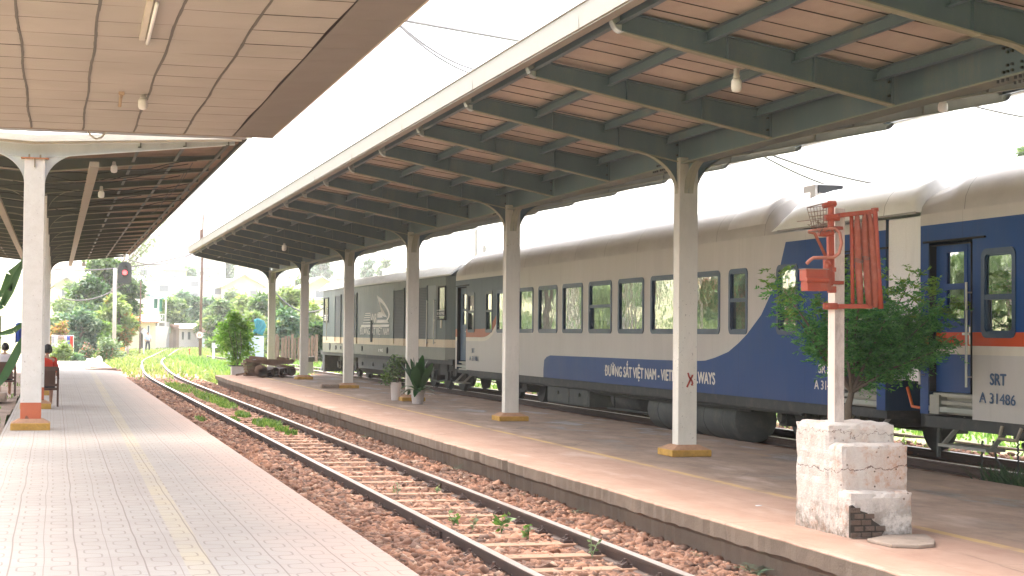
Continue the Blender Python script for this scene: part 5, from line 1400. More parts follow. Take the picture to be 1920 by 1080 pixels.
def blobpts(n, blobs, seed, shell=.55):
    rg = np.random.RandomState(seed); out = []
    vol = np.array([b[3]*b[4]*b[5] for b in blobs]); cnt = np.maximum(6, (n*vol**.7/np.sum(vol**.7)).astype(int))
    for (x, y, z, a, b, c), k in zip(blobs, cnt):
        d = rg.normal(size=(k, 3)); d /= np.linalg.norm(d, axis=1)[:, None]
        r = shell + (1-shell)*rg.rand(k); r *= 1 + .22*np.sin(d[:, 0]*7 + seed)*np.cos(d[:, 2]*6 + d[:, 1]*5)
        out.append(np.stack([x + d[:, 0]*r*a, y + d[:, 1]*r*b, z + d[:, 2]*r*c], 1))
    return np.concatenate(out)
def make_tree(loc, h, w, label, mat, seed, leaf=.22, n=4200, trunk=.14, group=None, name='tree', blobs_n=14, base=.32, mats2=None, cat='tree'):
    rg = np.random.RandomState(seed); x, y, z = loc
    t = thing(name, (x, y, z), label, cat, group)
    mb = MB(); top = Vector((x + rg.uniform(-.1, .1)*w, y, z + h*.72)); mid = Vector((x + rg.uniform(-.05, .05)*w, y, z + h*.4))
    mb.tube([(x, y, z-.3), (x, y, z + h*.12), mid, top], [trunk*1.25, trunk, trunk*.75, trunk*.2], 7)
    bl = []
    for i in range(blobs_n):
        a = rg.uniform(0, 6.28); u = rg.rand()
        zz = z + h*(base + (.90-base)*u); rad = w*.5*(.30 + .75*sin(pi*min(1, .18 + u*.82)))*rg.uniform(.55, 1.0)
        s = w*rg.uniform(.13, .26)
        c_ = (x + cos(a)*rad*.8, y + sin(a)*rad*.8, zz); bl.append((*c_, s, s, s*rg.uniform(.6, .85)))
        st = Vector((x, y, z + h*(.2 + .4*u))); mb.tube([st, (st + Vector(c_))/2 + Vector((0, 0, -.05*h)), c_], [trunk*.42, trunk*.28, trunk*.1], 5, False)
    mb.build('trunk', BARK, t, True)
    pts = blobpts(n, bl, seed); leafcloud('crown', mat, pts, leaf, t, seed, origin=(x, y, z))
    if mats2:
        pts = blobpts(int(n*.35), [b for i, b in enumerate(bl) if i % 3 == 0], seed+5, .8); leafcloud('crown', mats2, pts, leaf, t, seed+3, origin=(x, y, z))
    return t

# small bush-tree behind the post, growing in the slot beside the train
bt = thing('small_tree', (8.88, 17.2, -.05), 'bushy green young tree with feathery leaves growing behind the concrete post', 'tree')
def BP(x, y, Y=17.2): return AT(x, y, Y)
mb = MB(); b0 = Vector((8.90, 17.2, -.05))
mb.tube([b0, BP(1592, 810), BP(1590, 762), BP(1597, 735)], [.055, .05, .042, .035], 8)
rt = random.Random(12); limbs = []
for (ex, ey, dy) in ((1645, 690, 0), (1690, 640, .2), (1740, 600, -.2), (1600, 640, .3), (1510, 620, 0), (1640, 560, .1), (1600, 530, .2), (1780, 590, .1), (1780, 640, .0), (1480, 580, .1), (1470, 545, -.1), (1700, 540, .25), (1620, 510, -.1), (1690, 690, -.15), (1750, 660, -.3), (1740, 560, -.1), (1545, 585, .2), (1530, 640, .0), (1590, 590, -.3), (1660, 600, -.2)):
    e = BP(ex, ey, 17.2 + dy*1.6); s_ = BP(1597, 735) if ey < 700 else BP(1592, 775)
    m_ = (s_ + e)/2 + Vector((rt.uniform(-.05, .05), 0, .03)); mb.tube([s_, m_, e], [.024, .014, .004], 5, False); limbs.append((s_, m_, e))
mb.build('trunk', BARK, bt, True)
rg = np.random.RandomState(21); P_ = []; D_ = []
def sprays(limbs, per, spread, rg, seg=(.3, 1.06)):
    for s_, m_, e in limbs:
        for k in range(per):
            u = rg.uniform(*seg); p_ = (m_.lerp(e, (u-.5)*2) if u > .5 else s_.lerp(m_, u*2))
            q = Vector(rg.normal(size=3)) ; q.normalize(); q = Vector((q.x*spread, q.y*spread, q.z*spread*.62)); p_ = p_ + q*rg.uniform(.4, 1.0)
            dr = (e - s_).normalized()*.6 + Vector((rg.normal()*.7, rg.normal()*.7, rg.normal()*.35 - .05)); dr.normalize(); L_ = rg.uniform(.10, .24)
            side = dr.cross(Vector((0, 0, 1))).normalized()
            for j in range(9):
                f = (j+1)/9; sp = p_ + dr*L_*f + Vector((0, 0, -.05*f*f))
                for sg in (-1, 1): P_.append(tuple(sp)); D_.append(tuple(dr*.55 + side*sg*.8 + Vector((0, 0, -.15))))
sprays(limbs, 60, .17, rg)
def fill(cx, cy, rx, ry, n, dy=0):
    c_ = BP(cx, cy, 17.2+dy)
    for k in range(n):
        q = rg.normal(size=3); q /= np.linalg.norm(q); q *= (.55 + .45*rg.rand()); b_ = c_ + Vector((q[0]*rx, q[1]*rx*.9, q[2]*ry)); a_ = rg.uniform(0, 6.28); dr = Vector((q[0]+cos(a_)*.5, q[1]+sin(a_)*.5, -.1)).normalized(); side = dr.cross(Vector((0, 0, 1))).normalized(); L_ = rg.uniform(.10, .2)
        for j in range(7):
            sp = b_ + dr*L_*(j/7) + Vector((0, 0, -.04*(j/7)**2))
            for sg in (-1, 1): P_.append(tuple(sp)); D_.append(tuple(dr*.55 + side*sg*.8 + Vector((0, 0, -.2))))
for a_ in ((1655, 630, .36, .24, 330), (1700, 655, .30, .22, 260), (1655, 680, .22, .13, 90), (1715, 605, .26, .14, 150), (1640, 575, .2, .14, 100), (1560, 625, .16, .09, 70), (1610, 650, .2, .16, 110)): fill(*a_)
leafcloud('crown', leafmat('foliage_bush', [(.05, .18, .055), (.08, .27, .075), (.13, .35, .10), (.20, .44, .13)], .4, .45), np.array(P_), .021, bt, 3, 2.6, origin=tuple(bt.location), dirs=np.array(D_))
P_ = []; D_ = []
top = [(s_, m_, e) for s_, m_, e in limbs if e.z > 1.75]
sprays(top, 14, .18, rg, (.75, 1.12))
leafcloud('young_leaves', leafmat('foliage_bush_young', [(.10, .20, .04), (.18, .30, .06), (.27, .38, .09)], .45, .45), np.array([(a, b, c+.08) for a, b, c in P_]), .024, bt, 4, 2.6, origin=tuple(bt.location), dirs=np.array(D_))

# ferns and weeds
FERN = leafmat('fern_bluegreen', [(.06, .12, .07), (.10, .18, .11), (.17, .26, .17)], .3)
def fern(loc, r, label, seed, mat=FERN, fronds=9, group='small ferns and weeds along the tracks', kind='fern', h=.6):
    rg = np.random.RandomState(seed); V = []; n = 0
    for k in range(fronds):
        a = rg.uniform(0, 6.28); L = r*rg.uniform(.6, 1.1); up_ = rg.uniform(.4, 1.0)*h
        for j in range(14):
            f = (j+1)/14; p_ = np.array([cos(a)*L*f, sin(a)*L*f, r*up_*sin(f*1.9)*.9]); w = L*.22*sin(pi*min(1, f*.95+.05))
            s_ = np.array([-sin(a), cos(a), 0])
            for sg in (-1, 1):
                q = p_ + s_*sg*w + np.array([cos(a), sin(a), 0])*L*.05; t_ = np.array([cos(a), sin(a), 0])*L*.028
                V += [p_ - t_, p_ + t_, q + t_*.3, q - t_*.3]
    V = np.array(V)
    t = thing(kind, loc, label, 'weed', group)
    numesh('fronds', V, np.arange(len(V)), 4, mat, t); return t
def weed(loc, r, label, seed, mat=None, n=26, leaf=.05, group='small ferns and weeds along the tracks', name='weed'):
    rg = np.random.RandomState(seed); t = thing(name, loc, label, 'weed', group)
    P_ = []; D_ = []; mb = MB()
    for k in range(max(3, n//7)):
        a = rg.uniform(0, 6.28); e = Vector((cos(a)*r*.5*rg.rand(), sin(a)*r*.5*rg.rand(), r*rg.uniform(.5, 1.1))) + Vector(loc)
        mb.tube([Vector(loc), (Vector(loc)+e)/2 + Vector((0, 0, .01)), e], .0035, 4, False)
        for j in range(7):
            f = .35 + .65*j/6; p_ = Vector(loc).lerp(e, f); b_ = rg.uniform(0, 6.28); P_.append(tuple(p_)); D_.append((cos(b_), sin(b_), .25))
    mb.build('stem', mat or LEAF_G, t); leafcloud('leaves', mat or LEAF_G, np.array(P_), leaf, t, seed, 1.5, origin=loc, dirs=np.array(D_)); return t
WEEDM = leafmat('weed_fresh', [(.08, .17, .04), (.14, .24, .06), (.22, .32, .12)], .35)
def gz(x, y, z=-.36): p_ = G(x, y, z); return (p_.x, p_.y, z)
for (x, y, r_, lab, sd_) in ((1180, 960, .12, 'blue-green fern hanging from the crack of the platform edge, middle of three', 1), (1545, 1075, .22, 'largest fern, at the very bottom of the photo below the platform edge', 2), (1392, 1040, .10, 'small fern beneath the platform lip left of the largest one', 3), (895, 880, .17, 'low round fern at the platform foot left of the middle', 4), (732, 821, .14, 'flat dark fern tuft at the platform foot farthest left', 5), (1046, 925, .06, 'tiny sprout in the gap under the platform lip', 6), (1250, 985, .05, 'pale tiny sprout close to the platform lip', 16)):
    p_ = gz(x, y, -.33); fern((min(p_[0], 5.19), p_[1], -.34), r_, lab, sd_)
for (x, y, r_, lab, sd_, n_, lf) in ((940, 1000, .20, 'broad-leaved pale weed growing between the rails, biggest of the four', 7, 22, .075), (850, 985, .14, 'low weed between the rails left of the broad-leaved one', 8, 24, .045), (885, 995, .13, 'thin-stemmed weed between the rails beside the broad-leaved one', 9, 16, .04), (990, 1012, .14, 'dark leafy weed against the right rail', 10, 22, .05), (1110, 1045, .20, 'spindly pale weed by the right rail near the bottom of the photo', 11, 24, .03), (745, 928, .15, 'upright weed between the rails in the middle distance', 12, 26, .03), (820, 925, .08, 'tiny weed at the fish plate of the right rail', 13, 14, .03)):
    weed(gz(x, y), r_, lab, sd_, WEEDM if sd_ in (7, 8, 10) else LEAF_P, n_, lf*.8)
# ground-cover patches between the rails and grass, one mass each
def grass(name, pts, h, mat, seed, w=.012, label=None):
    rg = np.random.RandomState(seed); n = len(pts); hh = h*rg.uniform(.4, 1.3, n); a = rg.uniform(0, 6.28, n); le = rg.normal(0, .35, (n, 2))*hh[:, None]
    ww = w*rg.uniform(.6, 1.4, n); s_ = np.stack([np.cos(a)*ww, np.sin(a)*ww, np.zeros(n)], 1)
    m_ = pts + np.stack([le[:, 0]*.4, le[:, 1]*.4, hh*.6], 1); tp = pts + np.stack([le[:, 0], le[:, 1], hh], 1)
    V = np.stack([pts - s_, pts + s_, m_ + s_*.7, m_ - s_*.7, m_ - s_*.7, m_ + s_*.7, tp + s_*.1, tp - s_*.1], 1).reshape(-1, 3)
    o = numesh(name, V, np.arange(8*n), 4, mat); tag(o, kind='stuff'); return o
GRASSL = leafmat('grass_pale', [(.15, .20, .06), (.22, .27, .09), (.30, .34, .13), (.36, .36, .18)], .35)
GRASSG = leafmat('grass_fresh', [(.08, .16, .035), (.13, .23, .05), (.20, .30, .08), (.28, .35, .12)], .35)
rg = np.random.RandomState(3)
def patch(cx, cy, rx, ry, n, z=-.36):
    r = np.sqrt(rg.rand(n)); a = rg.uniform(0, 6.28, n); return np.stack([cx + rx*r*np.cos(a), cy + ry*r*np.sin(a), np.full(n, z)], 1)
P1 = []
for (x, y, rx, ry, n) in ((500, 797, .24, 1.1, 700), (528, 808, .12, .4, 140), (455, 780, .15, .8, 240), (425, 762, .2, 1.6, 260), (395, 748, .3, 4, 500), (545, 815, .10, .3, 60), (375, 790, .10, .8, 80), (340, 728, .4, 5, 600), (440, 790, .1, .6, 60)):
    p_ = G(x, y, -.36); P1.append(patch(p_.x, p_.y, rx, ry, n))
grass('weeds_between_rails', np.concatenate(P1), .09, GRASSG, 1, .02)
def tracked(n, y0, y1, x0, x1, clear=None):
    y = rg.uniform(y0, y1, n); cx = np.array([XS(v) for v in y]); x = cx + rg.uniform(x0, x1, n)
    return x, y, cx
n = 70000; x, y, cx = tracked(n, 58, 200, -9, 26)
dx = np.abs(np.abs(x-cx) - .54); k = (dx > .10) & ~((x < 2.9) & (y < 82)) & ~((x > 4.8) & (x < 9.6) & (y < 59)) & ~((x > 9.4) & (x < 14) & (y < 66)) & (x > -4)
dens = np.where(np.abs(x-cx) < 1.6, np.clip((y-60)/22, .0, 1), 1.0); k &= rg.rand(n) < dens
k &= ~((np.abs(x - 15.2 - (y-60)*.022) < .9) & (y < 150))
pts = np.stack([x, y, np.full(n, -.40)], 1)[k]
grass('grass', pts, .22, GRASSL, 2, .045)
n = 26000; x = rg.uniform(13.2, 24, n); y = rg.uniform(10, 66, n); k = np.abs(x - 15.2 - (y-60)*.022) > .75; grass('grass', np.stack([x, y, np.full(n, -.42)], 1)[k], .22, GRASSG, 4, .04)
n = 9000; x = rg.uniform(7.0, 13.5, n); y = rg.uniform(66, 112, n); k = (np.abs(x-11.2+ (y-43.5)*.0235) > .8); grass('grass', np.stack([x, y, np.full(n, -.40)], 1)[k], .3, GRASSG, 5, .05)
n = 2600; x = 9.62 + np.abs(rg.normal(0, .18, n)); y = rg.uniform(15, 44, n); grass('weeds_beside_train', np.stack([x, y, np.full(n, -.30)], 1), .12, LEAF_D, 6, .02)
n = 900; a = rg.rand(n); grass('long_grass_clump', np.stack([9.72 + .25*rg.rand(n), 14.75 + 1.3*a, np.full(n, -.3)], 1), .36, leafmat('grass_dark', [(.02, .05, .02), (.04, .08, .03), (.07, .12, .05)], .2), 7, .012)
n = 5000; x = rg.uniform(-6, -.8, n); y = rg.uniform(24, 62, n); k = (np.sin(x*2.1+y*.7)+np.sin(y*1.3)) > .75; grass('yard_grass', np.stack([x, y, np.full(n, -.13)], 1)[k], .10, GRASSG, 8, .02)
n = 1500; x = 2.22 + .25*rg.rand(n)**2; y = rg.uniform(20, 82, n); k = np.sin(y*.9) > .3; grass('edge_weeds', np.stack([x, y, np.full(n, -.36)], 1)[k], .14, GRASSG, 9, .02)

# ------------------------------------------------------------------ potted plants on the right platform
def pot(t, c, r0, r1, h, mat, ribs=5):
    prof = [(r0*.9, 0)]
    for i in range(ribs):
        a = i/ribs; b = (i+.86)/ribs; ra, rb_ = r0 + (r1-r0)*a, r0 + (r1-r0)*b
        prof += [(ra, h*a + .004), (rb_, h*b), (rb_-.008, h*b + .004), (rb_-.008, h*(i+1)/ribs)]
    prof += [(r1+.006, h), (r1-.012, h), (r1-.02, h-.03)]
    o = MB().lathe(prof, c, 26).build('pot', mat, t, False); MB().lathe([(r1-.02, h-.03), (.01, h-.03)], c, 20).build('soil', plain('potting_soil', (.05, .035, .025), .95), t); return o
BIGL = leafmat('broad_leaf_dark', [(.02, .07, .022), (.035, .11, .032), (.06, .17, .045)], .25, .35)
def broad_leaf(mb, base, a, el, L, w, droop=.5, fold=.2):
    d = Vector((cos(a)*cos(el), sin(a)*cos(el), sin(el))); s_ = Vector((-sin(a), cos(a), 0)); n = 9; base = Vector(base)
    def fn(u, v):
        q = base + d*L*u + Vector((0, 0, -droop*L*u*u)); ww = w*(sin(pi*min(1, u*.93 + .05))**.75)*.5 if u > .16 else w*.05
        k = (v-.5)*2; return tuple(q + s_*ww*k + Vector((0, 0, abs(k)*ww*fold)))
    mb.grid(fn, n, 4)
pc = G(783, 757, 0); pc.z = 0
pp = thing('potted_plant', pc, 'broad-leaved dark green plant in a ribbed white pot beside the third column', 'potted plant')
POTW = painted('pot_white_pink', (.66, .58, .54), .5, (.35, .25, .2), .3, 6)
pot(pp, pc, .115, .155, .29, POTW)
mb = MB(); rl = random.Random(9)
for i in range(30):
    a = i*2.4 + rl.uniform(-.3, .3); el = radians(rl.uniform(58, 86)) if i < 19 else radians(rl.uniform(20, 50)); L_ = rl.uniform(.65, 1.0) if i < 19 else rl.uniform(.45, .65)
    broad_leaf(mb, pc + Vector((rl.uniform(-.05, .05), rl.uniform(-.05, .05), .24)), a, el, L_, L_*.24, rl.uniform(.05, .25) if i < 19 else .55)
mb.build('leaves', BIGL, pp, True)
pc2 = G(750, 752, 0); pc2.z = 0; pc2.y += .35
p2_ = thing('potted_plant', pc2, 'small-leaved shrub in a plain pale pot left of the broad-leaved plant', 'potted plant')
pot(p2_, pc2 + Vector((-.02, 0, 0)), .10, .13, .40, POTW, 1)
rg = np.random.RandomState(31); pts = blobpts(900, [(pc2.x-.10, pc2.y, .62, .26, .22, .22), (pc2.x-.02, pc2.y, .86, .2, .2, .15), (pc2.x-.24, pc2.y, .48, .16, .15, .15), (pc2.x+.35, pc2.y+.1, .55, .15, .2, .25)], 3, .3)
mb = MB(); [mb.tube([(pc2.x, pc2.y, .36), (pc2.x + dx_, pc2.y, .6), (pc2.x + dx_*1.6, pc2.y + .05, .85)], .008, 5) for dx_ in (-.12, -.05, .05, .15)]; mb.build('stem', BARK, p2_)
leafcloud('leaves', LEAF_G, pts, .045, p2_, 5, 1.5, origin=tuple(pc2))
kp = G(612, 728, 0)
st_ = MB(); rough_block(st_, kp.x-.17, kp.x+.33, kp.y-.12, kp.y+.14, 0, .12, 6, .008); o = st_.build('stone_block', CURB, None); tag(o, 'grey kerb stone lying beside the plinth of the fourth column', 'stone block')
# white marker stump
wp = G(578, 700, 0); t = thing('marker_stump', (wp.x, wp.y, 0), 'short white concrete stump with a dark cap behind the fifth column', 'marker post')
MB().box(wp.x-.14, wp.x+.16, wp.y-.12, wp.y+.14, 0, .42).build('stump', plain('stump_white', (.68, .66, .62), .8), t, bevel=.01); MB().box(wp.x-.18, wp.x+.20, wp.y-.16, wp.y+.18, .42, .60).build('cap', plain('stump_cap', (.16, .16, .15), .8), t, bevel=.01)
# white planter with bright shrub at the platform end
pl_ = G(440, 703, 0); t = thing('planter_shrub', (pl_.x, pl_.y, 0), 'tall bright green bushy shrub in a square white planter at the platform end', 'potted shrub')
MB().box(pl_.x-.12, pl_.x+.32, pl_.y-.2, pl_.y+.2, 0, .30).build('planter', plain('planter_white', (.66, .62, .58), .8), t, bevel=.01)
MB().box(pl_.x-.2, pl_.x+.34, pl_.y-.22, pl_.y+.22, .30, .33).build('planter_rim', BLACKI, t)
def PB(x, y, rx, rz, dy=0): c_ = AT(x, y, 58.2 + dy); return (c_.x, c_.y, c_.z, rx, rx*.9, rz)
bl = [PB(440, 670, .36, .34), PB(432, 645, .5, .4), PB(452, 632, .5, .4), PB(425, 615, .36, .3), PB(445, 605, .38, .3), PB(436, 590, .22, .2), PB(458, 655, .40, .4), PB(415, 635, .25, .25, .4), PB(462, 610, .22, .2)]
leafcloud('leaves', leafmat('foliage_bright', [(.14, .30, .06), (.22, .40, .08), (.32, .50, .12), (.42, .55, .2)], .5), blobpts(2600, bl, 8, .3), .085, t, 8, 2.0, origin=(pl_.x, pl_.y, 0), droop=.2)
mb = MB(); [mb.tube([(pl_.x+.1, pl_.y+.1, .3), (pl_.x+.1+d_, pl_.y+.2, .9), (pl_.x + d_*1.4, pl_.y+.2, 1.5)], .009, 5) for d_ in (-.15, 0, .14)]; mb.build('stem', BARK, t)
# pile of old sleepers, posts and hollow pipes
WOODO = concrete('old_timber', (.20, .125, .085), (.07, .045, .035), .95, 7, False, .8)
PIPE = concrete('pipe_rust', (.10, .06, .045), (.04, .03, .025), .85, 6, False, .5)
py0 = 54.2
def pileX(px): return AT(px, 700, py0).x
rp = random.Random(17); gp = 'old timbers and pipes piled at the platform end'
def tlog(name, mb, mat, lab, smooth=False):
    o = mb.build(name, mat, None, smooth); tag(o, lab, 'pipe' if 'pipe' in name else 'timber', gp); return o
for (x, y, r_, w_) in ((516, 697, .14, 'top left of the hollow pipes'), (535, 697, .13, 'top middle of the hollow pipes'), (546, 696, .15, 'outermost right hollow pipe with a jagged end'), (507, 706, .13, 'bottom left of the hollow pipes'), (528, 707, .14, 'bottom middle of the hollow pipes')):
    c_ = AT(x, y, py0); c_.z = max(c_.z, r_) ; mb = MB(); n = 20
    pr = [(c_ + Vector((cos(2*pi*j/n)*q, yy, sin(2*pi*j/n)*q))) for (q, yy) in ((r_, 1.9), (r_, -.1), (r_-.025, -.1), (r_-.025, 1.8)) for j in range(n)]
    fs = [(k*n+j, k*n+(j+1) % n, (k+1)*n+(j+1) % n, (k+1)*n+j) for k in range(3) for j in range(n)]
    mb.add(pr, fs); tlog('hollow_pipe', mb, PIPE, 'dark rusty hollow pipe end, ' + w_ + ' in the pile')
for (x, y, r_, w_) in ((491, 695, .19, 'upper'), (493, 706, .15, 'lower')):
    c_ = AT(x, y, py0-.2); c_.z = max(c_.z, r_); mb = MB(); mb.tube([c_, c_ + Vector((0, 1.6, 0))], [r_, r_*.95], 14); tlog('round_log', mb, WOODO, w_ + ' round brown log end in the middle of the pile', True)
k_ = ['lowest', 'second lowest', 'third lowest', 'fourth lowest', 'fifth', 'topmost']
for i in range(6):
    a, b = AT(458 + rp.uniform(-2, 4) - i*.3, 703 - i*5.2, py0+.3), AT(487 + rp.uniform(-3, 3), 702 - i*5.0, py0+.5); mb = MB(); mb.bar(a, b, .24, .08); tlog('old_sleeper', mb, WOODO, k_[i] + ' timber of the short stack at the left of the pile')
for (x0_, y0_, x1_, y1_, w_, lab) in ((460, 674, 552, 690, .09, 'long brown timber slanting down across the whole pile'), (480, 676, 552, 677, .10, 'long level timber lying on top of the pipes'), (498, 681, 549, 680, .08, 'second level timber right under the top one'), (520, 671, 540, 673, .07, 'short dark offcut on the very top of the pile'), (468, 670, 500, 673, .10, 'rough rounded timber on the top left of the pile'), (443, 703, 462, 700, .06, 'thin flat board at the left foot of the pile')):
    a, b = AT(x0_, y0_, py0+.25), AT(x1_, y1_, py0+.1); mb = MB(); mb.bar(a, b, w_*2, w_); tlog('timber', mb, WOODO, lab)
# planks lying on the left platform
for (x0_, y0_, x1_, y1_, lab) in ((161, 691.5, 225, 694, 'long thin rusty bar lying across the end of the left platform'), (171, 689, 216, 691.5, 'shorter flat plank lying on the bar at the end of the left platform')):
    a, b = G(x0_, y0_, .02), G(x1_, y1_, .02); mb = MB(); mb.bar(a, b, .10, .04); o = mb.build('plank', WOODO); tag(o, lab, 'plank')
# litter on the platform
lit = random.Random(6)
for i, (x, y) in enumerate(((1422, 948), (1300, 843), (805, 741))):
    p_ = G(x, y, .004); mb = MB(); mb.prism([(p_.x-.03, p_.y-.02), (p_.x+.03, p_.y-.01), (p_.x+.02, p_.y+.03), (p_.x-.02, p_.y+.02)], .001, .006, 'Z'); o = mb.build('litter', WHITEP if i != 1 else BLACKI); tag(o, ['white scrap of paper on the platform left of the stepped block', 'dark scrap on the platform by the nearest column foot', 'tiny pale scrap near the third column'][i], 'litter')

# ------------------------------------------------------------------ people and chairs on the left
WOODC = painted('chair_wood_dark', (.09, .045, .028), .5, (.05, .03, .02), .3, 8)
def chair(loc, label, rz=0.0):
    t = thing('armchair', loc, label, 'chair', 'wooden armchairs on the left platform'); X, Y, Z = loc
    w, d = .29, .27
    for sx in (-1, 1):
        for sy in (-1, 1):
            mb = MB(); x = X + sx*w; y = Y + sy*d
            if sy < 0: mb.bar((x, y, Z), (x, y, Z+.42), .045, .045); mb.bar((x, y, Z+.42), (x, y-.09, Z+.91), .045, .045)
            else: mb.bar((x, y+.02, Z), (x, y, Z+.66), .045, .045)
            mb.build('leg', WOODC, t)
        MB().bar((X+sx*w, Y-d-.05, Z+.66), (X+sx*w, Y+d+.04, Z+.67), .06, .035).build('armrest', WOODC, t, bevel=.008)
    MB().box(X-w, X+w, Y-d, Y+d, Z+.38, Z+.43).build('seat', WOODC, t, bevel=.008)
    mb = MB(); mb.bar((X-w, Y-d-.085, Z+.88), (X+w, Y-d-.085, Z+.88), .10, .03, (0, 1, 0)); mb.bar((X-w, Y-d-.01, Z+.50), (X+w, Y-d-.01, Z+.50), .06, .03, (0, 1, 0))
    mb.add([(X-w*.8, Y-d-.02, Z+.52), (X+w*.8, Y-d-.02, Z+.52), (X+w*.8, Y-d-.09, Z+.84), (X-w*.8, Y-d-.09, Z+.84), (X-w*.8, Y-d, Z+.52), (X+w*.8, Y-d, Z+.52), (X+w*.8, Y-d-.07, Z+.84), (X-w*.8, Y-d-.07, Z+.84)], [(0,1,2,3),(7,6,5,4),(0,4,5,1),(3,2,6,7),(0,3,7,4),(1,5,6,2)])
    mb.build('backrest', WOODC, t)
    t.scale = (.84, .84, .84)
    return t
SKIN = NT('skin', .55).col((.42, .23, .15)).mat; HAIR = NT('hair_black', .6).col((.012, .01, .009)).mat
def figure(joints, bones, radii, mat, name, parent, origin, sub=2):
    bm = bmesh.new(); names = list(joints); vs = [bm.verts.new(Vector(joints[k])) for k in names]
    for a, b in bones: bm.edges.new((vs[names.index(a)], vs[names.index(b)]))
    me = bpy.data.meshes.new(name); bm.to_mesh(me); bm.free()
    o = bpy.data.objects.new(name, me); COL.objects.link(o)
    o.modifiers.new('skin', 'SKIN'); 
    if not me.skin_vertices: me.attributes  # layer comes with the modifier below
    lay = me.skin_vertices[0].data if me.skin_vertices else None
    if lay is None:
        bm = bmesh.new(); bm.from_mesh(me); bm.verts.layers.skin.verify(); bm.to_mesh(me); bm.free(); lay = me.skin_vertices[0].data
    for i, k in enumerate(names):
        r = radii[k]; lay[i].radius = (r, r) if not isinstance(r, tuple) else r
        lay[i].use_root = (i == 0)
    s = o.modifiers.new('sub', 'SUBSURF'); s.levels = sub; s.render_levels = sub
    dg = bpy.context.evaluated_depsgraph_get(); dg.update()
    m2 = bpy.data.meshes.new_from_object(o.evaluated_get(dg)); bpy.data.objects.remove(o)
    m2.materials.clear(); m2.materials.append(mat)
    off = Vector(origin)
    for v in m2.vertices: v.co -= off
    for p_ in m2.polygons: p_.use_smooth = True
    q = bpy.data.objects.new(name, m2); COL.objects.link(q); q.parent = parent; return q
def head(t, c, off, facing=(0, 1, 0)):
    c = Vector(c); f = Vector(facing)
    h = MB().ball(c + Vector((0, 0, .015)), .088, 16, (1, 1.08, 1.25)); 
    s_ = f.cross(Vector((0, 0, 1)))
    for k in (-1, 1): h.ball(c + s_*.090*k + Vector((0, 0, 0)), .022, 8, (.6, .8, 1.3))
    h.ball(c + f*.098, .014, 8, (1, 1, 1.2)); h.ball(c + f*.085 + Vector((0, 0, -.045)), .02, 8, (1.4, .6, .5))
    return h
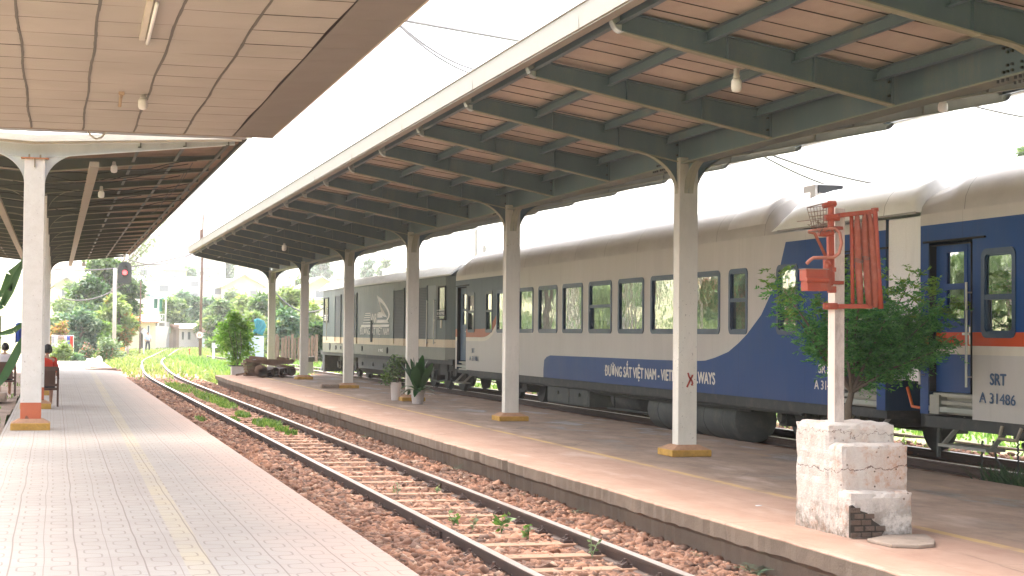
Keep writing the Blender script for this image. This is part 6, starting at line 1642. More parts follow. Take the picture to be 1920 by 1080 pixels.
def seated(loc, shirt, trouser, label, turn=0.0, arm_side=1, lean=0.0, head_dx=0.0):
    X, Y, Z = loc; S = Z + .44
    t = thing('person', loc, label, 'person')
    J = {'pelvis': (X, Y-.08, S+.10), 'belly': (X, Y-.10, S+.26), 'chest': (X, Y-.10+lean, S+.50), 'neckb': (X, Y-.08+lean, S+.63), 'neck': (X+head_dx*.5, Y-.06+lean, S+.68), 'head0': (X+head_dx, Y-.04+lean, S+.74)}
    R = {'pelvis': (.155, .12), 'belly': (.15, .11), 'chest': (.165, .12), 'neckb': (.09, .08), 'neck': .05, 'head0': .05}
    B = [('pelvis', 'belly'), ('belly', 'chest'), ('chest', 'neckb'), ('neckb', 'neck'), ('neck', 'head0')]
    for s_, n in ((-1, 'l'), (1, 'r')):
        J['sh'+n] = (X + s_*.19, Y-.08+lean, S+.60); J['el'+n] = (X + s_*.28, Y+.02, S+.27); J['wr'+n] = (X + s_*.27, Y+.26, S+.27); J['ha'+n] = (X + s_*.25, Y+.35, S+.26)
        J['hip'+n] = (X + s_*.10, Y, S+.07); J['kn'+n] = (X + s_*.14, Y+.42, S+.09); J['an'+n] = (X + s_*.13, Y+.46, Z+.09); J['to'+n] = (X + s_*.14, Y+.62, Z+.04)
        R.update({'sh'+n: .062, 'el'+n: .042, 'wr'+n: .028, 'ha'+n: .034, 'hip'+n: .09, 'kn'+n: .062, 'an'+n: .038, 'to'+n: .035})
        B += [('neckb', 'sh'+n), ('sh'+n, 'el'+n), ('el'+n, 'wr'+n), ('wr'+n, 'ha'+n), ('pelvis', 'hip'+n), ('hip'+n, 'kn'+n), ('kn'+n, 'an'+n), ('an'+n, 'to'+n)]
    body = figure(J, B, R, SKIN, 'body', t, loc)
    hc = Vector(J['head0']) + Vector((0, .01, .09)); hm = head(t, hc, loc); hb = hm.build('head', SKIN, t, True)
    # five fingers on each hand, curled over the armrest
    fm_ = MB()
    for s_, n in ((-1, 'l'), (1, 'r')):
        h0 = Vector(J['ha'+n])
        for i in range(4):
            a = h0 + Vector(((i-1.5)*.018, .02, 0)); L_ = (.05, .06, .056, .044)[i]; fm_.tube([a, a + Vector((0, L_*.6, 0)), a + Vector((0, L_*.95, -.03))], [.009, .008, .006], 6)
        fm_.tube([h0 + Vector((-s_*.025, -.02, 0)), h0 + Vector((-s_*.045, .01, -.01)), h0 + Vector((-s_*.045, .035, -.02))], [.010, .009, .007], 6)
    fm_.build('fingers', SKIN, t, True)
    h = MB(); 
    def hf(u, v):
        a = 2*pi*u; b = pi*.72*v; back = -cos(a - pi/2); r = .100 + .004*sin(a*9)
        lim = b*(1.0 if back > -.3 else .55)
        return (hc.x + r*1.0*sin(lim)*cos(a), hc.y - .012 + r*1.1*sin(lim)*sin(a), hc.z + .02 + r*1.22*cos(lim))
    h.grid(hf, 24, 10); h.build('hair', HAIR, t, True)
    # shirt: same chain a little fatter, torso and upper arms only
    J2 = {k: J[k] for k in ('pelvis', 'belly', 'chest', 'neckb')}; B2 = [('pelvis', 'belly'), ('belly', 'chest'), ('chest', 'neckb')]; R2 = {'pelvis': (.175, .14), 'belly': (.175, .13), 'chest': (.195, .14), 'neckb': (.10, .09)}
    for s_, n in ((-1, 'l'), (1, 'r')):
        J2['sh'+n] = J['sh'+n]; e_ = Vector(J['sh'+n]).lerp(Vector(J['el'+n]), .8); J2['sl'+n] = tuple(e_); R2['sh'+n] = .078; R2['sl'+n] = .066; B2 += [('neckb', 'sh'+n), ('sh'+n, 'sl'+n)]
    figure(J2, B2, R2, shirt, 'shirt', t, loc)
    J3 = {}; B3 = []; R3 = {}
    J3['pelvis'] = (X, Y-.08, S+.08); R3['pelvis'] = (.17, .13)
    for s_, n in ((-1, 'l'), (1, 'r')):
        J3['hip'+n] = J['hip'+n]; J3['kn'+n] = J['kn'+n]; R3['hip'+n] = .105; R3['kn'+n] = .078; B3 += [('pelvis', 'hip'+n), ('hip'+n, 'kn'+n)]
    figure(J3, B3, R3, trouser, 'shorts', t, loc)
    t.scale = (.86, .86, .86)
    return t
REDSH = painted('shirt_red', (.62, .035, .012), .8, (.4, .02, .01), .2, 5, bump=.3, streak=False); WHSH = painted('shirt_white', (.68, .62, .62), .85, (.5, .45, .45), .2, 4, bump=.3, streak=False)
BLK_T = plain('shorts_dark', (.04, .04, .05), .9)
chair((-.17, 33.62, 0), 'dark wooden armchair under the person in red, partly behind the white post', 0)
seated((-.17, 33.66, 0), REDSH, BLK_T, 'person with black hair in a bright orange-red shirt sitting with their back to us', head_dx=.05)
chair((-1.10, 39.4, -.02), 'dark wooden armchair under the person in white at the far left edge', 0)
seated((-1.10, 39.44, -.02), WHSH, BLK_T, 'person with short black hair in a white shirt sitting at the far left edge', head_dx=.02)
# slabs and banana plant at the far left
sl_ = MB(); rough_block(sl_, -1.55, -1.0, 38.0, 38.5, -.1, .10, 9, .01); o = sl_.build('concrete_slab', CURB); tag(o, 'grey concrete slab behind the chair at the left edge', 'slab')
bn = thing('banana_plant', (-1.55, 30.0, -.12), 'banana plant with long drooping green leaves at the left edge', 'plant')
def strap(mb, pts, w):
    k = len(pts)
    for i in range(k-1):
        a, b = Vector(pts[i]), Vector(pts[i+1]); wa, wb = w*sin(pi*(.08+.84*i/(k-1))), w*sin(pi*(.08+.84*(i+1)/(k-1))); s_ = (b-a).cross(Vector((0, 1, 0))).normalized()
        f_ = Vector((0, .03, 0)); mb.add([a - s_*wa, a + f_, a + s_*wa, b + s_*wb, b + f_, b - s_*wb], [(0,1,4,5),(1,2,3,4)])
def BN(l, Y=29.0): return [AT(x, y, Y + .1*i) for i, (x, y) in enumerate(l)]
mb = MB(); strap(mb, BN([(-30, 740), (-5, 722), (8, 705), (22, 680), (34, 655), (46, 632), (55, 612)]), .075)
strap(mb, BN([(55, 600), (40, 610), (25, 620), (10, 624), (-10, 628)], 30), .05)
strap(mb, BN([(48, 470), (44, 492), (32, 505), (20, 515), (12, 535), (4, 550), (-6, 560)], 28.5), .075)
strap(mb, BN([(44, 490), (30, 520), (18, 545), (4, 572), (-20, 590)], 28.6), .07)
mb.build('leaves', leafmat('banana_leaf', [(.05, .12, .05), (.08, .17, .07)], .3), bn, True)
mb = MB(); mb.tube([(-1.55, 30, -.15), (-1.5, 30, 1.2), (-1.3, 29.6, 2.3)], [.1, .08, .04], 10); mb.build('stalk', plain('banana_stalk', (.16, .2, .09), .7), bn, True)
bc = thing('blue_cloth', AT(40, 620, 45), 'blue cloth hanging behind the seated person in white', 'cloth')
mb = MB(); c_ = AT(38, 622, 45); mb.grid(lambda u, v: (c_.x - .12 + (.26 + .05*v)*u, c_.y + .05*sin(u*14+v), c_.z - .30 + .5*v + .04*sin(u*5)), 10, 6); mb.build('cloth', plain('cloth_blue', (.02, .06, .32), .9), bc, True, solid=.01)
mb = MB(); mb.tube([(c_.x-.5, c_.y, -.1), (c_.x-.5, c_.y, c_.z+.4), (c_.x+.3, c_.y, c_.z+.4), (c_.x+.3, c_.y, -.1)], .02, 6); mb.build('frame', BLACKI, bc)
# ------------------------------------------------------------------ railway furniture in the distance
GZ = -.40
def at(x, y, Y): return AT(x, y, Y)
# colour-light signal
Ys = 116.0; s0 = at(214, 640, Ys)
sg = thing('railway_signal', (s0.x, Ys, GZ), 'black railway signal head showing red on a pale post beyond the left canopy', 'signal')
MB().tube([(s0.x, Ys, GZ), (s0.x, Ys, at(0, 500, Ys).z + .0)], .13, 12).build('post', painted('signal_post_pale', (.5, .45, .42), .7, (.3, .25, .2), .3, 3), sg, True)
hc = at(234, 511, Ys-.3); mb = MB(); w, h = .46, .72; pr = [(-w, -h), (w, -h), (w, h*.45), (w*.8, h*.85), (w*.35, h), (-w*.35, h), (-w*.8, h*.85), (-w, h*.45)]
mb.prism([(hc.x + a, hc.z + b) for a, b in pr], hc.y-.03, hc.y+.03, 'Y'); hd = mb.build('signal_head', BLACKI, sg)
mb = MB(); mb.box(hc.x-.18, hc.x+.18, hc.y-.02, hc.y+.25, hc.z-.6, hc.z+.55); mb.build('lamp_case', BLACKI, hd)
LG = NT('lens_red'); LG.b.inputs['Emission Color'].default_value = (1, .03, .03, 1); LG.b.inputs['Emission Strength'].default_value = 2.2; LG.col((.5, .02, .02))
for i, (dz, m_) in enumerate(((.32, BLACKI), (0, LG.mat), (-.32, BLACKI))):
    MB().tube([(hc.x, hc.y-.05, hc.z+dz), (hc.x, hc.y-.02, hc.z+dz)], .15 if i == 1 else .11, 16).build('lens', m_, hd)
    v = MB(); n = 12; R_ = .17
    for j in range(n):
        a, b = pi*j/n - .15, pi*(j+1)/n + .0; v.add([(hc.x + R_*cos(a), hc.y-.03, hc.z+dz + R_*sin(a)), (hc.x + R_*cos(b), hc.y-.03, hc.z+dz + R_*sin(b)), (hc.x + R_*cos(b), hc.y-.28, hc.z+dz + R_*sin(b)), (hc.x + R_*cos(a), hc.y-.28, hc.z+dz + R_*sin(a))], [(0,1,2,3)])
    v.build('hood', BLACKI, hd)
mb = MB(); [mb.bar(at(x0, 532, Ys), at(x1, 546, Ys), .05, .05) for x0, x1 in ((222, 232), (248, 238), (232, 244))]; mb.box(hc.x-.3, hc.x+.3, hc.y-.1, hc.y+.4, hc.z-.8, hc.z-.74); mb.build('bracket', BLACKI, hd)
# utility pole and the small signs
POLE = painted('pole_rusty', (.17, .10, .08), .8, (.1, .06, .05), .4, 2, streak=False)
Yp = 119.0; p0 = at(375, 662, Yp); p1 = at(381, 402, Yp)
up_ = thing('utility_pole', (p0.x, Yp, GZ), 'tall thin rusty pole standing in the grass beyond the platform end', 'pole')
MB().tube([(p0.x, Yp, GZ), (p1.x, Yp, p1.z)], [.11, .07], 8).build('pole', POLE, up_, True)
mb = MB(); mb.tube([at(378, 430, Yp), at(377.5, 452, Yp)], .12, 8); mb.build('insulator', POLE, up_); mb = MB(); mb.bar(at(377, 410, Yp), at(384, 410, Yp), .05, .05); mb.build('crossarm', POLE, up_)
def roundsign(px, py, r, Y, txt):
    c = at(px, py, Y); t = thing('round_sign', (c.x, Y-.12, GZ), 'round white sign with a red ring and letter B on the thin rusty pole', 'sign')
    MB().tube([(c.x, Y-.16, c.z), (c.x, Y-.13, c.z)], r, 24).build('disc', plain('sign_white', (.72, .68, .62), .6), t)
    q = MB(); n = 24
    for j in range(n):
        a, b = 2*pi*j/n, 2*pi*(j+1)/n; q.add([(c.x + R_*cos(g), Y-.165, c.z + R_*sin(g)) for g, R_ in ((a, r), (b, r), (b, r*.86), (a, r*.86))], [(0,1,2,3)])
    q.build('ring', plain('sign_ring', (.35, .2, .17), .6), t)
    text_part('letter', txt, plain('sign_letter', (.4, .2, .12), .6), t, (-r*.35, -.05, c.z-GZ - r*.45), (r*.35, -.05, c.z-GZ - r*.45), r*.9, .02, .01, (0, -1, 0))
    q = MB(); q.box(c.x-.05, c.x+.05, Y-.13, Y, c.z-.05, c.z+.05); q.build('fixing', POLE, t)
roundsign(374, 628, .26, Yp, 'B')
# diamond sign and thin mast
Yd = 126.0; c = at(270, 622, Yd); t = thing('diamond_sign', (c.x, Yd, GZ), 'white diamond-shaped board on a white post beside the standing person', 'sign')
MB().prism([(c.x-.29, c.z), (c.x, c.z-.29), (c.x+.29, c.z), (c.x, c.z+.29)], Yd-.04, Yd, 'Y').build('board', plain('board_white', (.75, .73, .70), .6), t)
MB().box(c.x-.06, c.x+.06, Yd, Yd+.1, GZ, c.z-.2).build('post', plain('post_white', (.7, .68, .66), .7), t)
q = MB(); q.box(c.x-.10, c.x-.02, Yd-.045, Yd-.041, c.z, c.z+.1); q.box(c.x+.03, c.x+.07, Yd-.045, Yd-.041, c.z-.1, c.z-.03); q.build('marks', plain('mark_grey', (.45, .42, .4), .7), t)
Ym = 124.0; a = at(262, 656, Ym); b = at(264, 527, Ym); t = thing('mast', (a.x, Ym, GZ), 'very thin dark mast rising in front of the tiled hut', 'mast'); MB().tube([(a.x, Ym, GZ), (b.x, Ym, b.z)], .05, 6).build('pole', POLE, t)
# number board 4
Yf = 99.0; c = at(405, 648, Yf); t = thing('number_board', (c.x, Yf, GZ), 'small white number board marked 4 on a white post in the grass', 'sign')
MB().box(c.x-.24, c.x+.22, Yf-.03, Yf+.02, c.z-.14, c.z+.16).build('board', plain('board_white_two', (.72, .70, .66), .6), t)
MB().box(c.x-.20, c.x-.06, Yf, Yf+.1, GZ, c.z+.1).build('post', plain('post_white_two', (.70, .68, .64), .7), t)
text_part('numeral', '4', plain('numeral_black', (.05, .05, .05), .6), t, (.02, -.04, c.z-GZ-.08), (.16, -.04, c.z-GZ-.08), .17, .02, .008, (0, -1, 0))
# little red marker in grass
c = at(355.5, 657, 122); t = MB().prism([(c.x-.09, c.z+.12), (c.x+.09, c.z+.12), (c.x+.03, c.z-.05), (c.x+.03, GZ), (c.x-.03, GZ), (c.x-.03, c.z-.05)], 122, 122.1, 'Y').build('red_marker', plain('marker_red', (.35, .05, .04), .6)); tag(t, 'tiny red marker peg in the grass left of the rusty pole', 'marker')
# orange/white bollard at the path
c = at(225, 655, 113); t = thing('bollard', (c.x, 113, GZ), 'orange-topped concrete bollard where the path meets the grass', 'bollard')
MB().box(c.x-.28, c.x+.28, 113, 113.5, c.z-.15, c.z+.12).build('band', plain('orange_band', (.6, .26, .05), .7), t); MB().box(c.x-.26, c.x+.26, 113.01, 113.49, GZ, c.z-.15).build('base', plain('bollard_base', (.5, .48, .45), .8), t)

# ------------------------------------------------------------------ houses along the far side
def wallm(n, c): return painted(n, c, .85, (.3, .27, .24), .3, .8, bump=.1)
WIN = plain('window_dark_blue', (.07, .08, .09), .3)
TILER = NT('roof_tiles_red', .85); _n = TILER.noise(6, 5); _l = TILER.M('FRACT', TILER.M('MULTIPLY', TILER.xyz()[0], 3.0)); TILER.col(TILER.mix(TILER.M('MULTIPLY', TILER.M('LESS_THAN', _l, .2), .5), TILER.mix(_n, (.42, .20, .13), (.60, .34, .24)), (.2, .1, .07)))
def winpart(h, x0, x1, y, z0, z1, mat=WIN):
    w = MB(); w.box(x0, x1, y-.03, y+.02, z0, z1); o = w.build('window', mat, h)
    f = MB(); t_ = .07; f.box(x0-t_, x0, y-.06, y, z0-t_, z1+t_); f.box(x1, x1+t_, y-.06, y, z0-t_, z1+t_); f.box(x0, x1, y-.06, y, z1, z1+t_); f.box(x0, x1, y-.08, y, z0-t_, z0); f.build('frame', plain('frame_white', (.6, .6, .58), .6), o)
def hut_roof(mb, x0, x1, y0, y1, ze, zr_): mb.add([(x0, y0, ze), (x1, y0, ze), (x1, (y0+y1)/2, zr_), (x0, (y0+y1)/2, zr_), (x0, y1, ze), (x1, y1, ze), (x0, y0, ze-.12), (x1, y0, ze-.12), (x1, y1, ze-.12), (x0, y1, ze-.12)], [(0,1,2,3), (3,2,5,4), (6,7,1,0), (0,3,4,9,6), (1,7,8,5,2), (9,4,5,8), (6,9,8,7)])
# tiled hut (person stands in front)
Yh = 160
hx0, hx1 = at(243, 600, Yh).x, at(292, 600, Yh).x; zt = at(0, 602, Yh).z; t = thing('tiled_hut', ((hx0+hx1)/2, Yh, GZ), 'small cream hut with a red tiled roof beside the tracks', 'hut')
mb = MB(); mb.box(hx0, hx0+1.0, Yh, Yh+5, GZ, zt); mb.box(at(280, 0, Yh).x, hx1, Yh, Yh+5, GZ, zt); mb.box(hx0+1.0, at(280, 0, Yh).x, Yh+2.4, Yh+5, GZ, zt); mb.box(hx0+1.0, at(280, 0, Yh).x, Yh, Yh+2.4, zt-.5, zt); mb.build('wall', wallm('hut_cream', (.62, .58, .42)), t)
mb = MB(); hut_roof(mb, hx0-.3, hx1+.35, Yh-.5, Yh+5.4, at(0, 600, Yh).z, at(0, 580, Yh).z + .3); mb.build('roof', TILER.mat, t)
winpart(t, at(286, 0, Yh).x, at(289, 0, Yh).x, Yh, at(0, 632, Yh).z, at(0, 608, Yh).z)
# upper white house with green awning balcony
Yu = 168; a0, a1 = at(250, 0, Yu).x, at(287, 0, Yu).x; t = thing('white_house', ((a0+a1)/2, Yu, GZ), 'white two-storey house with a green awning over its balcony', 'house')
MB().box(a0, a1, Yu, Yu+9, GZ, at(0, 548, Yu).z).build('wall', wallm('house_white', (.68, .66, .64)), t)
MB().box(a0-.2, a1+.2, Yu-.3, Yu+9.2, at(0, 548, Yu).z, at(0, 545, Yu).z).build('roof', plain('roof_grey', (.5, .48, .46), .8), t)
x0, x1 = at(288, 0, Yu).x, at(319, 0, Yu).x
mb = MB(); mb.add([(x0-.3, Yu-.6, at(0, 550, Yu).z), (x1+.2, Yu-.6, at(0, 557, Yu).z), (x1+.2, Yu+3, at(0, 557, Yu).z+.2), (x0-.3, Yu+3, at(0, 550, Yu).z+.2)], [(0,1,2,3)]); mb.build('awning', plain('awning_green', (.03, .22, .15), .7), t, solid=.06)
mb = MB(); mb.grid(lambda u, v: (x0 + (x1-x0)*(.35+.5*u), Yu+1.2 + .15*sin(u*9), at(0, 556, Yu).z + (at(0, 580, Yu).z - at(0, 556, Yu).z)*v), 8, 3); mb.build('green_net', plain('net_green', (.03, .26, .18), .9), t, solid=.03)
mb = MB(); [mb.box(x-.08, x+.08, Yu-.5, Yu-.34, GZ, at(0, 556, Yu).z) for x in (x0+.1, (x0*.45+x1*.55), x1)]; mb.build('balcony_post', plain('post_pale', (.6, .58, .55), .7), t)
mb = MB(); mb.box(x0, x1, Yu-.5, Yu+4, at(0, 602, Yu).z, at(0, 599, Yu).z); [mb.box(x0 + (x1-x0)*i/9, x0 + (x1-x0)*i/9 + .05, Yu-.5, Yu-.45, at(0, 599, Yu).z, at(0, 586, Yu).z) for i in range(10)]; mb.box(x0, x1, Yu-.5, Yu-.44, at(0, 587, Yu).z, at(0, 585, Yu).z); mb.build('balcony', plain('balcony_grey', (.55, .54, .53), .7), t)
MB().box(x0, x1+.6, Yu+3, Yu+9, GZ, at(0, 600, Yu).z).build('wall', wallm('house_shade', (.45, .42, .42)), t)
winpart(t, at(301, 0, Yu).x, at(306, 0, Yu).x, Yu+3, at(0, 632, Yu).z, at(0, 606, Yu).z)
c = at(299, 622, Yu-1); t = thing('leaning_panel', (c.x, Yu-1, GZ), 'pale leaning panel outside the house with the green awning', 'panel'); MB().prism([(c.x-.9, GZ), (c.x+.5, GZ), (c.x+.9, c.z+.5), (c.x-.5, c.z+.6)], Yu-1, Yu-.9, 'Y').build('panel', plain('panel_pale', (.62, .55, .52), .7), t)
# shed with slanted roof
Yk = 172; x0, x1 = at(317, 0, Yk).x, at(345, 0, Yk).x; t = thing('shed', ((x0+x1)/2, Yk, GZ), 'brown wooden shed with a sloping roof to the right of the white house', 'shed')
MB().box(x0, x1, Yk, Yk+5, GZ, at(0, 605, Yk).z).build('wall', wallm('shed_brown', (.36, .27, .22)), t)
mb = MB(); mb.add([(x0-.6, Yk-.8, at(0, 598, Yk).z), (x1-.2, Yk-.8, at(0, 613, Yk).z), (x1-.2, Yk+4, at(0, 613, Yk).z+.1), (x0-.6, Yk+4, at(0, 598, Yk).z+.1)], [(0,1,2,3)]); mb.build('roof', plain('shed_roof', (.33, .2, .16), .8), t, solid=.08)
MB().box(at(334, 0, Yk).x, at(339, 0, Yk).x, Yk-.03, Yk+.02, GZ+.1, at(0, 616, Yk).z).build('door', plain('shed_door', (.25, .19, .16), .8), t)
MB().box(at(319, 0, Yk).x, at(329, 0, Yk).x, Yk-.1, Yk, at(0, 622, Yk).z, at(0, 610, Yk).z).build('signboard', plain('board_green', (.35, .45, .36), .7), t)
# long white wall house
Yw = 178; x0, x1 = at(345, 0, Yw).x, at(386, 0, Yw).x; t = thing('white_cottage', ((x0+x1)/2, Yw, GZ), 'long low white cottage with small blue-grey windows behind the round sign', 'house')
MB().box(x0, x1, Yw, Yw+6, GZ, at(0, 612, Yw).z).build('wall', wallm('cottage_white', (.66, .64, .64)), t)
mb = MB(); hut_roof(mb, x0-.3, x1+.3, Yw-.5, Yw+6.4, at(0, 612, Yw).z, at(0, 603, Yw).z); mb.build('roof', plain('cottage_roof', (.42, .34, .3), .8), t)
for a, b in ((350, 354), (361, 366), (379, 382)): winpart(t, at(a, 0, Yw).x, at(b, 0, Yw).x, Yw, at(0, 634, Yw).z, at(0, 619, Yw).z)
Yw = 176; x0, x1 = at(386, 0, Yw).x, at(404, 0, Yw).x; t = thing('brick_shed', ((x0+x1)/2, Yw, GZ), 'small reddish brick shed with a gable right of the white cottage', 'shed')
mb = MB(); mb.prism([(x0, GZ), (x1, GZ), (x1, at(0, 614, Yw).z), ((x0+x1)/2, at(0, 607, Yw).z), (x0, at(0, 614, Yw).z)], Yw, Yw+4, 'Y'); mb.build('wall', wallm('brick_red', (.38, .24, .2)), t); MB().box(at(388, 0, Yw).x, at(393, 0, Yw).x, Yw-.04, Yw, GZ, at(0, 620, Yw).z).build('door', plain('door_blue_grey', (.45, .5, .55), .7), t)
# corrugated fence
Yq = 128; x0, x1 = at(222, 0, Yq).x, at(252, 0, Yq).x; t = thing('plank_fence', ((x0+x1)/2, Yq, GZ), 'pinkish grey corrugated board fence left of the diamond sign', 'fence')
mb = MB(); n = 14
for i in range(n):
    a, b = x0 + (x1-x0)*i/n, x0 + (x1-x0)*(i+.86)/n; mb.box(a, b, Yq - (.03 if i % 2 else 0), Yq+.04, GZ, at(0, 612, Yq).z - (.05 if i % 3 else 0))
mb.build('boards', painted('boards_pink_grey', (.42, .33, .30), .8, (.25, .18, .15), .4, 2), t)
MB().tube([(x0-.1, Yq, GZ), (x0-.1, Yq, at(0, 605, Yq).z)], .16, 8).build('post', plain('fence_post', (.36, .29, .27), .8), t, True)
mb = MB(); mb.box(x0, x1+.9, Yq+.05, Yq+.12, at(0, 615, Yq).z, at(0, 611, Yq).z); mb.build('top_rail', plain('fence_rail', (.5, .42, .3), .8), t)
o = MB().add([(x0-.6, 112, GZ+.03), (x0+2.2, 112, GZ+.03), (x1+.6, Yq, GZ+.03), (x0-.6, Yq, GZ+.03)], [(0,1,2,3)]).build('path', plain('path_pink', (.45, .33, .28), .9)); tag(o, kind='structure')
# parked scooter
c = at(231, 652, 126); t = thing('motor_scooter', (c.x, 126, GZ), 'small motor scooter parked in front of the corrugated fence', 'scooter')
mb = MB(); z = GZ; mb.tube([(c.x-.2, 125.7, z+.75), (c.x, 125.9, z+.55), (c.x+.1, 126.3, z+.45), (c.x+.15, 126.6, z+.65)], [.06, .1, .14, .09], 8); mb.box(c.x-.12, c.x+.2, 125.7, 126.5, z+.22, z+.3); mb.build('body', plain('scooter_white', (.6, .5, .5), .4), t, True)
for y in (125.6, 126.7): MB().tube([(c.x-.03, y, z+.24), (c.x+.03, y, z+.24)], .23, 16).build('wheel', BLACKI, t)
mb = MB(); mb.tube([(c.x-.28, 125.65, z+.98), (c.x+.22, 125.65, z+.98)], .018, 6); mb.tube([(c.x, 125.62, z+.3), (c.x, 125.65, z+.98)], .03, 6); mb.build('handlebar', BLACKI, t)
MB().box(c.x-.02, c.x+.22, 126.1, 126.75, z+.7, z+.78).build('seat', BLACKI, t)
# right-hand fences
Yb = 95; x0, x1 = at(466, 0, Yb).x, at(503, 0, Yb).x; t = thing('sheet_fence', ((x0+x1)/2, Yb, GZ), 'pale blue-white corrugated sheet fence seen left of the last column', 'fence')
mb = MB(); zz = at(0, 626, Yb).z; mb.grid(lambda u, v: (x0+.35 + (x1-x0-.35)*u, Yb + .02*sin(u*90), GZ + (zz-GZ)*v), 70, 1); mb.build('sheets', plain('sheet_blue_white', (.60, .64, .72), .6), t, solid=.02, fix=False)
MB().box(x0-.9, x0+.3, Yb+.5, Yb+.6, GZ, zz-.3).build('low_panel', plain('panel_white', (.66, .66, .66), .7), t); MB().box(x0+.28, x0+.36, Yb-.02, Yb+.06, GZ, zz+.1).build('post', plain('post_blue', (.25, .32, .4), .7), t)
c = at(484, 608, Yb+1); t = thing('tarpaulin', (c.x, c.y, c.z), 'turquoise tarpaulin draped in the tree above the sheet fence', 'tarpaulin'); mb = MB(); mb.grid(lambda u, v: (c.x - .28 + .62*u + .1*sin(v*4), c.y + .08*sin(u*20+v*9), c.z + .35 - .85*v - .25*abs(u-.4)), 12, 8); mb.build('cloth', plain('tarp_turquoise', (.02, .22, .27), .6), t, True, solid=.02)
x0, x1 = at(517, 0, Yb).x, at(600, 0, Yb).x; t = thing('timber_fence', ((x0+x1)/2, Yb, GZ), 'old dark timber fence under the trees between the far columns', 'fence'); mb = MB(); rf = random.Random(4); x = x0
while x < x1: mb.box(x, x+rf.uniform(.08, .16), Yb, Yb+.05, GZ, at(0, 626 + rf.uniform(-2, 4), Yb).z); x += .19
mb.build('boards', WOODO, t); [MB().box(x-.07, x+.07, Yb-.1, Yb, GZ, at(0, 622, Yb).z).build('post', WOODO, t) for x in (x0+.3, x0+1.2, x0+2.6, x0+3.7)]

# clothes rack
Yc = 112; x0, x1 = at(108, 0, Yc).x, at(148, 0, Yc).x; zt = at(0, 628, Yc).z
t = thing('clothes_rack', ((x0+x1)/2, Yc, GZ), 'white clothes rail beyond the platform end hung with washing', 'clothes rack'); mb = MB(); mb.tube([(x0, Yc, GZ), (x0, Yc, zt), (x1, Yc, zt), (x1, Yc, GZ)], .035, 6); mb.build('frame', plain('rack_white', (.7, .7, .7), .5), t)
cl = [('pale striped', (.5, .45, .52)), ('lilac', (.42, .40, .55)), ('white', (.66, .64, .66)), ('grey striped', (.42, .38, .38)), ('brown striped', (.45, .33, .28)), ('beige patterned', (.55, .45, .38)), ('rust patterned', (.48, .28, .22)), ('pink striped', (.6, .4, .38)), ('pale pink', (.62, .48, .48)), ('scarlet', (.55, .05, .04)), ('royal blue', (.08, .12, .42)), ('sky blue', (.3, .4, .6)), ('bright red', (.6, .05, .03))]
for i, (nm, c_) in enumerate(cl):
    x = x0 + .08 + (x1-x0-.1)*i/len(cl); L_ = (.95, 1.0, .8, 1.05, 1.0, 1.1, 1.1, 1.25, 1.0, .75, .7, .8, .95)[i]
    mt = NT('cloth_' + nm.replace(' ', '_'), .9)
    if 'strip' in nm or 'pattern' in nm: mt.col(mt.mix(mt.M('LESS_THAN', mt.M('FRACT', mt.M('MULTIPLY', mt.xyz()[0 if 'strip' in nm else 2], 16.0)), .4), c_, mul(c_, .5)))
    else: mt.col(c_)
    mb = MB(); yo = Yc + (.06 if i % 2 else -.06); mb.grid(lambda u, v: (x + .17*(u-.5)*(1 + .25*v), yo + .03*sin(u*12 + i), zt - .03 - L_*v - (.07 if .38 < u < .62 and v < .01 else 0)), 8, 6); o = mb.build('garment', mt.mat, None, True, solid=.015)
    tag(o, nm + ' garment hanging on the white clothes rail, ' + ['first', 'second', 'third', 'fourth', 'fifth', 'sixth', 'seventh', 'eighth', 'ninth', 'tenth', 'eleventh', 'twelfth', 'last'][i] + ' from the left', 'garment', 'washing on the clothes rail')
# flower bed at the platform end
def shrub(px, py, Y, w, h, mat, lab, seed, leaf=.09, n=700, flower=None, group='low plants at the end of the left platform'):
    c = at(px, py, Y); z = GZ; t = thing('shrub', (c.x, Y, z), lab, 'shrub', group); rs_ = np.random.RandomState(seed)
    bl = [(c.x + rs_.uniform(-.35, .35)*w, Y + rs_.uniform(-.3, .3)*w, z + h*rs_.uniform(.35, .7), w*.28, w*.28, h*.34) for _ in range(6)]
    leafcloud('leaves', mat, blobpts(n, bl, seed, .4), leaf, t, seed, 2, origin=(c.x, Y, z)); mb = MB(); [mb.tube([(c.x, Y, z), (b[0], b[1], b[2])], .015, 4, False) for b in bl]; mb.build('stem', BARK, t)
    if flower: leafcloud('flowers', flower, blobpts(n//3, [(b[0], b[1]-.1, b[2]+.1*h, b[3], b[4], b[5]) for b in bl], seed+1, .8), leaf*.8, t, seed+1, 1.1, origin=(c.x, Y, z))
shrub(118, 668, 86, 1.25, 1.5, LEAF_Y, 'tall pale grassy clump nearest the left canopy at the platform end', 1, .10, 1500)
shrub(143, 668, 88, 1.0, .9, LEAF_B, 'rounded blue-green shrub in a planter at the platform end', 2, .10)
shrub(162, 662, 96, 1.0, 1.1, LEAF_D, 'shrub with red blossoms left of the white stones', 3, .09, 800, FLOWR)
shrub(188, 662, 100, 1.2, 1.0, LEAF_G, 'red flowering shrub right of the white stones', 4, .09, 800, FLOWR)
shrub(203, 662, 100, 1.3, 1.6, LEAF_P, 'greyish shrub beside the bollard', 5, .10, 1100)
shrub(214, 670, 108, 1.2, .7, LEAF_P, 'low grey-green shrub at the foot of the trees', 6, .1)
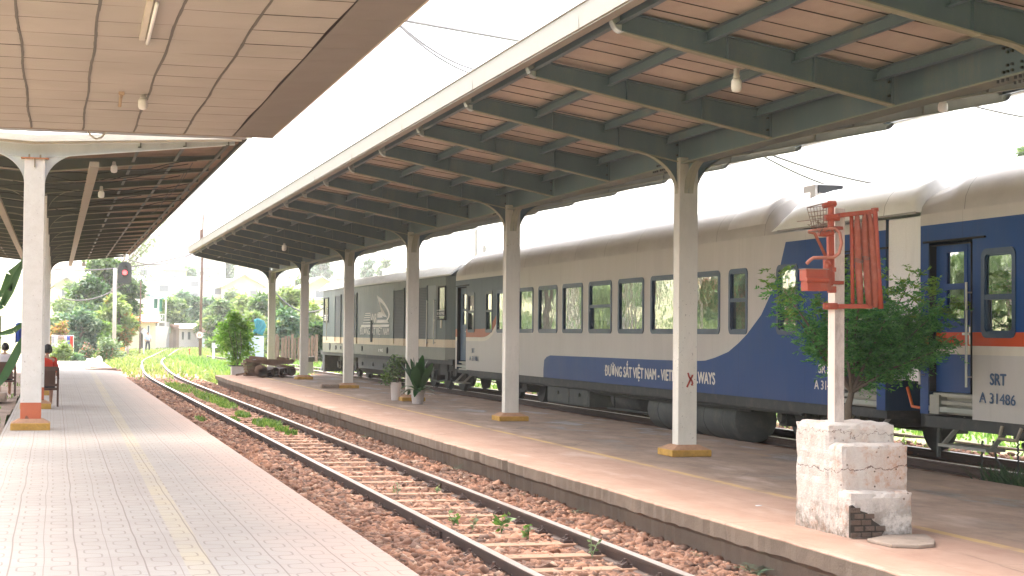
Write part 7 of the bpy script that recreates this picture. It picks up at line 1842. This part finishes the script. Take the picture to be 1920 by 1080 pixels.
for i, (px, py, r_) in enumerate(((165, 671, .13), (173, 672, .17), (180, 671, .15), (186, 667, .19))):
    c = at(px, py, 90); mb = MB(); mb.ball((c.x, 90, GZ + .25), r_, 10, (1, .8, 1.1 if i < 3 else 1.5)); o = mb.build('white_stone', plain('stone_white', (.68, .62, .60), .8), None, True); tag(o, ['small white stone, first in the row at the platform end', 'round white stone, second in the row at the platform end', 'white stone, third in the row at the platform end', 'tallest white stone at the right of the row'][i], 'stone', 'white stones at the platform end')
# standing person far off
c = at(277, 650, 150); X, Y, Z = c.x, 150.0, GZ; t = thing('person', (X, Y, Z), 'tiny far person in a pale blue shirt and dark trousers standing before the tiled hut', 'person')
J = {'pelvis': (X, Y, Z+.95), 'chest': (X, Y, Z+1.3), 'neck': (X, Y, Z+1.5), 'head0': (X, Y, Z+1.6), 'shl': (X-.19, Y, Z+1.42), 'ell': (X-.25, Y-.02, Z+1.12), 'wrl': (X-.22, Y-.08, Z+.90), 'shr': (X+.19, Y, Z+1.42), 'elr': (X+.26, Y, Z+1.12), 'wrr': (X+.26, Y-.04, Z+.86), 'hipl': (X-.09, Y, Z+.88), 'knl': (X-.14, Y-.04, Z+.48), 'anl': (X-.19, Y, Z+.08), 'tol': (X-.2, Y-.14, Z+.04), 'hipr': (X+.09, Y, Z+.88), 'knr': (X+.13, Y-.04, Z+.48), 'anr': (X+.16, Y+.02, Z+.08), 'tor': (X+.18, Y-.12, Z+.04)}
R = {k: .045 for k in J}; R.update({'pelvis': (.15, .11), 'chest': (.17, .12), 'hipl': .09, 'hipr': .09, 'knl': .06, 'knr': .06, 'shl': .06, 'shr': .06, 'wrl': .03, 'wrr': .03})
B = [('pelvis', 'chest'), ('chest', 'neck'), ('neck', 'head0'), ('neck', 'shl'), ('shl', 'ell'), ('ell', 'wrl'), ('neck', 'shr'), ('shr', 'elr'), ('elr', 'wrr'), ('pelvis', 'hipl'), ('hipl', 'knl'), ('knl', 'anl'), ('anl', 'tol'), ('pelvis', 'hipr'), ('hipr', 'knr'), ('knr', 'anr'), ('anr', 'tor')]
figure(J, B, R, SKIN, 'body', t, (X, Y, Z), 1); head(t, (X, Y, Z+1.66), None, (0, -1, 0)).build('head', SKIN, t, True)
MB().ball((X, Y+.01, Z+1.70), .098, 10, (1, 1.1, 1.1)).build('hair', HAIR, t, True)
R2 = {k: (.19, .14) if k in ('pelvis', 'chest') else .085 for k in ('pelvis', 'chest', 'shl', 'shr', 'ell', 'elr')}
figure({k: J[k] for k in R2}, [('pelvis', 'chest'), ('chest', 'shl'), ('chest', 'shr'), ('shl', 'ell'), ('shr', 'elr')], R2, plain('shirt_pale_blue', (.42, .45, .62), .9), 'shirt', t, (X, Y, Z), 1)
R3 = {'pelvis': (.17, .13), 'hipl': .105, 'hipr': .105, 'knl': .08, 'knr': .08, 'anl': .06, 'anr': .06}
figure({k: J[k] for k in R3}, [('pelvis', 'hipl'), ('hipl', 'knl'), ('knl', 'anl'), ('pelvis', 'hipr'), ('hipr', 'knr'), ('knr', 'anr')], R3, BLK_T, 'trousers', t, (X, Y, Z), 1)

# ------------------------------------------------------------------ trees
def tree_at(px, Y, ytop, wpx, label, mat, seed, **k):
    c = at(px, 640, Y); zt_ = at(px, ytop, Y).z; base_z = hgt(c.x, Y) if Y > 200 else GZ
    w = wpx*Y/F_PX/cos(yaw)*1.0
    return make_tree((c.x, Y, base_z), zt_-base_z, w, label, mat, seed, **k)
GL = 'trees and bushes left of the tracks'
tree_at(205, 140, 470, 110, 'tall dark green tree behind the signal, its top above the canopy edge', LEAF_G, 1, n=7000, leaf=.26, group=GL, mats2=LEAF_D)
tree_at(160, 132, 520, 90, 'mid green tree left of the signal post', LEAF_D, 2, n=5200, leaf=.22, group=GL, base=.15, mats2=LEAF_G)
tree_at(118, 128, 560, 95, 'pale grey-green bushy tree beside the last left posts', LEAF_P, 3, n=6000, leaf=.17, group=GL, base=.10)
tree_at(150, 122, 580, 80, 'blue-green rounded tree behind the clothes rail', LEAF_B, 4, n=5200, leaf=.19, group=GL, base=.08, mats2=LEAF_P)
tree_at(186, 124, 585, 60, 'yellow-green bush directly left of the board fence', LEAF_Y, 5, n=4200, leaf=.17, group=GL, base=.05)
tree_at(222, 124, 545, 62, 'orange-tinted tree under the signal head', LEAF_Y, 6, n=4200, leaf=.2, group=GL, base=.25, mats2=LEAF_O)
tree_at(203, 122, 600, 46, 'fresh green bush between the trees and the fence', GRASSG, 7, n=3000, leaf=.18, group=GL, base=.05)
tree_at(112, 118, 600, 34, 'bush with rust-orange leaves by the left posts', LEAF_O, 8, n=1600, leaf=.15, group=GL, base=.3)
tree_at(135, 170, 520, 60, 'far pale tree behind the left bushes', LEAF_P, 9, n=2600, leaf=.26, group=GL)
# wispy overhanging tree whose sprigs show against the sky
t = thing('wispy_tree', (at(205, 640, 136).x, 136, GZ), 'wispy tree with thin sprigs against the white sky beside the left canopy edge', 'tree', GL)
mb = MB(); rs_ = random.Random(5); lb = at(205, 560, 136); P_ = []
mb.tube([(lb.x, 136, GZ), lb, at(235, 480, 136)], [.16, .1, .05], 6)
rg = np.random.RandomState(77)
for (ex, ey) in ((335, 382), (322, 395), (315, 410), (325, 425), (310, 430), (330, 445), (300, 440), (318, 400), (290, 420), (280, 445), (305, 415), (290, 462), (275, 470), (325, 412), (262, 455), (268, 500), (255, 500), (278, 520), (262, 540), (300, 400), (295, 450), (270, 430)):
    s_ = at(232, 480 + rs_.uniform(-10, 40), 136); e = at(ex, ey, 136 + rs_.uniform(-1.5, 1.5)); m_ = (s_+e)/2 + Vector((0, 0, .15)); mb.tube([s_, m_, e], [.03, .018, .006], 4, False)
    for k in range(60):
        u = rs_.uniform(.35, 1.05); q = m_.lerp(e, (u-.5)*2) if u > .5 else s_.lerp(m_, u*2); P_.append((q.x + rg.normal()*.15, q.y + rg.normal()*.2, q.z + rg.normal()*.13))
mb.build('trunk', BARK, t, True); leafcloud('crown', LEAF_P, np.array(P_), .10, t, 5, 2.4, origin=tuple(t.location))
GR = 'trees and bushes on the slope beyond the right track'
spec = [(325, 190, 545, 60, LEAF_G, 'round green tree right of the green awning house'), (348, 200, 536, 60, LEAF_B, 'blue-green tree behind the shed roof'), (398, 178, 572, 52, LEAF_P, 'pale green bush behind the white cottage'), (420, 168, 556, 60, LEAF_G, 'mid green tree above the brick shed'), (385, 205, 548, 60, LEAF_B, 'far blue-green tree behind the rusty pole'), (462, 150, 552, 66, LEAF_Y, 'yellowish green tree left of the last column'), (440, 190, 540, 70, LEAF_P, 'far pale tree above the potted shrub'), (495, 140, 548, 62, LEAF_G, 'green tree immediately left of the last column'), (538, 122, 532, 74, LEAF_Y, 'bright yellow-green tree filling the gap between the last two columns'), (535, 100, 585, 70, LEAF_B, 'dark blue-green tree over the timber fence'), (588, 116, 545, 60, LEAF_Y, 'light green tree between the fifth column and the locomotive'), (592, 98, 605, 34, LEAF_D, 'dark bush low beside the locomotive cab'), (480, 112, 585, 44, LEAF_P, 'pale bush behind the turquoise tarpaulin'), (620, 150, 540, 70, LEAF_G, 'tree behind the locomotive front'), (415, 135, 612, 40, GRASSG, 'low bright bush behind the number board'), (470, 104, 612, 30, LEAF_G, 'small bush at the corner of the sheet fence'), (512, 170, 530, 60, LEAF_G, 'far tree rising behind the last column')]
for i, (px, Y, yt, wp_, mt, lab) in enumerate(spec):
    tree_at(px, Y, yt, wp_, lab, mt, 20+i, n=3600 if Y > 130 else 4600, leaf=.17 + Y*.0006, group=GR, base=.12, mats2=LEAF_Y if i % 3 == 0 else (LEAF_D if i % 3 == 1 else None))
# greenery beyond the train, seen through windows and under the bogies, and garden trees at left, the unseen ones added for the window reflections
GT = 'trees beyond the train'
for i, (x, y, h, w) in enumerate(((26, 20, 4.5, 7), (27, 30, 4, 7), (29, 41, 4.5, 8), (30, 52, 5, 8), (31, 66, 6, 9), (33, 82, 6, 9))):
    make_tree((x, y, GZ), h, w, ['first', 'second', 'third', 'fourth', 'fifth', 'sixth'][i] + ' tree of the row beyond the train, counting from the right edge', (LEAF_G, LEAF_Y, LEAF_P)[i % 3], 60+i, n=2600, leaf=.24, group=GT, base=.08)
GQ = 'garden trees left of the far platform'
for i, (x, y, h, w, mt) in enumerate(((-5.5, 60, 5.5, 5, LEAF_B), (-4.2, 74, 4.5, 4.5, LEAF_P), (-6.8, 46, 4.6, 5, LEAF_G), (-8.5, 34, 5.5, 6, LEAF_G), (-9, 22, 6, 6, LEAF_Y), (-9.5, 72, 5.5, 7, LEAF_G), (-9, 86, 6, 7, LEAF_D), (-9, 99, 6, 7, LEAF_G), (-13, 112, 8, 9, LEAF_B))):
    make_tree((x, y, GZ), h, w, ['blue-green garden tree seen past the seated people', 'pale garden tree beside the last left posts', 'green garden tree behind the person in white', 'garden tree hidden at the left edge', 'yellow-green garden tree outside the left edge', 'unseen round tree left of the pale one, added to darken window reflections', 'unseen dark tree left of the platform, added to darken the coach windows', 'unseen leafy tree near the clothes rail, added for the window reflections', 'unseen tall tree at the far end of the row, added for the window reflections'][i], mt, 80+i, n=3600, leaf=.16, group=GQ, base=.12, mats2=FLOWR if i == 0 else None)
pt_ = thing('palm', (-6.2, 42, GZ), 'palm fronds poking above the left canopy roof at the top left', 'palm'); mb = MB(); mb.tube([(-6.2, 42, GZ), (-6.1, 42, 3), (-6, 42, 6.2)], [.16, .12, .1], 8); mb.build('trunk', BARK, pt_, True); mb = MB(); rs_ = random.Random(3)
for i in range(22):
    a = i*2.4; d = Vector((cos(a), sin(a), 0)); 
    L_ = rs_.uniform(2.4, 3.4); el = rs_.uniform(.1, 1.0)
    for j in range(22):
        f = (j+1)/22; q = Vector((-6, 42, 6.2)) + d*L_*f + Vector((0, 0, el*L_*f - 1.1*L_*f*f)); s_ = Vector((-d.y, d.x, 0))
        for k in (-1, 1): e = q + s_*k*.5*sin(pi*min(1, f+.1)) + d*.25 + Vector((0, 0, -.2)); mb.add([q - d*.025, q + d*.025, e], [(0,1,2)])
mb.build('fronds', LEAF_D, pt_, fix=False)

# ------------------------------------------------------------------ hillside town
HR = random.Random(44)
def hillhouse(px0, px1, ytop, ybot, Y, c, label, floors=2, gable=False, roofc=(.5, .48, .46)):
    x0, x1 = at(px0, 0, Y).x, at(px1, 0, Y).x; zt_, zb_ = at(0, ytop, Y).z, min(at(0, ybot, Y).z, hgt((x0+x1)/2, Y)) - .5; D = 9
    t = thing('hillside_house', ((x0+x1)/2, Y, zb_), label, 'house', 'houses on the hillside')
    if gable:
        m_ = (x0+x1)/2; zr_ = zt_; ze = zt_ - (x1-x0)*.25; MB().prism([(x0, zb_), (x1, zb_), (x1, ze), (m_, zr_), (x0, ze)], Y, Y+D, 'Y').build('wall', wallm('hillhouse', c), t)
        q = MB(); q.bar((x0-.6, Y+D/2-.3, ze-.35), (m_, Y+D/2-.3, zr_+.15), D+1, .18, (0, 0, 1)); q.bar((m_, Y+D/2-.3, zr_+.15), (x1+.6, Y+D/2-.3, ze-.35), D+1, .18, (0, 0, 1)); q.build('roof', plain('hill_roof', roofc, .8), t)
    else:
        MB().box(x0, x1, Y, Y+D, zb_, zt_).build('wall', wallm('hillhouse', c), t); MB().box(x0-.3, x1+.3, Y-.3, Y+D+.3, zt_, zt_+.25).build('roof', plain('hill_roof', roofc, .8), t)
    H = zt_ - (x1-x0)*.25 - at(0, ybot, Y).z if gable else zt_ - at(0, ybot, Y).z; fh = H/floors; nw = max(1, int((x1-x0)/2.6))
    for f in range(floors):
        zc = (zt_ - ((x1-x0)*.25 if gable else 0)) - fh*(f+.55)
        for k in range(nw):
            xc_ = x0 + (x1-x0)*(k+.5)/nw; w_ = min(.8, (x1-x0)/nw*.32)*HR.uniform(.6, 1.15); winpart(t, xc_-w_, xc_+w_, Y, zc-.5*HR.uniform(.7, 1), zc+.55, plain('window_grey', (.22, .22, .24), .4))
        if HR.random() < .6: MB().box(x0+.2, x1-.2, Y-.9, Y, zc-.85, zc-.75).build('balcony', plain('balcony_pale', (.55, .53, .5), .7), t)
hs_ = [(255, 300, 492, 545, 300, (.62, .60, .58), 'pale flat-roofed house with a long balcony, right of the signal', 2, False), (318, 357, 500, 528, 330, (.66, .60, .34), 'pale yellow block high behind the rusty pole', 1, False), (285, 345, 520, 550, 270, (.64, .60, .58), 'low white house under the yellow block', 1, False), (345, 400, 515, 560, 290, (.62, .58, .56), 'white house behind the rusty pole', 2, False), (398, 440, 518, 560, 262, (.64, .60, .56), 'cream house with a garage door left of the gabled one', 1, False), (430, 500, 508, 560, 255, (.62, .56, .48), 'peach gabled house left of the last column', 1, True), (370, 430, 478, 515, 400, (.60, .58, .57), 'higher pale house above the white one', 2, False), (525, 560, 515, 548, 260, (.60, .56, .56), 'small grey-white house between the last two columns', 1, False), (578, 640, 510, 556, 240, (.66, .60, .42), 'large yellow house with a pitched roof behind the locomotive', 1, True), (640, 720, 512, 560, 260, (.62, .58, .52), 'pale house above the locomotive roof', 1, False), (740, 860, 490, 545, 300, (.60, .58, .56), 'long pale hall roof above the locomotive', 1, False), (112, 155, 520, 560, 180, (.66, .64, .62), 'white gabled house behind the left bushes', 1, True), (505, 545, 480, 520, 420, (.58, .56, .55), 'highest pale house on the slope', 1, False), (455, 500, 490, 512, 380, (.60, .57, .56), 'pale house behind the peach gable', 1, False)]
for a in hs_: hillhouse(*a[:7], floors=a[7], gable=a[8])
GH = 'trees on the hill'
for i, (px, Y, yt, wp_) in enumerate(((450, 420, 468, 50), (480, 430, 465, 55), (420, 410, 472, 45), (520, 440, 478, 40), (690, 380, 483, 26), (720, 390, 480, 30), (600, 420, 482, 40), (270, 350, 505, 30), (395, 330, 522, 26), (560, 300, 508, 34), (350, 360, 500, 30), (1932, 90, 175, 40), (1936, 84, 295, 26))):
    tree_at(px, Y, yt, wp_, ['broad hill tree left of the ridge houses', 'broad hill tree right of its twin', 'hill tree behind the high pale house', 'hill tree at the top of the slope', 'small dark hill tree seen above the locomotive', 'second small hill tree above the locomotive', 'hill tree between far columns', 'hill tree beside the balcony house', 'hill tree between white houses', 'hill tree over the yellow-green trees', 'hill tree by the yellow block', 'tall far tree peeping in at the upper right corner', 'low tree top over the second coach at the right edge'][i], LEAF_G if i % 2 else LEAF_B, 120+i, n=1500 if i < 11 else 3000, leaf=.55 if i < 11 else .2, group=GH, base=.15 if i < 11 else .6)

# far poles behind the train
for (px, yt, Y, lab) in ((893, 430, 95, 'thin pale pole standing behind the coach roof, left one'), (908, 460, 96, 'shorter thicker pole behind the coach roof, right one')):
    c = at(px, yt, Y); t = thing('utility_pole', (c.x, Y, GZ), lab, 'pole'); MB().tube([(c.x, Y, GZ), (c.x, Y, c.z)], .09 if Y == 95 else .12, 6).build('pole', plain('pole_grey', (.33, .30, .28), .8), t); MB().bar((c.x-.15, Y, c.z-.2), (c.x+.25, Y, c.z-.2), .06, .06).build('crossarm', plain('crossarm_grey', (.3, .28, .26), .8), t)
# wires
def wire(pts, r, lab, sag=0.0):
    P_ = [Vector(p_) for p_ in pts]
    if sag:
        a, b = P_[0], P_[-1]; P_ = [a.lerp(b, i/16) - Vector((0, 0, sag*4*(i/16)*(1-i/16))) for i in range(17)]
    o = MB().tube(P_, r, 5).build('overhead_wire', plain('wire_grey', (.12, .11, .11), .6)); tag(o, lab, 'wire', 'overhead wires')
wire([AT(700, 28, 26), AT(1060, 92, 40)], .035, 'thickest wire crossing the sky gap between the two roofs')
wire([AT(740, 40, 26.2), AT(1000, 130, 36)], .02, 'thin drooping wire just under the thickest wire', .5)
wire([AT(738, 36, 26.4), AT(990, 122, 36.4)], .02, 'second thin drooping wire under the thickest wire', .45)
wire([AT(1360, 255, 34), AT(1800, 356, 40)], .028, 'upper wire of the pair above the coach roof', .35)
wire([AT(1380, 262, 34), AT(1790, 362, 40)], .024, 'lower wire of the pair above the coach roof', .6)
wire([AT(1500, 280, 36), AT(1920, 345, 44)], .015, 'faint high wire right of the pair above the coach roof', .2)
wire([AT(1600, 120, 30), AT(2000, 230, 34)], .025, 'dark wire at the upper right corner', .2)
wire([AT(1480, 400, 24), AT(1840, 350, 26)], .011, 'hair-thin wire running from the post top over the coach', .05)
for i, (a, b, lab) in enumerate(((at(100, 505, 118), at(380, 470, 119), 'upper wire from the rusty pole to the left canopy'), (at(240, 486, 110), at(356, 478, 119), 'wire between the signal and the right canopy end'), (at(120, 560, 117), at(232, 532, 116), 'cable running down to the signal head'))): wire([a, b], .05, lab, .5)
wire([at(510, 540, 100), at(640, 550, 100)], .05, 'sagging pale cable between the far columns', 1.3)

# ------------------------------------------------------------------ the hazy air
def haze():
    m_ = bpy.data.materials.new('haze_air'); m_.use_nodes = True; n = m_.node_tree.nodes; l = m_.node_tree.links
    n.remove(n['Principled BSDF']); v = n.new('ShaderNodeVolumePrincipled'); v.inputs['Color'].default_value = (.97, .96, .95, 1); v.inputs['Density'].default_value = HAZE_D; v.inputs['Anisotropy'].default_value = .3
    l.new(v.outputs[0], n['Material Output'].inputs['Volume'])
    o = MB().box(-2600, 2600, -400, 3000, -2.5, 60).build('haze', m_); tag(o, kind='stuff'); return o
HAZE_D = .00038
USE_HAZE = True
if USE_HAZE: haze()
